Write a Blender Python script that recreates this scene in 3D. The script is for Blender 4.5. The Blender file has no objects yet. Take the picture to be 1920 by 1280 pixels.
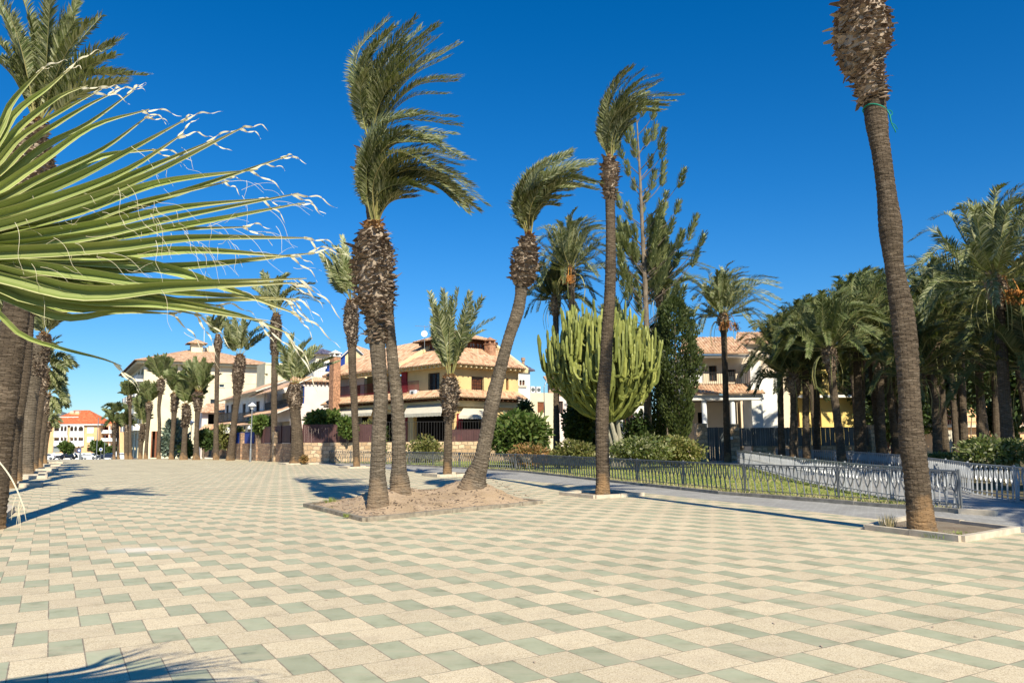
import bpy, bmesh, math, random
import numpy as np
from math import sin, cos, radians, pi, atan2, sqrt, hypot
from mathutils import Matrix, Vector

# ------------------------------------------------------------------ camera, sky, sun
scene = bpy.context.scene
F, PT, RL, YAW, H = 1459.4, .124, -.008, .532, 1.655
_f = np.array([0, cos(PT), sin(PT)]); _u = np.array([0, -sin(PT), cos(PT)]); _r = np.array([1., 0, 0])
CR = _r*cos(RL)+_u*sin(RL); CU = -_r*sin(RL)+_u*cos(RL)
cam = bpy.data.objects.new('camera', bpy.data.cameras.new('camera'))
scene.collection.objects.link(cam)
cam.data.sensor_width = 36; cam.data.lens = F/1920*36
cam.data.clip_start = .05; cam.data.clip_end = 6000
cam.matrix_world = Matrix(((CR[0], CU[0], -_f[0], 0), (CR[1], CU[1], -_f[1], 0), (CR[2], CU[2], -_f[2], H), (0, 0, 0, 1)))
scene.camera = cam
SUN_AZ, SUN_EL = radians(-70), radians(39)        # direction towards the sun in the x/y plane
world = bpy.data.worlds.new('World'); scene.world = world; world.use_nodes = True
wn = world.node_tree.nodes; wl = world.node_tree.links
sky = wn.new('ShaderNodeTexSky'); sky.sky_type = 'NISHITA'; sky.sun_disc = False
sky.sun_elevation = SUN_EL; sky.sun_rotation = pi/2-SUN_AZ
sky.altitude = 0; sky.air_density = 1.05; sky.dust_density = .1; sky.ozone_density = 4.
hsv = wn.new('ShaderNodeHueSaturation'); hsv.inputs['Saturation'].default_value = 1.2; hsv.inputs['Value'].default_value = 1.0
wtc = wn.new('ShaderNodeTexCoord'); wsx = wn.new('ShaderNodeSeparateXYZ'); wl.new(wtc.outputs['Generated'], wsx.inputs[0])
wr = wn.new('ShaderNodeValToRGB'); wl.new(wsx.outputs[2], wr.inputs[0]); we = wr.color_ramp.elements; we[0].position = 0.; we[0].color = (.72, .91, 1.12, 1); we[1].position = .3; we[1].color = (.68, .91, 1.16, 1)
wm = wn.new('ShaderNodeMix'); wm.data_type = 'RGBA'; wm.blend_type = 'MULTIPLY'; wm.inputs[0].default_value = 1; wl.new(sky.outputs[0], wm.inputs[6]); wl.new(wr.outputs[0], wm.inputs[7])
wl.new(wm.outputs[2], hsv.inputs['Color']); wl.new(hsv.outputs[0], wn['Background'].inputs['Color'])
wn['Background'].inputs['Strength'].default_value = .079
sd = bpy.data.lights.new('sun', 'SUN'); sd.energy = 5.0; sd.angle = radians(.53); sd.color = (1, .925, .745)
so = bpy.data.objects.new('sun', sd); scene.collection.objects.link(so)
SV = Vector((cos(SUN_AZ)*cos(SUN_EL), sin(SUN_AZ)*cos(SUN_EL), sin(SUN_EL)))
so.rotation_euler = SV.to_track_quat('Z', 'Y').to_euler(); so.location = (20, -40, 40)
vs = scene.view_settings; vs.view_transform = 'Standard'; vs.look = 'None'; vs.exposure = .5; vs.gamma = 1
scene.render.engine = 'CYCLES'
scene.cycles.max_bounces = 6; scene.cycles.diffuse_bounces = 2; scene.cycles.transparent_max_bounces = 8

# ------------------------------------------------------------------ picture point -> place in the world
def gz(Y): return 0. if Y < 74 else -(min(Y, 262)-74)*.0215
def ray(x, y): return _f + CR*(x-960)/F - CU*(y-640)/F
def gp(x, y, z=0.):
    d = ray(x, y); t = (z-H)/d[2]; return np.array([d[0]*t, d[1]*t, z])
def at(x, y, Y):
    d = ray(x, y); t = Y/d[1]; return np.array([d[0]*t, Y, d[2]*t+H])
AX = np.array([-sin(YAW), cos(YAW), 0.]); PX = np.array([cos(YAW), sin(YAW), 0.])   # along / across the promenade
UP = np.array([0, 0, 1.])

# ------------------------------------------------------------------ objects
COL = scene.collection; ORG = {}
def tag(o, label=None, cat=None, group=None, kind=None):
    if label: o['label'] = label
    if cat: o['category'] = cat
    if group: o['group'] = group
    if kind: o['kind'] = kind
    return o
def thing(name, label, cat, loc=(0, 0, 0), group=None):
    o = bpy.data.objects.new(name, None); COL.objects.link(o); o.location = tuple(float(c) for c in loc)
    o.empty_display_size = .2; ORG[o.name] = np.array(loc, float); return tag(o, label, cat, group)
class MB:
    def __init__(s): s.v = []; s.f = []; s.m = []; s.uv = {}
    def add(s, vs, fs, mi=0, uvs=None):
        b = len(s.v); s.v.extend([tuple(map(float, v)) for v in vs])
        for k, f in enumerate(fs):
            if uvs is not None: s.uv[len(s.f)] = uvs[k]
            s.f.append(tuple(b+i for i in f)); s.m.append(mi)
        return b
    def quad(s, a, b, c, d, mi=0, uv=None): s.add([a, b, c, d], [(0, 1, 2, 3)], mi, [uv] if uv else None)
    def obox(s, c, ax, ay, az, mi=0):      # centre and three half-axis vectors
        c, ax, ay, az = [np.array(q, float) for q in (c, ax, ay, az)]
        V = [c+i*ax+j*ay+k*az for i in (-1, 1) for j in (-1, 1) for k in (-1, 1)]
        s.add(V, [(0, 1, 3, 2), (4, 6, 7, 5), (0, 4, 5, 1), (2, 3, 7, 6), (0, 2, 6, 4), (1, 5, 7, 3)], mi)
    def box(s, x0, x1, y0, y1, z0, z1, mi=0):
        s.obox(((x0+x1)/2, (y0+y1)/2, (z0+z1)/2), ((x1-x0)/2, 0, 0), (0, (y1-y0)/2, 0), (0, 0, (z1-z0)/2), mi)
    def bar(s, a, b, w, h, up=UP, mi=0):
        a = np.array(a, float); b = np.array(b, float); t = b-a; L = np.linalg.norm(t); t = t/L
        sd = np.cross(t, up); n = np.linalg.norm(sd)
        sd = sd/n if n > 1e-6 else np.array([1., 0, 0]); u = np.cross(sd, t)
        s.obox((a+b)/2, t*L/2, sd*w/2, u*h/2, mi)
    def tube(s, P, R, n=8, mi=0, cap=True, rough=0., rng=None, v0=0.):
        P = np.array(P, float); R = np.full(len(P), R) if np.isscalar(R) else np.array(R, float)
        T = np.gradient(P, axis=0); T /= np.linalg.norm(T, axis=1)[:, None]+1e-9
        ref = np.array([0., 1, 0]) if abs(T[0][1]) < .9 else np.array([1., 0, 0])
        V = []; L = v0; Ls = []
        for k in range(len(P)):
            if k: L += np.linalg.norm(P[k]-P[k-1])
            Ls.append(L)
            a = np.cross(T[k], ref); a /= np.linalg.norm(a); b = np.cross(a, T[k]); b /= np.linalg.norm(b)
            ref = b
            for i in range(n):
                th = 2*pi*i/n; r = R[k]*(1+(rng.uniform(-rough, rough) if rough else 0))
                V.append(P[k]+r*(cos(th)*a+sin(th)*b))
        fs = []; uv = []
        for k in range(len(P)-1):
            for i in range(n):
                j = (i+1) % n
                fs.append((k*n+i, k*n+j, (k+1)*n+j, (k+1)*n+i))
                u0 = i/n; u1 = (i+1)/n
                uv.append([(u0, Ls[k]), (u1, Ls[k]), (u1, Ls[k+1]), (u0, Ls[k+1])])
        if cap:
            fs.append(tuple(range(n))[::-1]); uv.append([(.5, Ls[0])]*n)
            fs.append(tuple((len(P)-1)*n+i for i in range(n))); uv.append([(.5, Ls[-1])]*n)
        s.add(V, fs, mi, uv)
    def build(s, name, mats, parent=None, smooth=False, loc=None):
        me = bpy.data.meshes.new(name)
        o0 = ORG[parent.name] if parent is not None else (np.array(loc, float) if loc is not None else np.zeros(3))
        V = np.array(s.v, float).reshape(-1, 3)-o0
        me.from_pydata(V.tolist(), [], s.f)
        if not isinstance(mats, (list, tuple)): mats = [mats]
        for m in mats: me.materials.append(m)
        if len(mats) > 1: me.polygons.foreach_set('material_index', s.m)
        if s.uv:
            uvl = me.uv_layers.new(name='UVMap').data
            flat = []
            for k, f in enumerate(s.f):
                q = s.uv.get(k)
                for j in range(len(f)): flat.extend(q[j] if q else (0., 0.))
            uvl.foreach_set('uv', flat)
        if smooth: me.polygons.foreach_set('use_smooth', [True]*len(s.f))
        me.update()
        o = bpy.data.objects.new(name, me); COL.objects.link(o)
        if parent is not None: o.parent = parent
        else: o.location = tuple(float(c) for c in o0)
        ORG[o.name] = o0
        return o
def copy_tree(o, loc, rz=0., sc=1., label=None, parent=None):
    c = o.copy(); COL.objects.link(c)
    if parent is None:
        c.location = tuple(float(q) for q in loc); c.rotation_euler = (0, 0, rz); c.scale = (sc, sc, sc)
        if label: c['label'] = label
    else: c.parent = parent
    for ch in list(o.children): copy_tree(ch, None, parent=c)
    return c

# ------------------------------------------------------------------ materials
def newmat(name):
    m = bpy.data.materials.new(name); m.use_nodes = True
    return m, m.node_tree.nodes, m.node_tree.links, m.node_tree.nodes['Principled BSDF']
def col(c): return (c[0], c[1], c[2], 1)
def N(nodes, t, **kw):
    n = nodes.new(t)
    for k, v in kw.items():
        if k in n.inputs: n.inputs[k].default_value = v
        else: setattr(n, k, v)
    return n
def math_(nd, lk, op, a, b=None, c=None):
    n = nd.new('ShaderNodeMath'); n.operation = op
    for i, q in enumerate((a, b, c)):
        if q is None: continue
        if isinstance(q, (int, float)): n.inputs[i].default_value = q
        else: lk.new(q, n.inputs[i])
    return n.outputs[0]
def mixc(nd, lk, fac, a, b, mode='MIX'):
    n = nd.new('ShaderNodeMix'); n.data_type = 'RGBA'; n.blend_type = mode
    for i, q in ((0, fac), (6, a), (7, b)):
        if isinstance(q, (int, float)): n.inputs[i].default_value = q
        elif isinstance(q, tuple): n.inputs[i].default_value = col(q)
        else: lk.new(q, n.inputs[i])
    return n.outputs[2]
def ramp(nd, lk, fac, stops):
    n = nd.new('ShaderNodeValToRGB'); e = n.color_ramp.elements
    while len(e) < len(stops): e.new(.5)
    for k, (p, c) in enumerate(stops):
        e[k].position = p; e[k].color = col(c) if isinstance(c, tuple) else (c, c, c, 1)
    lk.new(fac, n.inputs[0]); return n.outputs[0]
def plain(name, c, rough=.8, var=.15, scale=3., bump=.15, spec=.3, metal=0., c2=None, fine=60.):
    m, nd, lk, b = newmat(name)
    tc = nd.new('ShaderNodeTexCoord')
    n1 = N(nd, 'ShaderNodeTexNoise', Scale=scale, Detail=8.); lk.new(tc.outputs['Object'], n1.inputs['Vector'])
    n2 = N(nd, 'ShaderNodeTexNoise', Scale=fine, Detail=3.); lk.new(tc.outputs['Object'], n2.inputs['Vector'])
    c2 = c2 or tuple(q*(1-2.2*var) for q in c)
    f = ramp(nd, lk, n1.outputs[0], [(.35, 0.), (.65, 1.)])
    o = mixc(nd, lk, f, c2, c)
    f2 = math_(nd, lk, 'MULTIPLY_ADD', n2.outputs[0], var, 1-var/2)
    o = mixc(nd, lk, 1., o, f2, 'MULTIPLY')
    lk.new(o, b.inputs['Base Color']); b.inputs['Roughness'].default_value = rough
    b.inputs['Specular IOR Level'].default_value = spec; b.inputs['Metallic'].default_value = metal
    if bump:
        bp = N(nd, 'ShaderNodeBump', Strength=bump, Distance=.02); lk.new(n2.outputs[0], bp.inputs['Height']); lk.new(bp.outputs[0], b.inputs['Normal'])
    return m
def leafmat(name, cs, rough=.5, trans=.25, tcol=(.25, .3, .05), spec=.35):
    m, nd, lk, b = newmat(name)
    g = nd.new('ShaderNodeNewGeometry')
    st = [(k/(len(cs)-1), c) for k, c in enumerate(cs)]
    r = ramp(nd, lk, g.outputs['Random Per Island'], st)
    oi = nd.new('ShaderNodeObjectInfo')
    mul = math_(nd, lk, 'MULTIPLY_ADD', oi.outputs['Random'], .3, .85)
    r2 = mixc(nd, lk, 1., r, mul, 'MULTIPLY')
    lk.new(r2, b.inputs['Base Color']); b.inputs['Roughness'].default_value = rough; b.inputs['Specular IOR Level'].default_value = spec
    t = nd.new('ShaderNodeBsdfTranslucent'); t.inputs[0].default_value = col(tcol)
    mx = nd.new('ShaderNodeMixShader'); mx.inputs[0].default_value = trans
    lk.new(b.outputs[0], mx.inputs[1]); lk.new(t.outputs[0], mx.inputs[2])
    lk.new(mx.outputs[0], nd['Material Output'].inputs['Surface'])
    return m
def tilemat():
    m, nd, lk, b = newmat('terrazzo_slabs')
    tc = nd.new('ShaderNodeTexCoord'); sx = nd.new('ShaderNodeSeparateXYZ'); lk.new(tc.outputs['Object'], sx.inputs[0])
    X, Y = sx.outputs[0], sx.outputs[1]
    M = lambda op, a, b_=None, c=None: math_(nd, lk, op, a, b_, c)
    x = M('SUBTRACT', X, -3.989); y = M('SUBTRACT', Y, 8.396); c, s = cos(.532), sin(.532)
    i = M('ADD', M('MULTIPLY', x, c/.25), M('MULTIPLY', y, s/.25))
    j = M('SUBTRACT', M('MULTIPLY', x, s/.5), M('MULTIPLY', y, c/.5))
    fj = M('FLOOR', j); w = M('SUBTRACT', i, fj); q = M('FLOOR', M('DIVIDE', w, 3)); mm = M('SUBTRACT', w, M('MULTIPLY', q, 3))
    green = M('LESS_THAN', mm, 1.)
    # distance to the nearest joint in metres
    dj = M('MULTIPLY', M('MINIMUM', M('FRACT', j), M('SUBTRACT', 1, M('FRACT', j))), .5)
    d0 = M('MINIMUM', mm, M('SUBTRACT', 3, mm)); d1 = M('ABSOLUTE', M('SUBTRACT', mm, 1))
    di = M('MULTIPLY', M('MINIMUM', d0, d1), .25)
    dist = M('MINIMUM', dj, di)
    wob = N(nd, 'ShaderNodeTexNoise', Scale=9.); lk.new(tc.outputs['Object'], wob.inputs['Vector'])
    gr = M('LESS_THAN', dist, M('MULTIPLY_ADD', wob.outputs[0], .0135, -.0022))
    cb = nd.new('ShaderNodeCombineXYZ'); lk.new(q, cb.inputs[0]); lk.new(fj, cb.inputs[1]); lk.new(green, cb.inputs[2])
    wnz = nd.new('ShaderNodeTexWhiteNoise'); lk.new(cb.outputs[0], wnz.inputs['Vector'])
    sp = N(nd, 'ShaderNodeTexVoronoi', Scale=75.); lk.new(tc.outputs['Object'], sp.inputs['Vector'])
    sp2 = N(nd, 'ShaderNodeTexNoise', Scale=110., Detail=2.); lk.new(tc.outputs['Object'], sp2.inputs['Vector'])
    big = N(nd, 'ShaderNodeTexNoise', Scale=.35, Detail=6.); lk.new(tc.outputs['Object'], big.inputs['Vector'])
    med = N(nd, 'ShaderNodeTexNoise', Scale=3.2, Detail=7., Roughness=.65); lk.new(tc.outputs['Object'], med.inputs['Vector'])
    beige = ramp(nd, lk, sp2.outputs[0], [(.3, (.36, .262, .16)), (.45, (.625, .51, .335)), (.6, (.71, .598, .415)), (.75, (.77, .695, .54))])
    gcol = mixc(nd, lk, ramp(nd, lk, med.outputs[0], [(.3, 0.), (.7, 1.)]), (.36, .365, .235), (.45, .45, .305))
    o = mixc(nd, lk, green, beige, gcol)
    tint = M('MULTIPLY_ADD', wnz.outputs[0], .17, .89); o = mixc(nd, lk, 1., o, tint, 'MULTIPLY')
    st = ramp(nd, lk, med.outputs[0], [(.25, .74), (.46, 1.), (1., 1.05)]); o = mixc(nd, lk, 1., o, st, 'MULTIPLY')
    smp = nd.new('ShaderNodeMapping'); smp.inputs['Rotation'].default_value = (0, 0, -.53); smp.inputs['Scale'].default_value = (.5, 3.2, 1); lk.new(tc.outputs['Object'], smp.inputs[0])
    stn = N(nd, 'ShaderNodeTexNoise', Scale=1., Detail=9., Roughness=.75, Distortion=.6); lk.new(smp.outputs[0], stn.inputs['Vector'])
    o = mixc(nd, lk, ramp(nd, lk, stn.outputs[0], [(.50, 0.), (.66, .42)]), o, (.57, .46, .33))
    o = mixc(nd, lk, ramp(nd, lk, stn.outputs[0], [(.28, .3), (.40, 0.)]), o, (.83, .75, .61))
    bg = ramp(nd, lk, big.outputs[0], [(.3, .93), (.7, 1.05)]); o = mixc(nd, lk, 1., o, bg, 'MULTIPLY')
    # rare dark stains
    sv = N(nd, 'ShaderNodeTexNoise', Scale=1.3, Detail=3.); lk.new(tc.outputs['Object'], sv.inputs['Vector'])
    o = mixc(nd, lk, ramp(nd, lk, sv.outputs[0], [(.68, 0.), (.76, .35)]), o, (.36, .27, .18))
    # pale lime spill
    sx2 = M('DIVIDE', M('SUBTRACT', X, SPILL[0]), 1.1); sy2 = M('DIVIDE', M('SUBTRACT', Y, SPILL[1]), .55)
    rr = M('SQRT', M('ADD', M('MULTIPLY', sx2, sx2), M('MULTIPLY', sy2, sy2)))
    ss = M('ADD', rr, M('MULTIPLY_ADD', med.outputs[0], 1.6, -.8))
    o = mixc(nd, lk, ramp(nd, lk, ss, [(.15, .5), (.75, 0.)]), o, (.80, .76, .70))
    grc = mixc(nd, lk, med.outputs[0], (.12, .095, .065), (.42, .35, .26))
    o = mixc(nd, lk, gr, o, grc)
    lk.new(o, b.inputs['Base Color']); b.inputs['Specular IOR Level'].default_value = .25
    lk.new(M('MULTIPLY_ADD', green, -.2, .85), b.inputs['Roughness'])
    h = M('ADD', M('MULTIPLY', sp2.outputs[0], M('MULTIPLY_ADD', green, -.9, 1.)), M('MULTIPLY', gr, -1.2))
    bp = N(nd, 'ShaderNodeBump', Strength=.35, Distance=.004); lk.new(h, bp.inputs['Height']); lk.new(bp.outputs[0], b.inputs['Normal'])
    return m
SPILL = gp(275, 1031)
def pavemat():
    m, nd, lk, b = newmat('grey_ribbed_paving')
    tc = nd.new('ShaderNodeTexCoord'); mp = nd.new('ShaderNodeMapping'); lk.new(tc.outputs['Object'], mp.inputs[0]); mp.inputs['Rotation'].default_value = (0, 0, -.35)
    br = N(nd, 'ShaderNodeTexBrick', Scale=1.); br.offset = 0.; lk.new(mp.outputs[0], br.inputs['Vector'])
    br.inputs['Brick Width'].default_value = .2; br.inputs['Row Height'].default_value = .2; br.inputs['Mortar Size'].default_value = .016
    br.inputs['Color1'].default_value = (.385, .365, .335, 1); br.inputs['Color2'].default_value = (.46, .44, .405, 1); br.inputs['Mortar'].default_value = (.19, .18, .165, 1)
    vo = N(nd, 'ShaderNodeTexNoise', Scale=1.2, Detail=7.); lk.new(tc.outputs['Object'], vo.inputs['Vector'])
    o = mixc(nd, lk, 1., br.outputs[0], ramp(nd, lk, vo.outputs[0], [(.3, .84), (.7, 1.08)]), 'MULTIPLY')
    lk.new(o, b.inputs['Base Color']); b.inputs['Roughness'].default_value = .7; b.inputs['Specular IOR Level'].default_value = .3
    bp = N(nd, 'ShaderNodeBump', Strength=.5, Distance=.01); bp.invert = True; lk.new(br.outputs['Fac'], bp.inputs['Height']); lk.new(bp.outputs[0], b.inputs['Normal'])
    return m
def barkmat(name, c1, c2, c3, base=(.36, .22, .11), rows=.042, baseh=.6, ncirc=8):
    m, nd, lk, b = newmat(name)
    uv = nd.new('ShaderNodeUVMap'); sx = nd.new('ShaderNodeSeparateXYZ'); lk.new(uv.outputs[0], sx.inputs[0])
    tc = nd.new('ShaderNodeTexCoord')
    n0 = N(nd, 'ShaderNodeTexNoise', Scale=2.2, Detail=6.); lk.new(tc.outputs['Object'], n0.inputs['Vector'])
    fm = nd.new('ShaderNodeMapping'); fm.inputs['Scale'].default_value = (5, 5, 30); lk.new(tc.outputs['Object'], fm.inputs[0])
    n1 = N(nd, 'ShaderNodeTexNoise', Scale=1., Detail=7., Roughness=.72); lk.new(fm.outputs[0], n1.inputs['Vector'])
    v2 = math_(nd, lk, 'MULTIPLY_ADD', n0.outputs[0], .3, math_(nd, lk, 'MULTIPLY_ADD', n1.outputs[0], .03, sx.outputs[1]))
    cb = nd.new('ShaderNodeCombineXYZ'); lk.new(math_(nd, lk, 'MULTIPLY', sx.outputs[0], ncirc), cb.inputs[0]); lk.new(math_(nd, lk, 'DIVIDE', v2, rows), cb.inputs[1])
    br = N(nd, 'ShaderNodeTexBrick', Scale=1.); lk.new(cb.outputs[0], br.inputs['Vector'])
    br.inputs['Brick Width'].default_value = 1.; br.inputs['Row Height'].default_value = 1.; br.inputs['Mortar Size'].default_value = .07; br.inputs['Mortar Smooth'].default_value = .8
    br.inputs['Color1'].default_value = col(c1); br.inputs['Color2'].default_value = col(c2); br.inputs['Mortar'].default_value = col(tuple(q*.72 for q in c1))
    o = mixc(nd, lk, 1., br.outputs[0], ramp(nd, lk, n1.outputs[0], [(.3, .45), (.5, 1.), (.7, 1.35)]), 'MULTIPLY'); o = mixc(nd, lk, ramp(nd, lk, n1.outputs[0], [(.56, 0.), (.72, .75)]), o, c3)
    o = mixc(nd, lk, 1., o, ramp(nd, lk, n0.outputs[0], [(.3, .72), (.7, 1.15)]), 'MULTIPLY')
    hb = math_(nd, lk, 'MULTIPLY_ADD', n0.outputs[0], 1.6, math_(nd, lk, 'SUBTRACT', sx.outputs[1], .8))
    o = mixc(nd, lk, ramp(nd, lk, math_(nd, lk, 'DIVIDE', hb, baseh), [(.45, .85), (.95, 0.)]), o, base)
    lk.new(o, b.inputs['Base Color']); b.inputs['Roughness'].default_value = .95; b.inputs['Specular IOR Level'].default_value = .15
    hh = math_(nd, lk, 'SUBTRACT', math_(nd, lk, 'MULTIPLY', n1.outputs[0], 2.2), math_(nd, lk, 'MULTIPLY', br.outputs['Fac'], .3))
    bp = N(nd, 'ShaderNodeBump', Strength=.8, Distance=.03); lk.new(hh, bp.inputs['Height']); lk.new(bp.outputs[0], b.inputs['Normal'])
    return m
def soilmat(name, c1, c2, litter=(.2, .12, .07), sc=14.):
    m, nd, lk, b = newmat(name)
    tc = nd.new('ShaderNodeTexCoord')
    n0 = N(nd, 'ShaderNodeTexNoise', Scale=1.4, Detail=8., Roughness=.6); lk.new(tc.outputs['Object'], n0.inputs['Vector'])
    n1 = N(nd, 'ShaderNodeTexNoise', Scale=sc*3, Detail=6., Roughness=.8); lk.new(tc.outputs['Object'], n1.inputs['Vector'])
    vo = N(nd, 'ShaderNodeTexVoronoi', Scale=sc); lk.new(tc.outputs['Object'], vo.inputs['Vector'])
    o = mixc(nd, lk, ramp(nd, lk, n0.outputs[0], [(.35, 0.), (.65, 1.)]), c1, c2)
    f = math_(nd, lk, 'MULTIPLY', ramp(nd, lk, vo.outputs['Distance'], [(.10, 1.), (.2, 0.)]), ramp(nd, lk, n0.outputs[0], [(.4, .2), (.6, 1.)]))
    o = mixc(nd, lk, f, o, litter)
    o = mixc(nd, lk, 1., o, ramp(nd, lk, n1.outputs[0], [(.3, .7), (.7, 1.2)]), 'MULTIPLY')
    lk.new(o, b.inputs['Base Color']); b.inputs['Roughness'].default_value = .95; b.inputs['Specular IOR Level'].default_value = .1
    bp = N(nd, 'ShaderNodeBump', Strength=.9, Distance=.03); lk.new(n1.outputs[0], bp.inputs['Height']); lk.new(bp.outputs[0], b.inputs['Normal'])
    return m
def stonemat(name, c1, c2, mortar, bw=.45, rh=.28, rnd=.35):
    m, nd, lk, b = newmat(name)
    uv = nd.new('ShaderNodeUVMap')
    n0 = N(nd, 'ShaderNodeTexNoise', Scale=2., Detail=3.); lk.new(uv.outputs[0], n0.inputs['Vector'])
    ad = nd.new('ShaderNodeVectorMath'); ad.operation = 'MULTIPLY_ADD'; lk.new(n0.outputs['Color'], ad.inputs[0]); ad.inputs[1].default_value = (rnd, rnd, 0); lk.new(uv.outputs[0], ad.inputs[2])
    br = N(nd, 'ShaderNodeTexBrick', Scale=1.); lk.new(ad.outputs[0], br.inputs['Vector'])
    br.inputs['Brick Width'].default_value = bw; br.inputs['Row Height'].default_value = rh; br.inputs['Mortar Size'].default_value = .03 if rh > .1 else .01
    br.inputs['Color1'].default_value = col(c1); br.inputs['Color2'].default_value = col(c2); br.inputs['Mortar'].default_value = col(mortar); br.inputs['Mortar Smooth'].default_value = .3
    n1 = N(nd, 'ShaderNodeTexNoise', Scale=18., Detail=6.); lk.new(uv.outputs[0], n1.inputs['Vector'])
    o = mixc(nd, lk, 1., br.outputs[0], ramp(nd, lk, n1.outputs[0], [(.3, .72), (.7, 1.15)]), 'MULTIPLY')
    lk.new(o, b.inputs['Base Color']); b.inputs['Roughness'].default_value = .9
    hh = math_(nd, lk, 'SUBTRACT', n1.outputs[0], math_(nd, lk, 'MULTIPLY', br.outputs['Fac'], 1.2))
    bp = N(nd, 'ShaderNodeBump', Strength=.8, Distance=.03); lk.new(hh, bp.inputs['Height']); lk.new(bp.outputs[0], b.inputs['Normal'])
    return m
def rooftile(name, cs):
    m, nd, lk, b = newmat(name)
    uv = nd.new('ShaderNodeUVMap'); fl = nd.new('ShaderNodeVectorMath'); fl.operation = 'FLOOR'; lk.new(uv.outputs[0], fl.inputs[0])
    w = nd.new('ShaderNodeTexWhiteNoise'); lk.new(fl.outputs[0], w.inputs['Vector'])
    sx = nd.new('ShaderNodeSeparateXYZ'); lk.new(uv.outputs[0], sx.inputs[0])
    o = ramp(nd, lk, w.outputs[0], [(k/(len(cs)-1), c) for k, c in enumerate(cs)])
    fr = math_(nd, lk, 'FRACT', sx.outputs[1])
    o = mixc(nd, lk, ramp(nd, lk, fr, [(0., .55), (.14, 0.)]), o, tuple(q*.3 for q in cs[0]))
    tc = nd.new('ShaderNodeTexCoord'); n1 = N(nd, 'ShaderNodeTexNoise', Scale=1.5, Detail=6.); lk.new(tc.outputs['Object'], n1.inputs['Vector'])
    o = mixc(nd, lk, 1., o, ramp(nd, lk, n1.outputs[0], [(.3, .8), (.7, 1.15)]), 'MULTIPLY')
    lk.new(o, b.inputs['Base Color']); b.inputs['Roughness'].default_value = .85
    bp = N(nd, 'ShaderNodeBump', Strength=.6, Distance=.04); lk.new(fr, bp.inputs['Height']); lk.new(bp.outputs[0], b.inputs['Normal'])
    return m
def glassmat(name, c=(.03, .04, .05)):
    m, nd, lk, b = newmat(name); b.inputs['Base Color'].default_value = col(c); b.inputs['Roughness'].default_value = .08; b.inputs['Specular IOR Level'].default_value = .8
    return m

MT = dict(
 tiles=tilemat(), pave=pavemat(),
 bark=barkmat('palm_bark', (.10, .075, .052), (.15, .112, .078), (.32, .265, .20)),
 bark_grey=barkmat('grey_palm_bark', (.135, .108, .078), (.20, .16, .118), (.37, .31, .24), base=(.30, .215, .14)),
 boot=leafmat('old_leaf_bases', [(.10, .07, .05), (.20, .145, .105), (.29, .22, .165), (.40, .32, .24), (.16, .11, .075), (.25, .185, .135)], rough=.9, trans=0., spec=.1),
 boot_orange=leafmat('fresh_leaf_bases', [(.35, .19, .07), (.26, .13, .06), (.42, .28, .13), (.2, .11, .06)], rough=.85, trans=0., spec=.15),
 rachis=leafmat('leaf_stalk', [(.30, .30, .10), (.34, .29, .12), (.22, .24, .09)], rough=.5, trans=0.),
 frond=leafmat('palm_leaflet', [(.06, .085, .022), (.12, .14, .045), (.22, .235, .10), (.40, .40, .23), (.09, .115, .032)], rough=.5, trans=.14, spec=.35),  # random tones, the lowest darkened to stand for shaded frond undersides
 frond_dark=leafmat('shade_toned_palm_leaflet', [(.04, .06, .02), (.065, .09, .03), (.11, .12, .045), (.19, .16, .06), (.05, .075, .025)], rough=.5, trans=.22, spec=.3),  # the grove's shade put into a darker leaflet palette
 frond_mid=leafmat('distant_palm_leaflet', [(.07, .10, .03), (.11, .14, .045), (.16, .18, .075), (.20, .21, .10), (.09, .12, .035)], rough=.55, trans=.15, spec=.25),
 dates=leafmat('date_fruit', [(.45, .16, .03), (.55, .24, .05), (.33, .12, .03)], rough=.5, trans=0.),
 kerb=plain('limestone_kerb', (.62, .53, .41), var=.12, scale=5), kerb_old=plain('weathered_kerb', (.34, .29, .22), var=.2, scale=6),
 kerb_grey=plain('concrete_kerb', (.33, .30, .25), var=.2, scale=4),
 soil=soilmat('dry_sandy_soil', (.60, .44, .30), (.46, .33, .21)), soil_grey=soilmat('planter_soil', (.38, .31, .23), (.26, .20, .14)),
 parksoil=soilmat('shade_toned_park_soil', (.20, .16, .10), (.13, .12, .06)),  # dark soil, its colour lowered further for the gloom under the palms
 base=plain('far_ground', (.33, .29, .23), var=.15, scale=.05, fine=2.), asphalt=plain('asphalt', (.06, .06, .062), var=.2, scale=.8),
 iron=plain('grey_painted_iron', (.16, .165, .17), rough=.4, var=.1, bump=.03, spec=.6), 
 iron_lit=plain('sunlit_toned_grey_iron', (.36, .37, .39), rough=.35, var=.08, bump=.03, spec=.6),  # same iron as the front railing, sunlit brightness put into a lighter colour
 iron_dark=plain('dark_iron', (.03, .028, .028), rough=.5, var=.1, bump=.05),
 rope=plain('green_rope', (.01, .25, .16), rough=.7, var=.1, bump=.1),
 dry=leafmat('dry_grass', [(.42, .34, .2), (.5, .42, .26), (.3, .26, .12)], trans=.2), 
)
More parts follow.
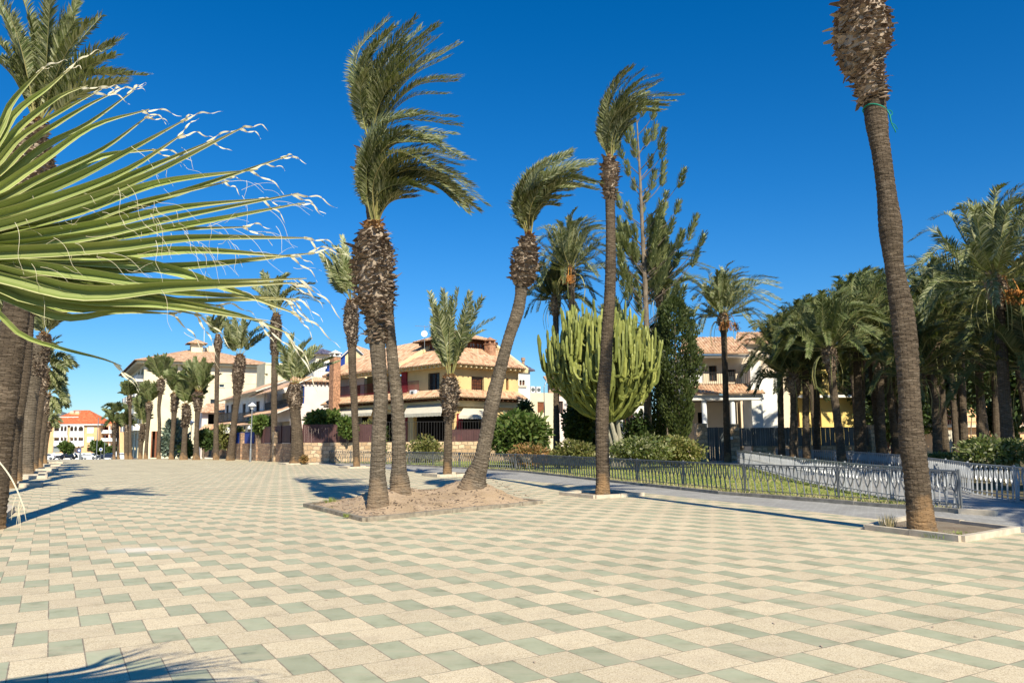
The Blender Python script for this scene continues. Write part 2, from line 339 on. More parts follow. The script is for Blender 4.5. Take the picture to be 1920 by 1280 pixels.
# ------------------------------------------------------------------ ground sheets
def sheet(name, poly, mat, off, label=None, kind='structure', cat=None, group=None, z0=0.):
    bm = bmesh.new()
    vs = [bm.verts.new((float(p[0]), float(p[1]), 0)) for p in poly]; bm.faces.new(vs)
    for yy in (74, 262):
        bmesh.ops.bisect_plane(bm, geom=bm.verts[:]+bm.edges[:]+bm.faces[:], plane_co=(0, yy, 0), plane_no=(0, 1, 0))
    bmesh.ops.triangulate(bm, faces=bm.faces[:])
    for v in bm.verts: v.co.z = gz(v.co.y)+off+z0
    bmesh.ops.recalc_face_normals(bm, faces=bm.faces[:])
    for f in bm.faces:
        if f.normal.z < 0: f.normal_flip()
    me = bpy.data.meshes.new(name); bm.to_mesh(me); bm.free(); me.materials.append(mat)
    o = bpy.data.objects.new(name, me); COL.objects.link(o)
    return tag(o, label, cat, group, kind)
g = lambda x, y: gp(x, y)[:2]
sheet('ground', [(-2500, -60), (2500, -60), (2500, 3500), (-2500, 3500)], MT['base'], -.01)
EDGE = [(22, -8), (12, 8.6), (7.75, 14.75), g(1600, 968), g(1400, 945), g(1100, 912), g(900, 893), g(700, 877.5), g(560, 867.5), (-27, 74), (-33, 84)]
sheet('pavement', [(40, -8), (40, 20), (30, 62), (5, 66), (-16, 66), (-30, 80), (-36, 86)]+EDGE[::-1], MT['pave'], 0.)
PLAZA = EDGE+[(-37, 92), (-58, 96), (-52, 74), (-30, 38), (-19, 18), (-14, 4), (-12, -8)]
sheet('plaza', PLAZA, MT['tiles'], .006)
sheet('road', [(-160, 150), (60, 150), (60, 212), (-160, 212)], MT['asphalt'], .0)
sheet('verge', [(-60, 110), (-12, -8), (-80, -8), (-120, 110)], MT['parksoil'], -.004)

# ------------------------------------------------------------------ grass
def grassmat():
    m, nd, lk, b = newmat('lawn_grass')
    tc = nd.new('ShaderNodeTexCoord')
    n0 = N(nd, 'ShaderNodeTexNoise', Scale=.5, Detail=8., Roughness=.7); lk.new(tc.outputs['Object'], n0.inputs['Vector'])
    n1 = N(nd, 'ShaderNodeTexNoise', Scale=22., Detail=5.); lk.new(tc.outputs['Object'], n1.inputs['Vector'])
    o = mixc(nd, lk, ramp(nd, lk, n0.outputs[0], [(.4, 0.), (.62, 1.)]), (.26, .29, .065), (.50, .43, .18))
    o = mixc(nd, lk, 1., o, ramp(nd, lk, n1.outputs[0], [(.3, .6), (.7, 1.3)]), 'MULTIPLY')
    lk.new(o, b.inputs['Base Color']); b.inputs['Roughness'].default_value = .9; b.inputs['Specular IOR Level'].default_value = .1
    bp = N(nd, 'ShaderNodeBump', Strength=1., Distance=.05); lk.new(n1.outputs[0], bp.inputs['Height']); lk.new(bp.outputs[0], b.inputs['Normal'])
    return m
MT['lawn'] = grassmat()
MT['blade'] = leafmat('grass_blade', [(.14, .22, .04), (.24, .32, .07), (.34, .34, .12), (.18, .26, .05)], trans=.25, rough=.7)
FPX = [(603, 868), (680, 869.5), (760, 871.5), (880, 877.5), (1000, 885), (1120, 898), (1240, 911), (1372, 925), (1550, 938.5), (1803, 958)]
F1 = [g(x, y) for x, y in FPX]
F2 = [np.array(F1[-1])+np.array((.05, .15)), np.array((9.75, 22.)), np.array((10.3, 28.)), np.array((12.3, 40.)), np.array((13.4, 47.))]
def offset_line(P, d):
    P = np.array(P); T = np.gradient(P, axis=0); T /= np.linalg.norm(T, axis=1)[:, None]
    return P+np.stack([-T[:, 1], T[:, 0]], 1)*d
K1 = offset_line(F1, -.42)
lawn_poly = [tuple(p) for p in offset_line(F1, -.36)]+[tuple(p) for p in F2[1:]]+[(12.5, 52), (6, 55), (-2, 60), (-14, 64)]
sheet('lawn', lawn_poly, MT['lawn'], .05, kind='structure')
def inpoly(x, y, P):
    r = False; j = len(P)-1
    for i in range(len(P)):
        if (P[i][1] > y) != (P[j][1] > y) and x < (P[j][0]-P[i][0])*(y-P[i][1])/(P[j][1]-P[i][1])+P[i][0]: r = not r
        j = i
    return r
def blades(name, poly, n, hmin, hmax, w, mat, z0, seed, label, cat, ymax=1e9, kind='stuff'):
    rg = random.Random(seed); mb = MB()
    xs = [p[0] for p in poly]; ys = [p[1] for p in poly]; k = 0
    while k < n:
        x = rg.uniform(min(xs), max(xs)); y = min(ys)+(min(max(ys), ymax)-min(ys))*rg.random()**1.6
        if not inpoly(x, y, poly): continue
        k += 1; h = rg.uniform(hmin, hmax); a = rg.uniform(0, 2*pi); b = rg.uniform(0, 2*pi); ww = w*rg.uniform(.6, 1.3)*(1+y*.03)
        dx, dy = cos(a)*ww, sin(a)*ww; lx, ly = cos(b)*h*.5, sin(b)*h*.5
        mb.add([(x-dx, y-dy, z0), (x+dx, y+dy, z0), (x+lx, y+ly, z0+h)], [(0, 1, 2)])
    return tag(mb.build(name, mat), label, cat, kind=kind)
blades('grass', lawn_poly, 22000, .03, .09, .012, MT['blade'], .045, 3, 'short yellowish green lawn grass behind the grey railing', 'grass')
rb = random.Random(9)
mb = MB()
KP = offset_line(F1, -.40)
for k in range(1500):
    s = rb.random()*(len(KP)-1)*.62+(len(KP)-1)*.38; i = min(int(s), len(KP)-2); p = KP[i]+(KP[i+1]-KP[i])*(s-i)+np.array((rb.uniform(.06, .3), rb.uniform(.02, .2)))
    h = rb.uniform(.05, .16); a = rb.uniform(0, 6.28); mb.add([(p[0]-.012*cos(a), p[1]-.012*sin(a), .04), (p[0]+.012*cos(a), p[1]+.012*sin(a), .04), (p[0]+rb.uniform(-.08, .08), p[1]+rb.uniform(-.06, .06), .04+h)], [(0, 1, 2)])
tag(mb.build('edge_grass', MT['dry']), 'dry straw grass tufts along the lawn kerb', 'grass', kind='stuff')

# ------------------------------------------------------------------ kerbs
def kerb(mb, P, w, h, z0=0., gap=1.0, mi=0, rg=random.Random(1)):
    P = [np.array(p, float)[:2] for p in P]
    for a, b in zip(P[:-1], P[1:]):
        L = np.linalg.norm(b-a); n = max(1, round(L/gap)); t = (b-a)/L
        for k in range(n):
            p = a+t*(L*k/n+.006); q = a+t*(L*(k+1)/n-.006); hh = h+rg.uniform(-.008, .008); j = rg.uniform(-.006, .006)
            nn = np.array((-t[1], t[0]))*j
            z = gz((p[1]+q[1])/2)+z0
            mb.bar((*(p+nn), z+hh/2-.03), (*(q+nn), z+hh/2-.03), w, hh+.06, mi=mi)
def planter(poly, h=.10, w=.11, mat='kerb', soil='soil_grey', label='', grow=0., name='tree_planter'):
    c = np.mean([np.array(p)[:2] for p in poly], 0)
    t = thing(name, label, 'planter', (c[0], c[1], gz(c[1])), 'kerbed planters around the palms')
    mb = MB(); P = [np.array(p)[:2] for p in poly]; kerb(mb, P+[P[0]], w, h); mb.build('kerb', MT[mat], t)
    mb = MB(); rg = random.Random(int(abs(c[0])*97)); n = 9
    # gently heaped soil, bilinear patch
    Q = [P[0], P[1], P[2], P[3]]
    V = []; Fc = []
    for i in range(n+1):
        for j in range(n+1):
            u, v = i/n, j/n
            p = (Q[0]*(1-u)+Q[1]*u)*(1-v)+(Q[3]*(1-u)+Q[2]*u)*v
            z = .035+.035*sin(pi*u)*sin(pi*v)+(rg.uniform(-.012, .012) if 0 < i < n and 0 < j < n else 0)
            V.append((p[0], p[1], gz(p[1])+z))
    for i in range(n):
        for j in range(n): Fc.append((i*(n+1)+j, (i+1)*(n+1)+j, (i+1)*(n+1)+j+1, i*(n+1)+j+1))
    mb.add(V, Fc); mb.build('soil', MT[soil], t, smooth=True)
    return t
planter([g(1625, 993), g(1803, 1016), g(1908, 998), g(1716, 974)], label='pale kerbed square planter around the tall bare-trunked palm')
def sqp(cx, cy, w=.85, l=.85): 
    c = np.array((cx, cy)); a = AX[:2]*l; p = PX[:2]*w
    return [c-p-a, c+p-a, c+p+a, c-p+a]
planter(sqp(2.55, 22.9), label='pale square planter around the straight slender palm by the grey strip')
planter(sqp(-2.95, 35.6), h=.13, label='pale kerbed planter around the small upright palm with a stubby bulb')
planter(sqp(-9.26, 47), label='low square kerb around the thin palm before the villa')
planter(sqp(-15.05, 55.2, 1.1, 1.1), label='low square kerb around the stout short palm')

# big earth island with three palms
def island():
    P = [g(573, 950), g(685, 978), g(1015, 944), g(800, 922)]; P = [np.array(p) for p in P]
    c = np.mean(P, 0); t = thing('earth_island', 'low earth mound in a weathered kerb carrying three palms', 'planter', (c[0], c[1], 0))
    mb = MB(); kerb(mb, P+[P[0]], .13, .09, gap=.8); mb.build('kerb', MT['kerb_old'], t)
    rg = random.Random(5); n = 46; V = []; Fc = []
    hum = [(g(708, 955), .22, .55), (g(708, 962), .10, .9), (g(750, 945), .2, .6), (g(890, 936), .36, .95), (g(905, 945), .14, 1.5), (g(730, 945), .13, 1.5), (g(930, 938), .10, 1.2)]
    for i in range(n+1):
        for j in range(n+1):
            u, v = i/n, j/n
            p = (P[0]*(1-u)+P[1]*u)*(1-v)+(P[3]*(1-u)+P[2]*u)*v
            z = .045
            for (q, h, r) in hum: z += h*math.exp(-((p[0]-q[0])**2+(p[1]-q[1])**2/2.2)/(r*r))*(1+rg.uniform(-.12, .12))
            e = min(1, 7*min(u, 1-u), 7*min(v, 1-v)); z = .03+z*e+rg.uniform(-.02, .02)*e
            V.append((p[0], p[1], z))
    for i in range(n):
        for j in range(n): Fc.append((i*(n+1)+j, (i+1)*(n+1)+j, (i+1)*(n+1)+j+1, i*(n+1)+j+1))
    mb = MB(); mb.add(V, Fc); mb.build('soil', MT['soil'], t, smooth=True)
    mb = MB()          # dead bits lying on the soil
    for k in range(420):
        u = rg.random()**.7; v = rg.random(); p = (P[0]*(1-u)+P[1]*u)*(1-v)+(P[3]*(1-u)+P[2]*u)*v
        a = rg.uniform(0, 6.28); l = rg.uniform(.02, .07); z = .08
        for (q, h, r) in hum: z += h*math.exp(-((p[0]-q[0])**2+(p[1]-q[1])**2/2.2)/(r*r))
        z += .01
        mb.bar((p[0]-l*cos(a), p[1]-l*sin(a), z), (p[0]+l*cos(a), p[1]+l*sin(a), z+rg.uniform(0, .02)), .02, .01)
    mb.build('dead_leaf_litter', MT['boot'], t)['kind'] = 'stuff'
island()

# ------------------------------------------------------------------ palms
def cr(P, n):
    P = np.array(P, float); d = np.linalg.norm(np.diff(P, axis=0), axis=1)**.6; tt = np.concatenate([[0], np.cumsum(d)])
    q = np.linspace(0, tt[-1], n); Q = np.vstack([2*P[0]-P[1], P, 2*P[-1]-P[-2]])
    out = np.zeros((n, P.shape[1]))
    for k, s in enumerate(q):
        i = min(np.searchsorted(tt, s, side='right')-1, len(P)-2); u = (s-tt[i])/(tt[i+1]-tt[i])
        a, b, c, d_ = Q[i], Q[i+1], Q[i+2], Q[i+3]
        out[k] = .5*((2*b)+(-a+c)*u+(2*a-5*b+4*c-d_)*u*u+(-a+3*b-3*c+d_)*u**3)
    return out
def trunk_mesh(mb, P, R, rg, n=20, pitch=.035, rough=.03, ridge=.02):
    P = np.array(P, float); L = np.sum(np.linalg.norm(np.diff(P, axis=0), axis=1)); m = max(6, int(L/pitch))
    R = np.array(R, float)
    Q = cr(np.hstack([P, R[:, None]]), m)
    C, r = Q[:, :3], Q[:, 3]
    r = r*(1+np.array([ridge if k % 3 else -ridge for k in range(m)])*np.array([rg.uniform(.4, 1.4) for _ in range(m)]))
    mb.tube(C, r, n=n, rough=rough, rng=rg)
def boot_mesh(mb, mbo, P, R, rg, dens=1., size=1., tilt=(.1, .9), orange_top=.12):
    # shaggy stubs of old leaf bases round an axis P with radii R
    P = np.array(P, float); R = np.array(R, float)
    L = np.sum(np.linalg.norm(np.diff(P, axis=0), axis=1)); m = max(5, int(L/(.075*size)))
    Q = cr(np.hstack([P, R[:, None]]), m); T = np.gradient(Q[:, :3], axis=0); T /= np.linalg.norm(T, axis=1)[:, None]
    mb.tube(Q[:, :3], Q[:, 3]*.86, n=12, rough=.06, rng=rg)
    for k in range(m):
        c, r, t = Q[k, :3], max(Q[k, 3], .04), T[k]
        a = np.cross(t, (0, 1, 0)); a /= np.linalg.norm(a); b = np.cross(t, a)
        nn = max(5, int(2*pi*r/(.085*size)*dens)); ph = rg.uniform(0, 6)
        for i in range(nn):
            th = ph+2*pi*(i+rg.uniform(-.35, .35))/nn; o = cos(th)*a+sin(th)*b; s = -sin(th)*a+cos(th)*b; r = max(Q[k, 3], .04)*(1+.10*sin(3*th+k*.23*size+P[0][0])+.07*sin(5*th-k*.41*size)); big = 1.9 if rg.random() < .07 else 1.
            if rg.random() < .08: continue
            el = rg.uniform(*tilt); ln = rg.uniform(.07, .15)*size*big; w = rg.uniform(.045, .095)*size; th_ = .012*size
            d = o*cos(el)+t*sin(el); s = s+o*rg.uniform(-.35, .35)+t*rg.uniform(-.35, .35); s /= np.linalg.norm(s); nrm = np.cross(d, s)
            p0 = c+o*r*.82+t*rg.uniform(-.03, .03); p1 = p0+d*ln*.6; bend = rg.uniform(-.5, .35); p2 = p1+(d+nrm*bend)*ln*.5+s*rg.uniform(-.03, .03)
            tw = rg.uniform(.5, 1.)
            V = [p0-s*w, p0+s*w, p1+s*w*tw+nrm*th_, p1-s*w*tw-nrm*th_, p2+s*w*tw*.6, p2-s*w*.4, p1-nrm*.04*size, p0-nrm*.05*size]
            tgt = mbo if (mbo is not None and k > m*(1-orange_top)) else mb
            tgt.add(V, [(0, 1, 2, 3), (3, 2, 4, 5), (3, 6, 2), (0, 3, 6, 7), (1, 7, 6, 2)])
def frond(mb, P, rg, n=44, ll=.42, w=.024, t0=.2, wind=(.35, 0, -.05), dense=1., rw=.016, fold=.5, lean=.7, droopk=.12):
    C = cr(P, 14); mb_r = mb[1]; mb_l = mb[0]
    mb_r.tube(C, np.linspace(rw, .004, 14), n=4, cap=False)
    seg = np.linalg.norm(np.diff(C, axis=0), axis=1); cum = np.concatenate([[0], np.cumsum(seg)]); L = cum[-1]
    T = np.gradient(C, axis=0); T /= np.linalg.norm(T, axis=1)[:, None]
    bend = C[0]+C[-1]-2*C[7]; N0 = -bend; N0 = N0/(np.linalg.norm(N0)+1e-6)*.7+np.array([rg.uniform(-.5, .5), rg.uniform(-.9, .3), rg.uniform(-.2, .8)])
    wind = np.array(wind)
    V = []; Fc = []
    m = int(n*dense*1.25)
    for k in range(m):
        t = t0+(1-t0)*(k+.5)/m; s = t*L; i = min(np.searchsorted(cum, s, side='right')-1, 12); u = (s-cum[i])/seg[i]
        p = C[i]*(1-u)+C[i+1]*u; tt = T[i]*(1-u)+T[i+1]*u
        S = np.cross(tt, N0); S /= np.linalg.norm(S)+1e-6; Nn = np.cross(S, tt)
        x = (t-t0)/(1-t0); l = ll*min(1, .45+2.6*x)*(1-.5*x**2.5)
        for sd in (-1, 1):
            lk = l*rg.uniform(.8, 1.12); a = lean+.35*x+rg.uniform(-.12, .12)
            d = tt*sin(a)+S*sd*cos(a)+Nn*(fold*(1-.4*x)+rg.uniform(-.15, .2)); d /= np.linalg.norm(d)
            d2 = d+wind*.6+np.array([0, 0, -droopk*2]); d2 /= np.linalg.norm(d2); d = d+wind*.18; d /= np.linalg.norm(d)
            ws = np.cross(d, Nn+S*sd*rg.uniform(-.3, .3)); ws /= np.linalg.norm(ws)+1e-6; ww = w*rg.uniform(.8, 1.2)
            q = p+d*lk*.5; e = q+d2*lk*.5; b = len(V)
            V += [p-ws*ww*.45, p+ws*ww*.45, q+ws*ww, q-ws*ww, e]
            Fc += [(b, b+1, b+2, b+3), (b+3, b+2, b+4)]
    mb_l.add(V, Fc)
def traced_palm(name, label, Y, trunk, boots, crown, seed, base_px=None, reps=3, depth=1.1, jit=.13, top_dy=0., bark='bark', bootsize=1., n=44, ll=.42, w=.022, wind=(.35, 0, -.05), group='windblown palms along the promenade', frondmat='frond', z0=None, boot_tilt=(-.1, .7), lowleaf=.2, roundpart=None, cat='palm tree'):
    rg = random.Random(seed)
    zb = gz(Y) if z0 is None else z0
    y0 = trunk[0][1]; y1 = min(p[1] for p in (trunk+boots if boots else trunk))
    dY = lambda y: Y+top_dy*(y0-y)/max(1, y0-y1)
    P = [at(x, y, dY(y)) for x, y, wd in trunk]; R = [wd/2*Y/F*1.02 for x, y, wd in trunk]
    P[0][2] = min(P[0][2], zb)-.08
    t = thing(name, label, cat, (P[0][0], Y, zb), group)
    mb = MB(); trunk_mesh(mb, P, R, rg); mb.build('trunk', MT[bark], t, smooth=False)
    if boots:
        mb = MB(); mo = MB(); boot_mesh(mb, mo, [at(x, y, dY(y)) for x, y, wd in boots], [wd*.43*Y/F for x, y, wd in boots], rg, size=bootsize, tilt=boot_tilt)
        mb.build('leaf_base_bulb', MT['boot'], t); mo.build('fresh_leaf_base', MT['boot_orange'], t)
    ml, mr = MB(), MB()
    sc = Y/F
    for fr in crown:
        for r_ in range(reps):
            L = sum(hypot(fr[i+1][0]-fr[i][0], fr[i+1][1]-fr[i][1]) for i in range(len(fr)-1))
            j = jit*L*(0 if r_ == 0 else 1); dd = rg.uniform(-depth, depth)*L*sc*.5; k = len(fr)-1
            jx, jy = rg.uniform(-j, j), rg.uniform(-j, j); sh = 1 if r_ == 0 else rg.uniform(.78, 1.0)
            x0, yy0 = fr[0]
            pts = []
            for q, (x, y) in enumerate(fr):
                a = q/k; xx = x0+(x-x0)*sh+jx*a; yy = yy0+(y-yy0)*sh+jy*a
                pts.append(at(xx, yy, dY(y1)+dd*a**1.3+rg.uniform(-.04, .04)))
            frond((ml, mr), pts, rg, n=n, ll=ll*rg.uniform(.85, 1.1), w=w, wind=wind, t0=lowleaf)
    ml.build('crown', MT[frondmat], t); mr.build('leaf_stalks', MT['rachis'], t)
    return t
HI = dict(n=66, ll=.40, w=.017, reps=4)
# tall palm on the right, crown above the frame
traced_palm('palm_tree', 'tall palm with bare leaning trunk in the right planter, bulb cut by the frame top', 13.5,
  [(1730, 1002, 52), (1724, 950, 44), (1718, 890, 43), (1709, 820, 43), (1705, 740, 37), (1698, 640, 41), (1689, 570, 40), (1677, 500, 33), (1670, 430, 41), (1662, 360, 34), (1653, 290, 34), (1647, 255, 36), (1643, 225, 41), (1638, 180, 38), (1632, 160, 34)],
  [(1637, 188, 44), (1634, 172, 60), (1630, 150, 66), (1626, 134, 66), (1620, 118, 88), (1618, 98, 108), (1618, 60, 124), (1615, 25, 112), (1613, 5, 76), (1613, -8, 46), (1613, -20, 30)],
  [[(1612, -20), (1600, -150), (1620, -230), (1690, -290)], [(1614, -20), (1620, -150), (1680, -230), (1790, -250)], [(1616, -20), (1650, -120), (1730, -190), (1850, -190)], [(1618, -20), (1670, -100), (1760, -140), (1860, -110)], [(1612, -20), (1585, -130), (1590, -210), (1640, -270)], [(1617, -20), (1640, -140), (1700, -210), (1800, -220)], [(1610, -20), (1570, -110), (1560, -180), (1590, -230)]],
  11, depth=.7, bootsize=.9, boot_tilt=(-.6, .35), **HI)
traced_palm('palm_tree', 'slender straight palm with a small bulb and fronds swept right, beside the grey strip', 22.6,
  [(1130, 931, 28), (1130, 905, 25), (1130, 880, 25), (1129, 800, 24), (1131, 740, 24), (1136, 680, 23), (1139, 620, 22), (1143, 560, 21), (1145, 500, 20), (1145, 430, 18), (1144, 380, 18), (1144, 350, 18)],
  [(1144, 372, 20), (1144, 350, 27), (1144, 330, 36), (1144, 318, 36), (1144, 306, 24), (1144, 296, 14)],
  [[(1143, 306), (1130, 220), (1148, 160), (1177, 126)], [(1145, 306), (1148, 220), (1175, 160), (1207, 130)], [(1146, 306), (1158, 220), (1190, 160), (1237, 140)], [(1146, 306), (1160, 230), (1205, 182), (1281, 178)], [(1146, 306), (1160, 240), (1200, 200), (1250, 198)], [(1145, 306), (1150, 240), (1175, 190), (1228, 160)], [(1143, 306), (1129, 260), (1130, 215), (1142, 178)], [(1146, 306), (1155, 265), (1175, 230), (1195, 215)], [(1144, 306), (1140, 250), (1148, 210), (1175, 175)], [(1145, 306), (1148, 260), (1165, 215), (1200, 185)]],
  12, jit=.06, **{**HI, 'll': .33})
traced_palm('palm_tree', 'palm leaning right out of the earth island, with a thick bulb and swept crown', 20.6,
  [(887, 932, 84), (887, 918, 60), (889, 903, 46), (893, 888, 38), (900, 870, 31), (909, 830, 26), (924, 750, 27), (938, 693, 23), (952, 640, 21), (970, 586, 23), (976, 555, 22), (979, 520, 24), (985, 480, 24)],
  [(978, 535, 30), (981, 522, 48), (984, 505, 58), (986, 485, 58), (988, 468, 52), (991, 452, 30), (993, 440, 16)],
  [[(990, 445), (976, 380), (990, 330), (1027, 300)], [(992, 445), (984, 380), (1010, 320), (1070, 288)], [(993, 445), (992, 380), (1035, 320), (1113, 302)], [(995, 445), (1005, 385), (1050, 335), (1124, 343)], [(995, 445), (1005, 395), (1035, 358), (1090, 350)], [(994, 445), (1000, 405), (1020, 375), (1048, 372)], [(989, 445), (975, 405), (975, 370), (985, 345)], [(993, 445), (990, 390), (1020, 340), (1085, 318)], [(992, 445), (985, 390), (1000, 350), (1040, 325)], [(992, 445), (990, 400), (1008, 360), (1045, 345)]],
  13, jit=.06, z0=.25, bark='bark_grey', boot_tilt=(-.3, .6), **HI)
traced_palm('palm_tree', 'thick palm with a huge shaggy bulb of cut leaf bases, leftmost on the earth island', 17.6,
  [(708, 952, 44), (709, 925, 36), (708, 890, 29), (709, 860, 27), (711, 800, 26), (714, 746, 26), (711, 693, 27), (707, 640, 30), (706, 613, 35), (706, 580, 40), (704, 520, 40)],
  [(707, 640, 38), (707, 612, 44), (707, 586, 54), (706, 574, 76), (704, 550, 88), (703, 518, 88), (701, 491, 94), (699, 462, 80), (701, 444, 62), (702, 428, 40), (702, 415, 26)],
  [[(700, 420), (690, 310), (715, 235), (790, 215)], [(702, 420), (694, 310), (745, 228), (862, 235)], [(704, 420), (704, 320), (760, 250), (870, 295)], [(706, 420), (714, 330), (785, 285), (882, 300)], [(708, 420), (724, 335), (800, 305), (890, 350)], [(709, 420), (724, 345), (822, 318), (914, 386)], [(709, 420), (722, 365), (800, 330), (880, 378)], [(705, 420), (712, 345), (745, 290), (805, 268)], [(700, 420), (689, 340), (692, 280), (725, 238)], [(709, 420), (722, 385), (748, 358), (800, 348)], [(698, 420), (687, 360), (686, 300), (700, 245)], [(704, 420), (700, 330), (735, 262), (830, 255)], [(706, 420), (712, 350), (770, 318), (850, 335)]],
  14, jit=.055, z0=.15, bootsize=1.05, boot_tilt=(-.35, .5), bark='bark_grey', **HI)
traced_palm('palm_tree', 'tallest palm of the island, its trunk passing behind the shaggy bulb to an upright crown', 19.6,
  [(750, 935, 52), (750, 915, 38), (749, 900, 36), (748, 888, 31), (748, 866, 26), (747, 800, 25), (744, 746, 23), (738, 693, 21), (733, 640, 20), (729, 600, 20), (722, 540, 24), (712, 480, 24), (700, 420, 22), (693, 360, 20), (688, 300, 18)],
  [(692, 352, 22), (688, 340, 36), (686, 318, 40), (688, 295, 36), (692, 276, 22), (694, 262, 12)],
  [[(692, 275), (671, 165), (672, 95), (732, 32)], [(694, 275), (684, 165), (698, 95), (747, 45)], [(695, 275), (698, 175), (728, 95), (779, 35)], [(696, 275), (708, 185), (745, 110), (812, 50)], [(697, 275), (714, 190), (760, 120), (822, 70)], [(698, 275), (722, 205), (780, 130), (862, 84)], [(699, 275), (732, 205), (788, 155), (862, 146)], [(696, 275), (704, 190), (733, 140), (775, 108)], [(692, 275), (677, 195), (674, 140), (690, 95)], [(694, 275), (690, 190), (705, 125), (760, 70)]],
  15, jit=.05, z0=.15, bark='bark_grey', **HI)
traced_palm('palm_tree', 'short upright palm with a squat bulb in the far planter, before the awnings', 35.2,
  [(839, 895, 17), (839, 870, 16), (840, 830, 15), (841, 790, 15), (844, 765, 20), (844, 730, 24)],
  [(841, 790, 17), (842, 775, 24), (843, 760, 33), (844, 742, 42), (844, 725, 40), (843, 712, 30), (843, 702, 16)],
  [[(840, 706), (831, 640), (818, 590), (806, 548)], [(842, 706), (838, 640), (833, 590), (831, 543)], [(844, 706), (847, 640), (851, 590), (858, 542)], [(846, 706), (858, 645), (869, 600), (881, 549)], [(847, 706), (862, 655), (880, 605), (904, 560)], [(848, 706), (866, 655), (893, 618), (927, 597)], [(841, 706), (826, 655), (815, 622), (811, 595)], [(843, 706), (843, 650), (842, 610), (846, 570)], [(846, 706), (855, 655), (862, 620), (868, 585)], [(843, 706), (836, 650), (826, 610), (820, 575)]],
  16, reps=2, jit=.08, n=34, ll=.5, w=.032, wind=(.1, 0, 0))
traced_palm('palm_tree', 'thin palm with a small ragged crown blown left, just left of the huge bulb', 46.7,
  [(669, 878, 13), (668, 850, 12), (666, 800, 12), (664, 750, 13), (661, 700, 14), (660, 650, 15), (659, 610, 18)],
  [(660, 650, 18), (660, 632, 24), (659, 615, 30), (659, 595, 32), (659, 575, 28), (659, 562, 16)],
  [[(657, 564), (640, 520), (620, 470), (600, 450)], [(658, 564), (650, 510), (647, 470), (641, 442)], [(656, 564), (635, 540), (618, 500), (604, 475)], [(659, 564), (652, 520), (640, 480), (624, 462)], [(660, 564), (665, 520), (672, 490), (680, 470)], [(658, 564), (645, 535), (636, 515), (630, 495)]],
  17, reps=3, jit=.1, n=30, ll=.55, w=.04, wind=(-.1, 0, 0))
traced_palm('palm_tree', 'stout short palm with a wide feathery crown, standing by the stone wall corner', 54.9,
  [(557, 871, 29), (557, 850, 24), (557, 820, 21), (555, 790, 19), (553, 765, 20), (552, 740, 22)],
  [(554, 768, 22), (553, 755, 30), (552, 740, 32), (552, 728, 28), (552, 718, 16)],
  [[(550, 722), (540, 690), (530, 660), (524, 640)], [(551, 722), (548, 685), (546, 650), (549, 628)], [(552, 722), (556, 685), (565, 655), (583, 634)], [(553, 722), (565, 690), (583, 665), (603, 650)], [(554, 722), (572, 700), (597, 682), (622, 671)], [(549, 722), (534, 700), (526, 690), (520, 672)], [(554, 722), (575, 705), (600, 690), (635, 678)], [(551, 722), (545, 695), (538, 670), (538, 650)], [(553, 722), (562, 690), (572, 668), (590, 650)], [(552, 722), (553, 690), (558, 660), (568, 645)]],
  18, reps=2, jit=.1, n=30, ll=.62, w=.045, wind=(.1, 0, 0))
traced_palm('palm_tree', 'tall thin palm with a narrow bulb and drooping crown, left of the stout short palm', 62.3,
  [(514, 866, 16), (514, 840, 13), (514, 790, 11), (514, 740, 11), (515, 690, 12), (516, 650, 13), (517, 620, 16)],
  [(516, 665, 15), (516, 645, 21), (517, 625, 25), (518, 608, 24), (518, 597, 18), (518, 588, 10)],
  [[(515, 590), (495, 555), (482, 540), (466, 528)], [(516, 590), (508, 555), (502, 530), (500, 514)], [(517, 590), (518, 550), (525, 525), (540, 512)], [(518, 590), (532, 555), (555, 540), (582, 540)], [(519, 590), (535, 570), (560, 552), (597, 560)], [(517, 590), (512, 560), (515, 535), (522, 520)], [(519, 590), (530, 560), (545, 545), (562, 545)], [(516, 590), (505, 570), (492, 560), (480, 562)]],
  19, reps=2, jit=.12, n=26, ll=.65, w=.055)
traced_palm('palm_tree', 'leaning palm with a long shaggy neck, beside the lamp post', 66.7,
  [(431, 865, 16), (434, 840, 13), (438, 800, 11), (442, 765, 11), (445, 735, 14), (447, 700, 20)],
  [(445, 738, 16), (446, 722, 21), (447, 705, 25), (449, 688, 26), (450, 675, 22), (450, 664, 12)],
  [[(449, 667), (438, 640), (430, 618), (424, 602)], [(450, 667), (446, 635), (442, 612), (440, 597)], [(451, 667), (456, 635), (462, 615), (472, 600)], [(452, 667), (465, 640), (480, 620), (500, 608)], [(452, 667), (468, 650), (485, 636), (506, 625)], [(448, 667), (434, 648), (428, 635), (424, 622)], [(450, 667), (452, 640), (455, 615), (458, 600)]],
  20, reps=2, jit=.1, n=24, ll=.7, w=.06, wind=(.1, 0, 0))
traced_palm('palm_tree', 'straight pole-like palm with a small round bulb, before the cream block', 69.,
  [(405, 863, 11), (405, 820, 9), (406, 760, 8), (407, 700, 8), (408, 650, 9)],
  [(408, 660, 10), (409, 650, 15), (409, 641, 18), (409, 634, 12), (409, 628, 7)],
  [[(409, 632), (400, 615), (395, 602), (390, 595)], [(409, 632), (407, 612), (408, 598), (412, 588)], [(410, 632), (418, 615), (426, 606), (436, 602)], [(409, 632), (412, 612), (418, 600), (424, 592)], [(409, 632), (402, 612), (400, 600), (402, 590)]],
  21, reps=2, jit=.12, n=22, ll=.6, w=.06)
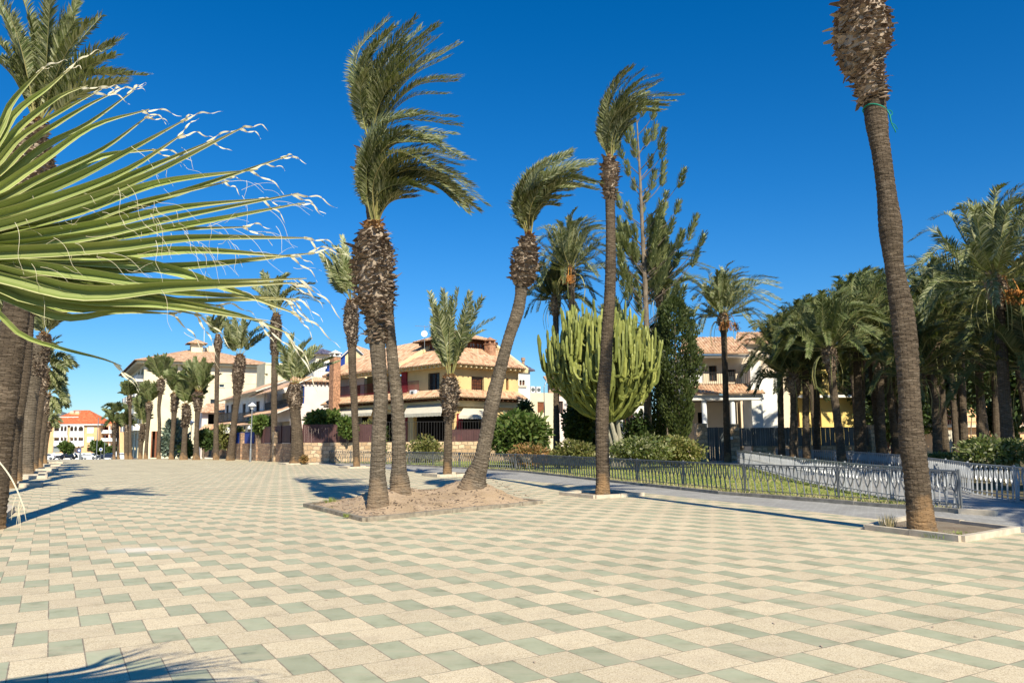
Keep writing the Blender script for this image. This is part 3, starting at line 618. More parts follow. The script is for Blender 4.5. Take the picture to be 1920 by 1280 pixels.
FAR = [
 ('palm with a broad fan of upright fronds before the blank cream wall', 70, [(368, 863, 15), (368, 845, 10), (369, 800, 8), (371, 765, 10)], [(371, 770, 12), (371, 755, 19), (371, 742, 20), (373, 732, 10)], [[(373, 735), (358, 705), (340, 688)], [(373, 735), (362, 700), (352, 676)], [(373, 735), (370, 700), (366, 671)], [(374, 735), (378, 700), (383, 673)], [(374, 735), (388, 705), (400, 682)], [(374, 735), (392, 715), (408, 705)], [(373, 735), (354, 715), (336, 706)]]),
 ('low palm with a swollen trunk between the silvery conifer and the fan-crowned palm', 70.5, [(344, 862, 15), (345, 840, 10), (347, 805, 10), (349, 780, 15)], [(347, 800, 14), (349, 780, 18), (350, 768, 16), (347, 757, 9)], [[(348, 760), (342, 740), (338, 722)], [(348, 760), (350, 735), (352, 715)], [(349, 760), (358, 735), (364, 720)], [(349, 760), (368, 740), (388, 725)], [(348, 760), (362, 748), (380, 745)]]),
 ('palm with an arching rounded crown, third trunk from the block corner', 72, [(321, 862, 9), (322, 840, 8), (325, 800, 8), (327, 765, 10)], [(326, 772, 11), (328, 755, 15), (328, 745, 14), (325, 737, 8)], [[(326, 740), (318, 715), (309, 706)], [(326, 740), (320, 712), (312, 696)], [(326, 740), (328, 710), (328, 691)], [(327, 740), (336, 712), (344, 697)], [(327, 740), (342, 718), (352, 708)], [(327, 740), (342, 728), (354, 724)]]),
 ('wavy-trunked palm with an upright tuft just before the block corner', 75, [(298, 862, 8), (297, 840, 7), (299, 800, 6), (298, 765, 6), (301, 735, 8)], [(301, 738, 9), (302, 727, 14), (302, 716, 13), (303, 710, 7)], [[(303, 713), (292, 690), (278, 671)], [(303, 713), (298, 688), (294, 667)], [(303, 713), (306, 688), (310, 665)], [(303, 713), (312, 690), (319, 672)], [(303, 713), (316, 700), (326, 692)], [(302, 713), (288, 695), (276, 688)]]),
 ('palm with a dense dark tuft in front of the balconies', 75.5, [(273, 861, 8), (275, 830, 6), (278, 790, 7), (280, 765, 9)], [(279, 772, 9), (280, 762, 13), (280, 754, 8)], [[(280, 756), (272, 735), (266, 720)], [(280, 756), (278, 732), (276, 716)], [(281, 756), (286, 735), (291, 719)], [(281, 756), (290, 742), (298, 735)], [(280, 756), (270, 742), (262, 738)]]),
 ('low dark-bulbed palm at the foot of the balconies', 76.5, [(263, 861, 8), (264, 835, 8), (266, 820, 10), (268, 795, 9)], [(266, 825, 10), (268, 805, 11), (268, 795, 7)], [[(268, 796), (262, 770), (258, 745)], [(268, 796), (268, 765), (266, 740)], [(268, 796), (275, 770), (278, 750)], [(268, 796), (276, 785), (284, 780)]]),
 ('slim palm against the left edge of the cream block', 77, [(245, 861, 7), (244, 820, 5), (244, 780, 5), (243, 755, 6)], [(243, 758, 7), (243, 748, 10), (243, 742, 6)], [[(243, 743), (238, 730), (232, 718)], [(243, 743), (243, 728), (243, 714)], [(243, 743), (249, 730), (254, 721)], [(243, 743), (236, 738), (230, 735)], [(243, 743), (250, 738), (257, 736)]]),
 ('small shaggy palm at the far end of the right palm row', 79, [(237, 861, 7), (237, 840, 8), (237, 810, 8)], [(237, 812, 8), (237, 803, 9), (237, 796, 6)], [[(237, 798), (232, 785), (227, 778)], [(237, 798), (237, 782), (238, 772)], [(237, 798), (242, 786), (247, 780)], [(237, 798), (244, 793), (250, 794)]]),
 ('drooping dark palm beside the orange block, left one of the pair', 110, [(214, 858, 5), (214, 830, 6), (214, 800, 7)], [(214, 815, 8), (214, 800, 8), (214, 792, 5)], [[(214, 795), (205, 780), (192, 786)], [(214, 795), (206, 776), (196, 768)], [(214, 795), (214, 775), (218, 760)], [(214, 795), (222, 780), (232, 786)], [(214, 795), (207, 788), (198, 798)], [(214, 795), (222, 790), (230, 798)]]),
 ('drooping palm with curled fronds high over the orange block, right one of the pair', 112, [(222, 858, 5), (221, 820, 5), (220, 785, 5)], [(220, 790, 6), (220, 780, 6), (220, 774, 4)], [[(220, 776), (208, 758), (193, 764)], [(220, 776), (212, 760), (202, 757)], [(220, 776), (220, 762), (222, 756)], [(220, 776), (228, 758), (238, 766)], [(220, 776), (232, 764), (240, 775)], [(220, 776), (210, 770), (200, 776)]]),
]
for k, (lb, Y, tr, bo, cw) in enumerate(FAR):
    traced_palm('palm_tree', lb, Y, tr, bo, cw, 40+k, reps=3, jit=.12, n=18, ll=.75, w=.075, wind=(.05, 0, 0), depth=1.2, bootsize=1.3, frondmat='frond_mid', group='palms of the far right row')
# left row
LEFT = [
 ('big dark-trunked palm at the left edge, its crown above the fan leaf', 15.3, [(-30, 1010, 62), (-14, 900, 54), (0, 800, 49), (14, 700, 46), (24, 630, 46), (36, 540, 44), (46, 440, 46), (54, 380, 48), (58, 340, 50)],
   [(54, 385, 56), (56, 350, 84), (57, 320, 92), (60, 290, 84), (62, 262, 62), (66, 240, 40), (68, 225, 26)],
   [[(66, 235), (55, 160), (30, 60), (-10, -20)], [(68, 235), (70, 150), (60, 60), (40, -15)], [(70, 235), (84, 150), (90, 60), (95, -20)], [(72, 235), (95, 160), (120, 70), (150, -10)], [(74, 235), (100, 170), (140, 90), (190, 30)], [(75, 235), (110, 190), (165, 110), (232, 70)], [(76, 235), (120, 180), (180, 140), (275, 142)], [(70, 235), (100, 190), (140, 140), (200, 110)], [(66, 235), (50, 180), (20, 110), (-20, 60)], [(67, 235), (60, 170), (45, 100), (15, 30)], [(72, 235), (90, 170), (105, 100), (140, 40)], [(73, 235), (105, 190), (150, 120), (210, 90)], [(68, 235), (60, 180), (30, 130), (5, 110)], [(75, 235), (115, 200), (165, 165), (235, 150)]], 2, dict(jit=.09, n=60, ll=.42, w=.019, depth=.9)),
 ('palm with a shaggy neck, the nearest whole trunk in the left row', 28.9, [(14, 914, 30), (18, 890, 24), (24, 830, 21), (34, 770, 21), (44, 700, 23), (47, 650, 24), (50, 600, 24), (50, 560, 26)], [(50, 590, 30), (52, 570, 44), (52, 545, 48), (52, 520, 36), (52, 505, 18)], [[(52, 508), (30, 460), (10, 430)], [(52, 508), (60, 450), (85, 420)], [(52, 508), (75, 470), (110, 460)], [(52, 508), (45, 450), (50, 410)]], 2, dict(n=30, ll=.5, w=.03)),
 ('thin straight palm squeezed between two thicker trunks of the left row', 33, [(31, 898, 20), (33, 860, 15), (36, 800, 14), (40, 740, 14), (44, 690, 14), (47, 640, 15)], [(46, 660, 16), (47, 640, 22), (48, 620, 22), (49, 605, 12)], [[(49, 608), (40, 570), (30, 540)], [(49, 608), (52, 565), (60, 535)], [(49, 608), (65, 580), (85, 565)]], 2, dict(n=26, ll=.55, w=.04)),
 ('thick knotty palm whose bright petioles show just under the fan leaf', 38.7, [(48, 892, 28), (49, 860, 24), (53, 800, 23), (60, 740, 22), (66, 700, 26), (72, 670, 30), (76, 645, 34)], [(68, 705, 28), (72, 680, 34), (76, 660, 36), (79, 645, 34), (83, 632, 24), (86, 624, 14)], [[(84, 628), (70, 590), (60, 560)], [(85, 628), (80, 590), (78, 550)], [(86, 628), (92, 590), (98, 560)], [(87, 628), (103, 598), (122, 580)], [(87, 628), (106, 604), (128, 592)], [(83, 628), (66, 606), (54, 598)]], 3, dict(n=28, ll=.55, w=.045)),
 ('palm in the left row with fronds drooping out to the right below its neighbour', 45, [(62, 883, 16), (66, 840, 14), (70, 800, 13), (76, 750, 14), (82, 710, 15)], [(78, 740, 16), (82, 718, 20), (86, 700, 18), (88, 690, 10)], [[(88, 692), (100, 672), (118, 668), (136, 686)], [(88, 692), (104, 680), (122, 682), (132, 690)], [(88, 692), (100, 690), (110, 700), (118, 712)], [(88, 692), (92, 660), (100, 640), (112, 632)], [(88, 692), (80, 668), (66, 655), (56, 664)], [(88, 692), (96, 700), (106, 715), (108, 726)]], 3, dict(n=28, ll=.6, w=.045, wind=(.2, 0, -.1))),
 ('palm in the left row with the yellowish lower crown against the sky', 52, [(74, 874, 11), (77, 840, 10), (82, 800, 10), (86, 770, 11)], [(85, 780, 12), (88, 760, 14), (90, 745, 12), (91, 738, 7)], [[(91, 740), (104, 722), (120, 730), (131, 758)], [(91, 740), (106, 735), (118, 745), (126, 760)], [(91, 740), (100, 748), (106, 760), (108, 772)], [(91, 740), (98, 715), (108, 705), (122, 712)], [(91, 740), (84, 720), (72, 712), (62, 722)]], 3, dict(n=26, ll=.65, w=.05, wind=(.2, 0, -.1))),
 ('last small palm of the left row, reaching the orange block', 60, [(84, 868, 8), (85, 840, 8), (88, 815, 9), (91, 800, 9)], [(91, 808, 10), (92, 798, 10), (92, 792, 6)], [[(92, 793), (100, 780), (112, 788)], [(92, 793), (90, 778), (84, 770)], [(92, 793), (82, 785), (74, 792)], [(92, 793), (100, 790), (106, 800)]], 3, dict(n=22, ll=.6, w=.05)),
 ('left-row palm whose trunk is cut by the left edge of the frame', 24, [(-18, 925, 30), (-12, 860, 26), (-4, 780, 24), (0, 700, 22), (4, 640, 24)], [(2, 665, 26), (4, 640, 34), (5, 620, 32), (5, 605, 16)], [[(5, 608), (-5, 570), (-20, 540)], [(5, 608), (12, 570), (18, 540)], [(5, 608), (20, 588), (36, 580)], [(5, 608), (22, 575), (42, 560)]], 2, dict(n=30, ll=.5, w=.035)),
]
for k, (lb, Y, tr, bo, cw, rp, kw) in enumerate(LEFT):
    traced_palm('palm_tree', lb, Y, tr, bo, cw, 60+k, reps=rp, group='palms of the left row', bark='bark_grey' if k == 3 else 'bark', **kw)
for k, (x, y) in enumerate([g(10, 912), g(31, 897), g(48, 890), g(63, 883), g(75, 874), g(84, 869)]):
    planter(sqp(x+.2, y+.1, .95, .95), h=.16, label=['long pale kerb slab in front of the nearest left-row trunk', 'pale kerb slab round the thin left-row palm', 'kerb slab round the knotty thick palm', 'kerb slab fourth along the left row', 'kerb slab fifth along the left row', 'last kerb slab of the left row'][k])
planter([gp(-120, 990)[:2], gp(-40, 1015)[:2], gp(22, 960)[:2], gp(-40, 945)[:2]], h=.14, label='kerbed planter cut by the left edge of the frame, under the fan leaf')

# green rope on the tall palm
t = thing('green_rope', 'frayed green rope tied round the tall bare palm trunk', 'rope', at(1645, 208, 13.5))
mb = MB(); Yr = 13.5; c = at(1640, 206, Yr); r = .195
mb.tube([c+np.array((r*cos(a), r*sin(a), .02*sin(2*a)-.04*cos(a))) for a in np.linspace(0, 2*pi, 25)], .012, n=6); mb.build('loop', MT['rope'], t)
mb = MB(); e = c+np.array((r, -.05, -.03))
mb.tube(cr([e, e+(.03, -.03, -.10), e+(.05, -.03, -.25), e+(.11, -.02, -.38), e+(.13, 0, -.42)], 12), [.014]*6+[.011]*6, n=6)
mb.tube(cr([e, e+(.05, -.03, -.02), e+(.08, -.03, -.08), e+(.03, -.02, -.13)], 10), .009, n=5)
mb.tube(cr([e+(.05, -.03, -.25), e+(.10, -.05, -.30), e+(.16, -.02, -.37)], 8), .007, n=5); mb.build('loose_end', MT['rope'], t)

# ------------------------------------------------------------------ iron railings
def railing(P, label, spacing, hgt=.86, bay=3.1, mat='iron', seed=0, style='tulip', wid=.035, group='low iron railings of the garden', lean=0.):
    P = [np.array((p[0], p[1], gz(p[1]))) for p in P]; rg = random.Random(seed)
    t = thing('iron_railing', label, 'railing', P[0], group)
    d = [np.linalg.norm(b-a) for a, b in zip(P[:-1], P[1:])]; L = sum(d); cum = np.concatenate([[0], np.cumsum(d)])
    def pos(s):
        i = min(np.searchsorted(cum, s, side='right')-1, len(d)-1); i = max(i, 0); return P[i]+(P[i+1]-P[i])*((s-cum[i])/d[i]), (P[i+1]-P[i])/d[i]
    nb = max(1, round(L/bay)); mb = MB(); mb2 = MB()
    for a, b in zip(P[:-1], P[1:]):
        mb.bar(a+UP*hgt, b+UP*hgt, .05, .035); mb2.bar(a+UP*.14, b+UP*.14, .03, .02)
    mb.build('top_rail', MT[mat], t); mb2.build('bottom_rail', MT[mat], t)
    for k in range(nb+1):
        p, tt = pos(L*k/nb-1e-4 if k else 0); mb = MB(); n = np.array((-tt[1], tt[0], 0))
        mb.obox(p+UP*(hgt+.05)/2, tt*.022, n*.022, UP*(hgt+.05)/2); mb.build('post', MT[mat], t)
        if k == nb: break
        m = max(2, round((L/nb)/spacing)); mb = MB(); pa, _ = pos(L*k/nb+.03); pb, _ = pos(L*(k+1)/nb-.03); mb.bar(pa+UP*.045, pb+UP*.045, .03, .012); mb.bar(pa+UP*(hgt-.05), pb+UP*(hgt-.05), .046, .012)
        for i in range(m):
            q, tt = pos(L*k/nb+(L/nb)*(i+.5)/m); n = np.array((-tt[1], tt[0], 0)); jx = rg.uniform(-.012, .012)
            h0, h1 = .02 if style != 'bars' else .14, hgt-.015
            if style == 'tulip':
                # leaf-shaped upper half of two bowed flats over a single leg
                leg0 = q+tt*(.05+jx)+UP*h0; mid = q+UP*(hgt*.46)
                mb.bar(leg0, mid, .010, .040, up=n)
                for sg in (-1, 1):
                    arc = cr([mid, q+tt*sg*.06+UP*hgt*.62, q+tt*sg*.07+UP*hgt*.76, q+tt*sg*.045+UP*hgt*.9, q+tt*sg*.02+UP*h1], 8)
                    for a, b in zip(arc[:-1], arc[1:]): mb.bar(a, b, .008, .040, up=n)
            elif style == 'leaf':
                # solid leaf-shaped flat blade on a leg, turned a little to the rail
                V = []; w0 = wid
                prof = [(0, .012), (.42, .012), (.5, w0*.5), (.62, w0), (.78, w0), (.9, w0*.5), (.985, .006)]
                ax = tt*.94+n*.34
                for (hh, ww) in prof: V += [q-ax*ww+UP*hgt*hh, q+ax*ww+UP*hgt*hh]
                V2 = [v+n*.008 for v in V]; K = len(prof); fs = []
                for s_ in range(K-1):
                    a, b, c, e_ = 2*s_, 2*s_+1, 2*s_+3, 2*s_+2
                    fs += [(a, b, c, e_), (a+2*K, e_+2*K, c+2*K, b+2*K), (a, e_, e_+2*K, a+2*K), (b, b+2*K, c+2*K, c)]
                mb.add(V+V2, fs)
            else:
                mb.bar(q+UP*h0, q+UP*h1, .014, .014, up=n)
        mb.build('picket_panel', MT[mat], t)
    return t
railing(F1, 'long grey iron railing with bowed pickets along the front of the lawn', .25, seed=1)
railing(F2, 'railing on the lawn side of the garden path, coloured paler as if sunlit, pickets seen edge-on', .3, mat='iron_lit', seed=2)
F3 = [(11.6, 13.5), (12.3, 19), (12.8, 22.), (14.0, 25.6), (15.9, 32), (17.6, 42), (17.4, 52)]
railing(F3, 'railing on the far side of the garden path, before the palm grove', .3, mat='iron_lit', seed=3)
t = thing('lawn_kerb', 'grey concrete kerb edging the lawn below the railing, with a pale end stone', 'kerb', (K1[-1][0], K1[-1][1], 0))
mb = MB(); kerb(mb, [tuple(p) for p in K1]+[(9.62, 16.72)], .12, .085, gap=1.1); mb.build('kerb_row', MT['kerb_grey'], t)
mb = MB(); kerb(mb, [(9.5, 16.9), (9.95, 16.35)], .16, .1, gap=2); mb.build('end_stone', MT['kerb'], t)
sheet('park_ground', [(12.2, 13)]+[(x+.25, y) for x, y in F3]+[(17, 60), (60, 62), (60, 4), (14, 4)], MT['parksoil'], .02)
# ------------------------------------------------------------------ building kit
class Fr:                      # an upright face: o = origin on the ground, ex = unit vector to the right along it, n = outwards
    def __init__(s, o, ex):
        s.o = np.array([o[0], o[1], 0.]); s.ex = np.array([ex[0], ex[1], 0.]); s.ex /= np.linalg.norm(s.ex); s.n = np.array([s.ex[1], -s.ex[0], 0])
    def P(s, a, z, d=0.): return s.o+s.ex*a+UP*z+s.n*d
    def hit(s, x, y, d=0.):
        r = ray(x, y); c = s.o+s.n*d-np.array([0, 0, H]); t = (c@s.n)/(r@s.n); p = r*t-(s.o+s.n*d-np.array([0, 0, H])); return p@s.ex, p[2]
    def rect(s, x0, y0, x1, y1, d=0.):
        ym, xm = (y0+y1)/2, (x0+x1)/2
        return s.hit(x0, ym, d)[0], s.hit(x1, ym, d)[0], s.hit(xm, y1, d)[1], s.hit(xm, y0, d)[1]
    def box(s, mb, a0, a1, z0, z1, d0, d1, mi=0):
        mb.obox(s.P((a0+a1)/2, (z0+z1)/2, (d0+d1)/2), s.ex*(a1-a0)/2, UP*(z1-z0)/2, s.n*(d1-d0)/2, mi)
    def pbox(s, mb, x0, y0, x1, y1, d0, d1, mi=0):
        a0, a1, z0, z1 = s.rect(x0, y0, x1, y1, d1); s.box(mb, a0, a1, z0, z1, d0, d1, mi)
    def wall(s, mb, a0, a1, z0, z1, holes=(), d=0., th=.28, mi=0, uvs=False):
        A = sorted({a0, a1, *[min(max(q, a0), a1) for h in holes for q in h[:2]]}); Z = sorted({z0, z1, *[min(max(q, z0), z1) for h in holes for q in h[2:4]]})
        for i in range(len(A)-1):
            for j in range(len(Z)-1):
                am, zm = (A[i]+A[i+1])/2, (Z[j]+Z[j+1])/2
                if any(h[0] < am < h[1] and h[2] < zm < h[3] for h in holes): continue
                if A[i+1]-A[i] > .001 and Z[j+1]-Z[j] > .001: s.box(mb, A[i], A[i+1], Z[j], Z[j+1], d-th, d, mi)
def window(fr, t, h, d=0., mats=('wood', 'glass'), nv=2, nh=1, sill=True, name='window', back=True, grille=None, fw=.07):
    a0, a1, z0, z1 = h; mb = MB(); dd = d-.16
    fr.box(mb, a0, a0+fw, z0, z1, dd-.04, dd+.03); fr.box(mb, a1-fw, a1, z0, z1, dd-.04, dd+.03)
    fr.box(mb, a0+fw, a1-fw, z1-fw, z1, dd-.04, dd+.03); fr.box(mb, a0+fw, a1-fw, z0, z0+fw, dd-.04, dd+.03)
    for k in range(1, nv): a = a0+(a1-a0)*k/nv; fr.box(mb, a-fw*.4, a+fw*.4, z0+fw, z1-fw, dd-.03, dd+.02)
    for k in range(1, nh): z = z0+(z1-z0)*k/nh; fr.box(mb, a0+fw, a1-fw, z-.02, z+.02, dd-.02, dd+.015)
    w = mb.build(name, MT[mats[0]], t)
    mb = MB(); fr.box(mb, a0+.01, a1-.01, z0+.01, z1-.01, dd-.08, dd-.045); mb.build('pane', MT[mats[1]], w)
    if sill: mb = MB(); fr.box(mb, a0-.1, a1+.1, z0-.09, z0-.005, d-.02, d+.1); mb.build('sill', MT['sill'], w)
    if grille:
        mb = MB(); n = max(3, int((a1-a0)/.13))
        for k in range(n+1): a = a0+(a1-a0)*k/n; fr.box(mb, a-.012, a+.012, z0, z1, d+.02, d+.045)
        for k in range(4): z = z0+(z1-z0)*(k+.5)/4; fr.box(mb, a0, a1, z-.012, z+.012, d+.048, d+.06)
        mb.build('grille', MT[grille], w)
    return w
def tileroof(mb, pts, per=.24, amp=.075, th=.1, under=1):
    P = [np.array(p, float) for p in pts]; A, B = P[0], P[1]; e1 = (B-A)/np.linalg.norm(B-A)
    nn = np.cross(e1, P[2]-B); nn /= np.linalg.norm(nn); nn = nn if nn[2] > 0 else -nn; e2 = np.cross(nn, e1)
    Q = [((p-A)@e1, (p-A)@e2) for p in P]
    if max(q[1] for q in Q) < -min(q[1] for q in Q): e2 = -e2; Q = [(x, -y) for x, y in Q]
    x0, x1 = min(q[0] for q in Q), max(q[0] for q in Q); n = max(1, round((x1-x0)/per)); per = (x1-x0)/n; S = 6
    def yr(x):
        ys = []
        for i in range(len(Q)):
            (ax, ay), (bx, by) = Q[i], Q[(i+1) % len(Q)]
            if abs(bx-ax) < 1e-9: 
                if abs(x-ax) < 1e-6: ys += [ay, by]
                continue
            u = (x-ax)/(bx-ax)
            if -1e-9 <= u <= 1+1e-9: ys.append(ay+(by-ay)*u)
        return (min(ys), max(ys)) if ys else (0, 0)
    V = []; U = []
    for k in range(n*S+1):
        x = x0+(x1-x0)*k/(n*S); xx = min(max(x, x0+1e-6), x1-1e-6); y0, y1 = yr(xx); h = amp*abs(sin(pi*k/S))**.8
        y0 -= .06
        V += [A+e1*x+e2*y0-nn*th*.4, A+e1*x+e2*y0+nn*h, A+e1*x+e2*y1+nn*h]; U.append((x/per-1e-4, y0/.33, y1/.33))
    fs = []; uv = []
    for k in range(n*S):
        b = 3*k; (u0, p0, q0), (u1, p1, q1) = U[k], U[k+1]; uu = min(u0, u1)+.02
        fs += [(b+1, b+4, b+5, b+2), (b, b+3, b+4, b+1)]
        uv += [[(uu, p0), (uu+.1, p1), (uu+.1, q1), (uu, q0)], [(uu, .5)]*4]
    mb.add(V, fs, 0, uv)
    m = len(P); lo = [p-nn*(th) for p in P]; hi = [p-nn*.015 for p in P]
    mb.add(lo+hi, [tuple(range(m))[::-1], tuple(m+i for i in range(m))]+[(i, (i+1) % m, m+(i+1) % m, m+i) for i in range(m)], under)
def hiproof(mb, C, zE, over, rise, under=1, per=.24, ridge=None):
    # C: four ground corners in order (front-left, front-right, back-right, back-left)
    C = [np.array(c, float)[:2] for c in C]; c0 = sum(C)/4
    ex = (C[1]-C[0])/np.linalg.norm(C[1]-C[0]); ey = (C[3]-C[0])/np.linalg.norm(C[3]-C[0])
    W = np.linalg.norm(C[1]-C[0])+2*over; D = np.linalg.norm(C[3]-C[0])+2*over
    E = [C[0]-ex*over-ey*over, C[1]+ex*over-ey*over, C[2]+ex*over+ey*over, C[3]-ex*over+ey*over]
    if W >= D: r = max((W-D)/2, 0); R = [c0-ex*r, c0+ex*r]
    else: r = (D-W)/2; R = [c0-ey*r, c0+ey*r]
    e = [np.array([*q, zE]) for q in E]; R = [np.array([*q, zE+rise]) for q in R]
    if W >= D: faces = [[e[0], e[1], R[1], R[0]], [e[1], e[2], R[1]], [e[2], e[3], R[0], R[1]], [e[3], e[0], R[0]]]
    else: faces = [[e[0], e[1], R[0]], [e[1], e[2], R[1], R[0]], [e[2], e[3], R[1]], [e[3], e[0], R[0], R[1]]]
    for f in faces: tileroof(mb, f, per=per, under=under)
    return R
def prism(mb, pts, z0, z1, mi=0):
    n = len(pts); V = [(p[0], p[1], z0) for p in pts]+[(p[0], p[1], z1) for p in pts]
    mb.add(V, [tuple(range(n))[::-1], tuple(range(n, 2*n))]+[(i, (i+1) % n, n+(i+1) % n, n+i) for i in range(n)], mi)
def chimney(t, c, w, z0, z1, mat='brick_plain', cap='brick_plain', name='chimney', rot=YAW):
    mb = MB(); ex = np.array([cos(rot), sin(rot), 0]); ey = np.array([-sin(rot), cos(rot), 0]); c = np.array([c[0], c[1], 0.])
    mb.obox(c+UP*(z0+z1-.35)/2, ex*w/2, ey*w/2, UP*(z1-.35-z0)/2)
    o = mb.build(name, MT[mat], t); mb = MB()
    for i in (-1, 1):
        for j in (-1, 1): mb.obox(c+UP*(z1-.22)+ex*i*w*.38+ey*j*w*.38, ex*w*.1, ey*w*.1, UP*.13)
    mb.obox(c+UP*(z1-.05), ex*w*.6, ey*w*.6, UP*.04); mb.obox(c+UP*(z1-.38), ex*w*.58, ey*w*.58, UP*.03)
    V = [c+UP*(z1-.01)+ex*i*w*.5+ey*j*w*.5 for i, j in ((-1, -1), (1, -1), (1, 1), (-1, 1))]+[c+UP*(z1+.25)]
    mb.add(V, [(0, 1, 4), (1, 2, 4), (2, 3, 4), (3, 0, 4), (3, 2, 1, 0)]); mb.build('cap', MT[cap], o)
def wallrender(name, c, var=.06): return plain(name, c, rough=.9, var=var, scale=.7, bump=.12, fine=25.)
MT.update(
 cream=wallrender('cream_render', (.82, .72, .49)), cream_light=wallrender('pale_cream_render', (.84, .76, .56)), peach=wallrender('peach_render', (.80, .66, .49)),
 villa=wallrender('pale_yellow_render', (.76, .555, .265)), villa_trim=wallrender('trim_yellow_render', (.80, .64, .37)), brick_plain=plain('brick_chimney', (.55, .29, .17), var=.25, scale=6., fine=40.),
 pink=wallrender('pale_pink_render', (.82, .69, .62)), white=wallrender('white_render', (.83, .80, .74)), white_far=plain('white_paint', (.84, .84, .84), var=.04, bump=0),
 orange=wallrender('apricot_render', (.84, .50, .26)), yellow=wallrender('strong_yellow_render', (.86, .64, .22)), maroon=plain('maroon_paint', (.28, .03, .04), var=.08), redwall=plain('dark_red_panel', (.30, .02, .01), var=.1),
 wood=plain('brown_window_wood', (.12, .05, .022), rough=.6, var=.15), wood_red=plain('reddish_wood', (.26, .09, .04), rough=.6, var=.15), blue=plain('blue_paint', (.02, .06, .30), rough=.5, var=.05),
 glass=glassmat('window_glass'), glass_light=glassmat('pale_window_glass', (.25, .28, .28)), dark=plain('unlit_room_black', (.02, .017, .015), bump=0, spec=.05), sill=plain('sill_stone', (.66, .58, .46), var=.08),  # the near-black interior colour stands in for unlit rooms
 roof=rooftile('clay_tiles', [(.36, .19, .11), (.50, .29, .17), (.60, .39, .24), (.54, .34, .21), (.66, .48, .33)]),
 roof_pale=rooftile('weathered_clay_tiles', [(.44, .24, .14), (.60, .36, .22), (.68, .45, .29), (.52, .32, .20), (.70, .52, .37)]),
 roof_red=rooftile('red_clay_tiles', [(.50, .11, .04), (.58, .14, .05), (.62, .19, .08)]), roof_blue=rooftile('glazed_blue_tiles', [(.05, .05, .10), (.09, .09, .15), (.13, .12, .19), (.20, .18, .20)]),
 brick=stonemat('brick_masonry', (.52, .29, .17), (.62, .38, .24), (.55, .45, .36), .22, .07, 0.), 
 stone=stonemat('rubble_stone', (.47, .31, .18), (.74, .55, .36), (.36, .27, .18)), stone_brown=stonemat('brown_rubble_stone', (.30, .17, .10), (.52, .34, .21), (.24, .17, .12), .4, .24, .5),
 purple=plain('purple_brown_metal', (.095, .045, .045), rough=.5, var=.1, bump=.02), greymetal=plain('grey_green_metal', (.13, .15, .155), rough=.5, var=.15, bump=.02, scale=1.),
 canvas=plain('cream_awning_canvas', (.66, .60, .48), var=.05, bump=.05), canvas_white=plain('white_parasol_canvas', (.83, .80, .74), var=.05), steel=plain('galvanised_steel', (.40, .41, .42), rough=.4, var=.1, metal=.6), lampglass=plain('white_lamp_glass', (.8, .8, .78), bump=0),
)
LX = -AX       # right-hand direction of faces that look on to the promenade
def uvbox(mb, a, b, w, z0, z1, cap=None):
    # wall run with length/height uv
    a = np.array(a, float)[:2]; b = np.array(b, float)[:2]; t = (b-a); L = np.linalg.norm(t); t /= L; n = np.array((-t[1], t[0]))*w/2
    c = [a-n, b-n, b+n, a+n]
    V = [(*p, z0) for p in c]+[(*p, z1) for p in c]; u = a@t
    mb.add(V, [(0, 1, 5, 4), (1, 2, 6, 5), (2, 3, 7, 6), (3, 0, 4, 7), (4, 5, 6, 7)], 0,
        [[(u, z0), (u+L, z0), (u+L, z1), (u, z1)], [(0, z0), (w, z0), (w, z1), (0, z1)], [(u+L, z0), (u, z0), (u, z1), (u+L, z1)], [(0, z0), (w, z0), (w, z1), (0, z1)], [(u, 0), (u+L, 0), (u+L, w), (u, w)]])
def rail(mb, P, z0, z1, sp=.13, r=.012, top=.03):
    for a, b in zip(P[:-1], P[1:]):
        a = np.array([a[0], a[1], 0.]); b = np.array([b[0], b[1], 0.]); L = np.linalg.norm(b-a); n = max(1, int(L/sp))
        mb.bar(a+UP*z1, b+UP*z1, top, top); mb.bar(a+UP*(z0+.08), b+UP*(z0+.08), .02, .02)
        for k in range(n+1): p = a+(b-a)*k/n; mb.bar(p+UP*z0, p+UP*z1, r*2, r*2, up=(b-a)/L)

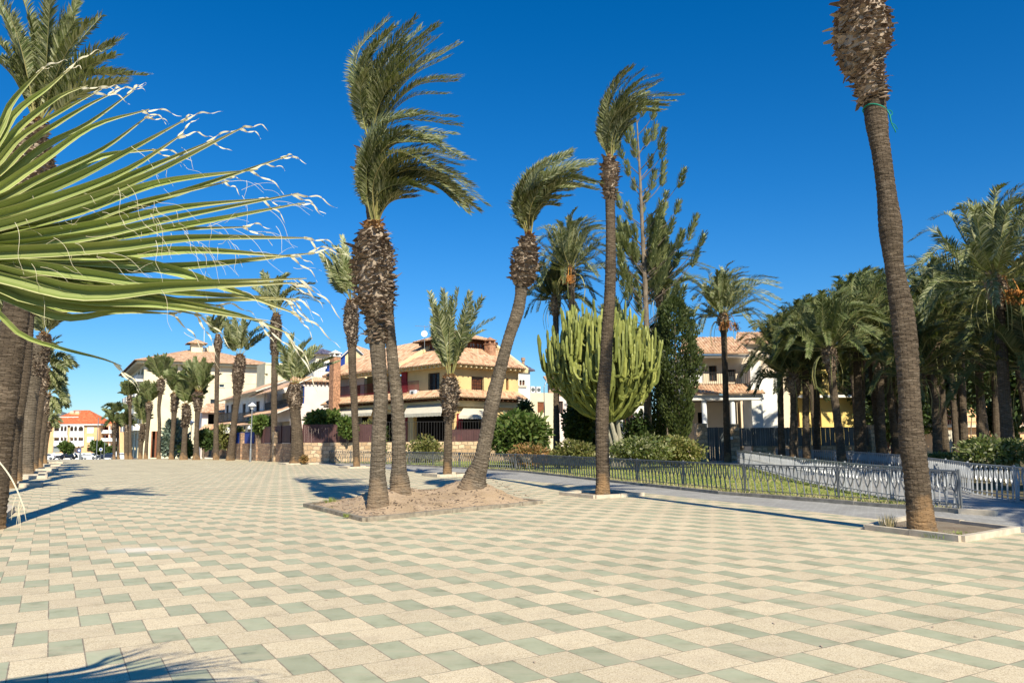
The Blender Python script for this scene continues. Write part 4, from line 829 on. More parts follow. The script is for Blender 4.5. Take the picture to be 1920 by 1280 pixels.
# ---- cream apartment block
def apartment():
    zg = gz(146); c = at(271, 700, 146); t = thing('apartment_block', 'large cream apartment block with brown hipped roof and a turret chimney', 'building', (c[0], c[1], zg))
    fr = Fr(c, PX); fl = Fr(c, LX)
    aR = fr.hit(497, 760)[0]; zE = fr.hit(300, 682)[1]; aB = fl.hit(238, 760)[0]
    zG = fr.hit(300, 806)[1]                         # top of the ground storey
    mb = MB()
    gh = (fr.hit(283, 830)[0], fr.hit(301, 830)[0], zg+.2, zG-.2)
    holes = [fr.rect(466, 695, 477, 703), fr.rect(394, 748, 404, 758), fr.rect(411, 720, 421, 726), gh]
    fr.wall(mb, 0, aR, zg, zE, holes, th=.35)
    lh = []
    nb = 5; zs = np.linspace(zG, zE-.2, 5)
    for k in range(nb):
        a1 = -2.-k*(abs(aB)-3)/nb; a0 = a1-4.2
        for j in range(4): lh.append((a0, a1-.9, zs[j]+.35, zs[j+1]-.5))
        lh.append((a0+.3, a1-.6, zg+.1, zG-.5))
    fl.wall(mb, aB, -.36, zg, zE, lh, th=.35)
    fr.box(mb, aR-.35, aR, zg, zE, aB+.4, -.36); fl.box(mb, aB-.05, aB+.30, zg, zE, -aR+.4, -.36)
    mb.build('wall', MT['cream'], t)
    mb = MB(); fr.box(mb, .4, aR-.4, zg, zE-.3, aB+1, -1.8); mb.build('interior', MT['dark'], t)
    mb = MB(); a0, a1, z0, z1 = fr.rect(295, 690, 497, 762, .02)
    fr.box(mb, fr.hit(268, 700)[0]+.2, aR-.1, fr.hit(380, 717)[1], zE-.05, .003, .05); mb.build('peach_band', MT['peach'], t)
    mb = MB(); fr.box(mb, -1.4, aR+1.2, zE, zE+.45, aB-1, 1.3); mb.build('cornice', MT['cream_light'], t)
    for x in np.linspace(3, aR-2, 5): mb = MB(); mb.tube([fr.P(x, zg, .08), fr.P(x, zE-.1, .08)], .06, n=6); mb.build('rain_pipe', MT['peach'], t)
    for h in holes[:3]: window(fr, t, h, mats=('white_far', 'glass'), nv=1)
    for k, h in enumerate(lh):
        if k % 5 == 4: continue
        mb = MB(); a0, a1, z0, z1 = h; fl.box(mb, a0-.5, a1+.9, z0-.35, z0-.15, 0.004, 1.3); fl.box(mb, a0-.5, a1+.9, z0-.15, z0+.85, 1.18, 1.3); fl.box(mb, a0-.5, a0-.38, z0-.15, z0+.85, .004, 1.18); fl.box(mb, a1+.78, a1+.9, z0-.15, z0+.85, .004, 1.18)
        mb.build('balcony', MT['white'], t)
        window(fl, t, (a0+.2, a1-.2, z0, z1-.3), d=-.3, mats=('white_far', 'glass'), nv=2, sill=False)
    zR = zE+.45; A = fr.P(0, 0)[:2]; Cn = [A, fr.P(aR, 0)[:2], fr.P(aR, 0, aB)[:2], fr.P(0, 0, aB)[:2]]
    mb = MB(); rise = fr.hit(364, 655)[1]-fr.hit(364, 676)[1]; hiproof(mb, Cn, zR, 1.9, rise*1.9, per=.4); mb.build('roof', [MT['roof'], MT['wood']], t)
    q = at(368, 650, 158); mb = MB(); ex, ey = PX, AX; q0 = np.array([q[0], q[1], 0.]); w = 20*158/F/2
    zt = at(368, 645, 158)[2]; zb = at(368, 672, 158)[2]-3
    mb.obox(q0+UP*(zb+zt)/2, ex*w, ey*w, UP*(zt-zb)/2); tw = mb.build('turret', MT['cream'], t)
    mb = MB(); k = w+.5
    hiproof(mb, [(q0-ex*w-ey*w)[:2], (q0+ex*w-ey*w)[:2], (q0+ex*w+ey*w)[:2], (q0-ex*w+ey*w)[:2]], zt, .8, 1.0, per=.4); mb.build('turret_roof', [MT['roof'], MT['wood']], tw)
    for x, yy in ((385, 655), (396, 652)): cc = at(x, yy, 160); mb = MB(); mb.obox(cc-UP*1.2, PX*.6, AX*.6, UP*1.5); mb.build('chimney', MT['peach'], t)
    mb = MB(); c1 = at(383, 652, 158); c2 = at(383, 614, 158); mb.tube([c1-UP*2, c2], .05, n=5); mb.build('antenna', MT['white_far'], t)
    for x in (284, 292): 
        mb = MB(); a = fr.hit(x, 830)[0]; fr.box(mb, a-.15, a+.15, zg, zG, -.3, -.05); mb.build('porch_column', MT['wood_red'], t)
apartment()

# ---- apricot block far behind the cars
def orange_block():
    Y = 257; zg = gz(Y); c = at(89, 830, Y); t = thing('apricot_apartment_house', 'apricot apartment house with arched white balconies and red roof', 'building', (c[0], c[1], zg))
    ex = np.array([1, .12, 0]); fr = Fr(c, ex); a1 = fr.hit(184, 830)[0]; zE = fr.hit(130, 797)[1]
    holes = []; rows = [(799, 814), (817, 831)]
    for (y0, y1) in rows:
        for (x0, x1) in ((101, 112), (113.5, 118.5), (120, 125), (131.5, 137.5), (139, 144.5), (147, 156)): holes.append(fr.rect(x0, y0, x1, y1))
        holes.append(fr.rect(164, y0+2, 175, y1-3))
    holes += [fr.rect(99, 836, 112, 848), fr.rect(117, 834, 152, 850), fr.rect(163, 838, 173, 846)]
    mb = MB(); fr.wall(mb, 0, a1, zg, zE, holes, th=.4); fr.box(mb, a1-.4, a1, zg, zE, -11, -.41); fr.box(mb, 0, .4, zg, zE, -11, -.41); mb.build('wall', MT['orange'], t)
    mb = MB(); fr.box(mb, .5, a1-.5, zg, zE-.3, -11, -2.2); mb.build('interior', MT['peach'], t)
    for (y0, y1) in rows:
        for (xa, xb) in ((101, 126), (131, 157)):
            mb = MB(); a0, a2, z0, z1 = fr.rect(xa, y0-1.5, xb, y1+4, .6)
            arc = [fr.rect(p, y0, q, y0+9, .6) for p, q in (((101.5, 111)), (113.5, 118.5), (120, 125), (131.5, 137.5), (139, 144.5), (147, 156)) if xa <= p <= xb]
            fr.wall(mb, a0, a2, z0, z1, arc, d=.6, th=.25)
            for h in arc:     # rounded heads
                r = (h[1]-h[0])/2; cx = (h[0]+h[1])/2
                for sg in (-1, 1):
                    pts = [fr.P(cx+sg*r, h[3], .59), fr.P(cx+sg*r, h[3]-r, .59)]+[fr.P(cx+sg*r*cos(a), h[3]-r+r*sin(a), .59) for a in np.linspace(0, pi/2, 6)][1:]
                    b = [p-fr.n*.2 for p in pts]; n = len(pts); mb.add(pts+b, [tuple(range(n)), tuple(range(n, 2*n))[::-1]]+[(i, (i+1) % n, n+(i+1) % n, n+i) for i in range(n)])
            fr.box(mb, a0, a2, z0-.15, z0, 0.005, .6); mb.build('arched_balcony', MT['white_far'], t)
        h = fr.rect(164, y0+2, 175, y1-3); mb = MB(); fr.box(mb, h[0]-.1, h[1]+.1, h[2]-.1, h[3]+.1, -.2, .06); mb.build('roller_shutter', MT['white_far'], t)
    mb = MB(); fr.box(mb, *fr.rect(99, 836, 112, 848)[:2], *fr.rect(99, 836, 112, 848)[2:], -.35, -.25); mb.build('shop_window', MT['glass_light'], t)
    mb = MB(); fr.box(mb, -.8, a1+.8, zE, zE+.5, -12, .9); mb.build('cornice', MT['white_far'], t)
    mb = MB(); Cn = [fr.P(0, 0)[:2], fr.P(a1, 0)[:2], fr.P(a1, 0, -11)[:2], fr.P(0, 0, -11)[:2]]; hiproof(mb, Cn, zE+.5, 1., 4.6, per=.5); mb.build('roof', [MT['roof_red'], MT['wood']], t)
    mb = MB(); h = fr.rect(106, 781, 146, 790, -1.5); fr.box(mb, h[0], h[1], h[2], h[2]+.9, -2, -1.8); fr.box(mb, h[0], h[1], h[3]-.2, h[3], -4, -1.8)
    for a in np.linspace(h[0]+.1, h[1]-.1, 5): fr.box(mb, a-.1, a+.1, h[2], h[3], -2.05, -1.85)
    mb.build('roof_terrace', MT['white_far'], t)
    for x in (136, 146): 
        cc = at(x, 782, 262); mb = MB(); mb.obox(cc-UP*.5, (.8, 0, 0), (0, .8, 0), UP*1.9); ch = mb.build('chimney', MT['orange'], t); mb = MB(); mb.obox(cc+UP*1.7, (.6, 0, 0), (0, .6, 0), UP*.35); mb.build('cap', MT['sill'], ch)
    # dome behind on the left
    mb = MB(); cc = at(112, 778, 268); n = 20; P_ = [cc+np.array((r*1.0, 0, z)) for r, z in ((0, 0),)]
    V = []; R0 = 3.4
    for i in range(6):
        ph = i/5*pi/2
        for j in range(n): V.append(cc+np.array((R0*cos(ph)*cos(2*pi*j/n), R0*cos(ph)*sin(2*pi*j/n), -1+2.2*sin(ph))))
    mb.add(V, [(i*n+j, i*n+(j+1) % n, (i+1)*n+(j+1) % n, (i+1)*n+j) for i in range(5) for j in range(n)]); mb.build('dome', MT['greymetal'], t)
    # neighbour with open balconies
    c = at(186, 830, 262); t = thing('balcony_apartment_house', 'white and apricot balcony block just right of the arched apricot house', 'building', (c[0], c[1], gz(262)))
    fr = Fr(c, ex); a1 = fr.hit(236, 830)[0]; zE = fr.hit(200, 803)[1]; hs = [fr.rect(x0, y0, x1, y1) for x0, x1 in ((187, 203), (208, 222)) for y0, y1 in ((799.5, 811), (815, 826), (832, 846))]
    mb = MB(); zt = fr.hit(200, 797)[1]; fr.wall(mb, 0, a1, gz(262), zt, hs, th=.4); fr.box(mb, 0, a1, zt, zt+.4, -10, .3); fr.box(mb, 0, .4, gz(262), zt, -10, -.41); mb.build('wall', MT['orange'], t)
    mb = MB(); fr.box(mb, .5, a1-.5, gz(262), zt-.2, -10, -1.8); mb.build('interior', MT['redwall'], t)
    for h in hs: mb = MB(); fr.box(mb, h[0]-.3, h[1]+.3, h[2]-.2, h[2]+.9, .2, 1.1); fr.box(mb, h[0]-.3, h[0]-.05, h[2]+.9, h[3]+.2, .2, 1.1); mb.build('balcony', MT['white_far'], t)
    # skyline houses
    for k, (x0, y0, x1, y1, Y, m, rf, lb) in enumerate([(166, 793, 190, 862, 300, 'white_far', 'roof', 'distant pale house with grey roof glimpsed above the apricot house'), (188, 789, 214, 862, 292, 'peach', 'roof_red', 'distant house with a red roof behind the twin drooping palms'), (212, 786, 240, 862, 305, 'peach', 'roof_red', 'distant peach house touching the left edge of the cream block'), (50, 775, 84, 862, 330, 'white_far', 'roof', 'distant house glimpsed between the left row trunks')]):
        c = at(x0, 830, Y); fr = Fr(c, ex); a1 = fr.hit(x1, 830)[0]; zt = fr.hit((x0+x1)/2, y0+6)[1]; t = thing('distant_house', lb, 'house', (c[0], c[1], -4), 'distant houses on the skyline')
        hs = [(a, a+1.2, z, z+1.4) for a in np.arange(.8, a1-1.5, 2.6) for z in np.arange(-1.5, zt-2.2, 3.)]
        mb = MB(); fr.wall(mb, 0, a1, -4.1, zt, hs); fr.box(mb, 0, .3, -4.1, zt, -8, -.3); fr.box(mb, a1-.3, a1, -4.1, zt, -8, -.3); mb.build('wall', MT[m], t)
        mb = MB(); fr.box(mb, .4, a1-.4, -4.1, zt-.1, -8, -.5); mb.build('interior', MT['dark'], t)
        mb = MB(); hiproof(mb, [fr.P(0, 0)[:2], fr.P(a1, 0)[:2], fr.P(a1, 0, -8)[:2], fr.P(0, 0, -8)[:2]], zt, .4, fr.hit(x0, y0)[1]-zt+.6, per=.6); mb.build('roof', [MT[rf], MT['wood']], t)
        mb = MB(); cc = fr.P(a1*.6, zt+2.4, -4); mb.obox(cc, (.5, 0, 0), (0, .5, 0), (0, 0, 1.2)); mb.build('chimney', MT[m], t)
orange_block()
c = at(60, 852, 238)
t = thing('white_boundary_wall', 'long low white wall behind the parked cars', 'wall', (c[0], c[1], gz(238)))
mb = MB(); fr = Fr(c, (1, .1, 0)); z1 = fr.hit(130, 849.5)[1]; L = fr.hit(236, 850)[0]; fr.box(mb, 0, L, gz(238)-.3, z1, -.3, 0); 
for a in np.arange(0, L, 6): fr.box(mb, a, a+.5, gz(238)-.3, z1+.25, -.38, .08)
mb.build('wall_run', MT['white_far'], t)

# ---- villa
def villa():
    e = radians(-46); C = at(845, 820, 62); exL = np.array((cos(e), sin(e), 0)); exR = np.array((-sin(e), cos(e), 0))
    t = thing('yellow_villa', 'pale yellow two-storey villa with clay tile roofs, awnings and a glazed attic', 'house', (C[0], C[1], 0))
    fl = Fr(C, exL); fr = Fr(C, exR)
    aL = fl.hit(622, 740)[0]; aR = fr.hit(972, 720)[0]; zE = fl.hit(790, 686)[1]; zB = fl.hit(790, 757)[1]
    # upper floor set back where the balcony is
    W = fl.rect
    hl = [W(655, 703, 703, 741), W(712, 703, 753, 741), W(804, 699, 824, 735), W(775, 775, 838, 850), W(700, 775, 760, 850), W(630, 782, 690, 850)]
    hr = [fr.rect(884, 706, 906, 733), fr.rect(949, 709, 954, 731), fr.rect(862, 775, 910, 850)]
    mb = MB(); fl.wall(mb, aL, 0, 0, zE, hl, th=.35); fr.wall(mb, .001, aR, 0, zE, hr, th=.35)
    back = 9.; fl.box(mb, aL, aL+.35, 0, zE, -back, -.36); fr.box(mb, aR-.35, aR, 0, zE, -back, -.36)
    mb.build('wall', MT['villa'], t)
    mb = MB()
    for h in hl[:2]: fl.box(mb, h[0]-.1, h[1]+.1, h[2]-.05, h[3]+.1, -2.3, -2.0); fl.box(mb, h[0]-.1, h[1]+.1, h[2]-.15, h[2]-.05, -2., -.36); fl.box(mb, h[1], h[1]+.1, h[2], h[3], -2, -.36)
    mb.build('loggia_wall', MT['villa'], t)
    mb = MB(); 
    for h in hl[3:]: fl.box(mb, h[0]-.2, h[1]+.2, 0, h[3]+.3, -3.2, -3.0)
    h = hr[2]; fr.box(mb, h[0], h[1]+.2, 0, h[3]+.3, -3.2, -3.0); mb.build('porch_shade_sheet', MT['dark'], t)  # near-black sheets stand for the shade inside the porches
    window(fl, t, hl[2], mats=('wood', 'glass'), grille='iron_dark'); window(fr, t, hr[0], mats=('wood', 'wood_red'), grille='iron_dark'); window(fr, t, hr[1], mats=('wood_red', 'wood'), nv=1, sill=False)
    h = W(722, 706, 738, 741, -1.9); mb = MB(); fl.box(mb, h[0], h[1], h[2], h[3], -1.99, -1.9); mb.build('balcony_door', MT['blue'], t)
    for x in (757, 863):  # maroon columns
        f = fl if x < 845 else fr
        for (y0, y1) in (((688, 744), (775, 845)) if x < 845 else ((775, 845),)):
            mb = MB(); a0, a1, z0, z1 = f.rect(x-4.5, y0, x+4.5, y1, .15); f.box(mb, a0, a1, z0 if y1 < 800 else 0, z1, -.02, .16); mb.build('column', MT['maroon'], t)
    # lower tile skirt with brackets, both faces
    zs = fl.hit(700, 752, 1.)[1]; zt = zs+.75
    cf, cb = -fl.n, -fr.n
    co = C*np.array([1, 1, 0]); o = 1.15
    Pn = lambda aa, bb, z: co+exL*aa+exR*bb+UP*z
    # outward on left face is fl.n = -exR side
    def skirt(z0, rise, out, inn=0., mat='roof', brk=True, a_l=aL, a_r=aR, name='skirt_roof'):
        mb = MB(); sL = -1 if (fl.n@exR) < 0 else 1
        A = co+exL*(a_l)+fl.n*out+UP*z0; K = co+fl.n*out+fr.n*out+UP*z0; B = co+exR*a_r+fr.n*out+UP*z0
        A2 = co+exL*(a_l)-fl.n*inn+UP*(z0+rise); K2 = co-fl.n*inn-fr.n*inn+UP*(z0+rise); B2 = co+exR*a_r-fr.n*inn+UP*(z0+rise)
        tileroof(mb, [A, K, K2, A2]); tileroof(mb, [K, B, B2, K2]); r = mb.build(name, [MT[mat], MT['villa_trim']], t)
        if brk:
            mb = MB()
            for k in range(int(abs(a_l)/.55)): fl.box(mb, a_l+.3+k*.55, a_l+.42+k*.55, z0-.26, z0-.10, .02, out-.1)
            mb.build('rafter_end', MT['wood' if z0 < 6 else 'villa_trim'], r); mb = MB()
            for k in range(int(a_r/.55)): fr.box(mb, .3+k*.55, .42+k*.55, z0-.26, z0-.10, .02, out-.1)
            mb.build('rafter_end', MT['wood' if z0 < 6 else 'villa_trim'], r)
    skirt(zs, .62, 1.15); skirt(zE-.1, 2.1, .95, 3.1, name='main_roof')
    mb = MB(); fl.box(mb, aL, 0, zs-.75, zs-.28, .004, .35); fr.box(mb, 0.4, aR, zs-.75, zs-.28, .004, .35); fl.box(mb, aL, 0, zE-.36, zE-.12, .004, .55); fr.box(mb, .6, aR, zE-.36, zE-.12, .004, .55); mb.build('cornice', MT['villa_trim'], t)
    # left roof plane going up to the ridge
    mb = MB(); R0 = fl.P(aL-.3, zE+.0, .9); R1 = fl.P(fl.hit(752, 680)[0], zE+.0, .96); z2 = zE+3.0
    R2 = fl.P(fl.hit(752, 680)[0]+.6, z2+.1, -4.6); R3 = fl.P(aL+1, z2-.6, -4.0)
    tileroof(mb, [R0, R1, R2, R3]); mb.build('side_roof', [MT['roof'], MT['villa_trim']], t)
    # raking parapet beside the attic
    mb = MB(); a = fl.hit(757, 680)[0]; V = []
    for dd in (0, .45): V += [fl.P(a+dd, zE-.35, .7), fl.P(a+dd, zE+.25, .75), fl.P(a+dd, zE+2.7, -3.6), fl.P(a+dd, zE-.2, -3.6)]
    mb.add(V, [(0, 1, 2, 3), (7, 6, 5, 4), (0, 4, 5, 1), (1, 5, 6, 2), (2, 6, 7, 3), (3, 7, 4, 0)])
    mb.build('raking_parapet', MT['villa_trim'], t); mb = MB(); a = aR-.1; V = []
    for dd in (0, .4): V += [fr.P(a+dd, zE-.5, .9), fr.P(a+dd, zE-.1, .95), fr.P(a+dd, zE+2.6, -3.4), fr.P(a+dd, zE-.2, -3.4)]
    mb.add(V, [(0, 1, 2, 3), (7, 6, 5, 4), (0, 4, 5, 1), (1, 5, 6, 2), (2, 6, 7, 3), (3, 7, 4, 0)]); mb.build('raking_parapet', MT['villa_trim'], t)
    # attic
    ins = 2.4; z0 = zE+1.0; zT = fl.hit(800, 641, -ins)[1]; zT = min(zT, z0+2.6)
    o2 = co-fl.n*ins-fr.n*ins; f2 = Fr(o2, exL); f3 = Fr(o2, exR); la = f2.hit(797, 655)[0]; ra = f3.hit(906, 655)[0]
    mb = MB(); f2.box(mb, la, 0, z0-.8, z0+.75, -5, 0); f2.box(mb, la, 0, zT-.25, zT, -5, 0.01); at_ = mb.build('attic', MT['wood'], t)
    n1 = 5; 
    for k in range(n1): a0 = la+(0-la)*k/n1; window(f2, t, (a0+.05, a0-la/n1-.05, z0+.75, zT-.25), d=.12, mats=('wood_red', 'glass_light'), nv=2, nh=2, sill=False, name='attic_window')
    for k in range(4): a0 = ra*k/4; window(f3, t, (a0+.05, a0+ra/4-.05, z0+.75, zT-.25), d=.12, mats=('wood_red', 'glass_light'), nv=2, nh=1, sill=False, name='attic_window')
    mb = MB(); f3.box(mb, 0, ra, z0-.8, z0+.75, -5, .005); f3.box(mb, 0, ra, zT-.25, zT, -5, 0.015); mb.build('attic_side', MT['wood'], t)
    mb = MB(); kk = 5.
    hiproof(mb, [f2.P(la, 0)[:2], f2.P(0, 0)[:2], f3.P(ra, 0)[:2], (f2.P(la, 0)+exR*ra)[:2]], zT, .75, .85); mb.build('attic_roof', [MT['roof'], MT['wood']], t)
    # chimneys
    q = at(919, 700, 67); chimney(t, q, 15*67/F, zE, at(919, 637, 67)[2], rot=e)
    q = at(628, 700, 72); chimney(t, q, 15*72/F, 0, at(628, 661, 72)[2], rot=e, cap='white')
    # brick upper wing at the left end
    mb = MB(); h = W(655, 698, 684, 742, -.6); fl.box(mb, aL+.1, W(682, 700, 684, 742)[1], W(655, 698, 684, 742)[2], zE-.4, .01, .08); mb.build('brick_panel', MT['brick'], t)
    mb = MB(); ha = W(664, 722, 675, 742, .1); fl.box(mb, ha[0], ha[1], ha[2], ha[3], .02, .1); mb.build('arched_window', MT['wood'], t)
    # balcony rail and air conditioner
    mb = MB(); rail(mb, [fl.P(fl.hit(628, 740)[0], 0, .1), fl.P(fl.hit(752, 740)[0], 0, .1)], hl[0][2]+.02, hl[0][2]+.95, .16); rail(mb, [fl.P(fl.hit(757, 740)[0], 0, .3), fl.P(fl.hit(790, 740)[0], 0, .3)], zs+.65, zs+1.5, .16); mb.build('balcony_rail', MT['maroon'], t)
    mb = MB(); h = W(768, 731, 778, 742, .5); fl.box(mb, h[0], h[1], h[2], h[3], .12, .5); ac = mb.build('air_conditioner', MT['white_far'], t)
    mb = MB(); cc = fl.P((h[0]+h[1])/2, (h[2]+h[3])/2, .51); mb.tube([cc, cc+fl.n*.03], .16, n=14); mb.build('fan_grille', MT['greymetal'], ac)
    # awnings
    for k, (f, x0, x1, y0, y1, drop) in enumerate(((fl, 757, 831, 760, 776, 1.5), (fl, 622, 700, 768, 777, 1.3), (fr, 860, 909, 765, 778, 1.2))):
        mb = MB(); a0, z0_ = f.hit(x0+8, y0, .3); a1_, _ = f.hit(x1, y0, .3); b0, z1_ = f.hit(x0, y1, .3+drop); b1, _ = f.hit(x1-4, y1, .3+drop)
        V = [f.P(a0, z0_, .36), f.P(a1_, z0_, .36), f.P(b1, z1_, .3+drop), f.P(b0, z1_, .3+drop)]; mb.add(V+[v-UP*.03 for v in V], [(0, 1, 2, 3), (7, 6, 5, 4), (0, 3, 7, 4), (1, 5, 6, 2), (0, 4, 5, 1), (3, 2, 6, 7)])
        n = 30; S = [f.P(b0+(b1-b0)*i/n, z1_-.03, .3+drop+.01*(i % 2)) for i in range(n+1)]; S2 = [p-UP*(.22+.03*abs(sin(i))) for i, p in enumerate(S)]
        mb.add(S+S2, [(i, i+1, n+2+i, n+1+i) for i in range(n)]); mb.build('awning', MT['canvas'], t)
        mb = MB(); 
        for p, q in ((V[0], V[3]), (V[1], V[2])): mb.bar(p-UP*.15, q-UP*.06, .04, .04)
        mb.build('awning_arm', MT['white_far'], t)
    # tv antenna and dish on the attic roof
    b = at(796, 642, 67); t2 = thing('tv_antenna', 'thin roof antenna with a small white dish above the glazed attic', 'antenna', b)
    mb = MB(); mb.tube([b-UP*.6, b+UP*1.5], .02, n=5); mb.bar(b+UP*1.4-PX*.9, b+UP*1.4+PX*.5, .02, .02)
    for k in range(7): mb.bar(b+UP*1.4-PX*(.8-.2*k)-AX*.2, b+UP*1.4-PX*(.8-.2*k)+AX*.2, .012, .012)
    mb.bar(b+UP*1.1-PX*.1, b+UP*1.7+PX*.5, .015, .015); mb.build('mast', MT['steel'], t2)
    mb = MB(); dc = b+UP*.75+np.array((0, -.15, 0)); V = [dc+np.array((.0, .06, 0))]+[dc+np.array((.28*cos(a), -.02, .28*sin(a))) for a in np.linspace(0, 2*pi, 17)[:-1]]; mb.add(V, [(0, 1+i, 1+(i+1) % 16) for i in range(16)]); mb.build('dish', MT['white_far'], t2)
villa()

# ---- brick house with blue trims behind the villa
def blue_trim_house():
    c = at(634, 700, 95); t = thing('brick_house', 'brick house with blue gable trim and blue shutter, behind the villa roof', 'house', (c[0], c[1], 0))
    fr = Fr(c, (1, -.15, 0)); a1 = fr.hit(694, 700)[0]; zE = fr.hit(660, 676)[1]; zP = fr.hit(664, 650)[1]; am = fr.hit(664, 660)[0]
    mb = MB(); h = fr.rect(636, 664, 647, 686); fr.wall(mb, 0, a1, 0, zE, [h]); V = []
    for d in (0, -.28): V += [fr.P(0, zE, d), fr.P(a1, zE, d), fr.P(am, zP, d)]
    mb.add(V, [(0, 1, 2), (5, 4, 3), (0, 2, 5, 3), (1, 4, 5, 2)]); fr.box(mb, 0, .28, 0, zE, -7, -.29); fr.box(mb, a1-.28, a1, 0, zE, -7, -.29); mb.build('wall', MT['villa_trim'], t)
    mb = MB(); fr.box(mb, h[0], h[1], h[2], h[3], -.15, .05); mb.build('shutter', MT['blue'], t)
    mb = MB()
    for (p, q) in (((-.5, zE-.4), (am, zP+.08)), ((am, zP+.08), (a1+.5, zE-.4))): mb.bar(fr.P(p[0], p[1], .12), fr.P(q[0], q[1], .12), .3, .14)
    mb.build('gable_trim', MT['blue'], t)
    mb = MB(); 
    tileroof(mb, [fr.P(-.5, zE-.3, .3), fr.P(-.5, zE-.3, -7), fr.P(am, zP+.2, -7), fr.P(am, zP+.2, .3)]); tileroof(mb, [fr.P(a1+.5, zE-.3, -7), fr.P(a1+.5, zE-.3, .3), fr.P(am, zP+.2, .3), fr.P(am, zP+.2, -7)]); mb.build('roof', [MT['roof'], MT['white']], t)
blue_trim_house()

# ---- pink house
def pink_house():
    c = at(549, 760, 80); t = thing('pink_house', 'pale pink house with a blank side wall, roof terrace and shaded porch', 'house', (c[0], c[1], 0))
    fr = Fr(c, PX); fl = Fr(c, LX); aR = fr.hit(648, 760)[0]; zE = fr.hit(590, 713)[1]; aB = fl.hit(486, 760)[0]
    h1 = fr.rect(557, 723, 571, 756); zf = fl.hit(520, 768)[1]
    mb = MB(); fr.wall(mb, 0, aR, 0, zE, [h1]); hl = [fl.rect(x0, 716, x1, 757) for x0, x1 in ((491, 498), (501, 512), (515, 545))]
    hl2 = [fl.rect(x0, 790, x1, 830) for x0, x1 in ((493, 512), (518, 543))]
    fl.wall(mb, aB, -.29, 0, zE-.6, hl+hl2); fl.box(mb, aB, aB+.3, 0, zE-.6, -7, -.29); mb.build('wall', MT['pink'], t)
    mb = MB(); fl.box(mb, aB+.3, -.4, 0, zE-.7, -4, -1.9); mb.build('porch_back', MT['peach'], t)
    for q in (hl[2], hl[0]): mb = MB(); m = (q[0]+q[1])/2; fl.box(mb, m-.6, m+.5, q[2], q[3]-.4, -1.89, -1.8); mb.build('door', MT['wood'], t)
    window(fr, t, h1, mats=('blue', 'glass'), nv=2, sill=False)
    mb = MB(); z = zE; tileroof(mb, [fr.P(-.8, z-.1, .35), fr.P(aR, z-.1, .35), fr.P(aR, z+.35, -.3), fr.P(-.8, z+.35, -.3)])
    tileroof(mb, [fl.P(aB-.5, z-1., 1.1), fl.P(.4, z-.95, 1.1), fl.P(.4, z+.35, -1.9), fl.P(aB-.5, z+.35, -1.9)]); 
    tileroof(mb, [fl.P(aB-.5, zf-.5, 1.6), fl.P(.2, zf-.5, 1.6), fl.P(.2, zf+.15, .0), fl.P(aB-.5, zf+.15, .0)]); mb.build('roof', [MT['roof_pale'], MT['white']], t)
    mb = MB()
    for k in range(int(aR/.4)): fr.box(mb, k*.4, k*.4+.14, z-.4, z-.2, 0.003, .3)
    mb.build('rafter_end', MT['wood'], t)
    mb = MB(); rail(mb, [fr.P(fr.hit(583, 690, -1)[0], 0, -1), fr.P(fr.hit(622, 690, -1)[0], 0, -1)], z+.3, z+1.1, .2); mb.build('terrace_rail', MT['iron'], t)
    mb = MB(); rail(mb, [fl.P(aB, 0, .1), fl.P(-.3, 0, .1)], zf+.1, zf+.95, .15); mb.build('balcony_rail', MT['iron_dark'], t)
    mb = MB(); cc = at(619, 690, 82); 
    for k in range(2): mb.obox(cc+UP*(.3*k-.2), PX*(.4-.15*k), AX*.4, UP*.16)
    mb.build('water_tank', MT['blue'], t)
    # attic pavilion with a blue and white roof
    cc = at(604, 680, 90); f = Fr(cc, PX); mb = MB(); a0, a1, z0, z1 = f.rect(584, 676, 632, 700); f.box(mb, a0+.3, a1, zE, z1-.1, -4, 0); mb.build('attic', MT['white'], t)
    mb = MB(); f.box(mb, f.hit(594, 670)[0], f.hit(626, 670)[0], z1-.1, z1+.8, -3.5, -.3); mb.build('upper_attic', MT['peach'], t)
    mb = MB(); q = z1+.8; a2, a3 = f.hit(590, 655)[0], f.hit(631, 655)[0]; hiproof(mb, [f.P(a2, 0)[:2], f.P(a3, 0)[:2], f.P(a3, 0, -3.5)[:2], f.P(a2, 0, -3.5)[:2]], q, .3, .7); mb.build('pavilion_roof', [MT['roof_blue'], MT['white']], t)
pink_house()

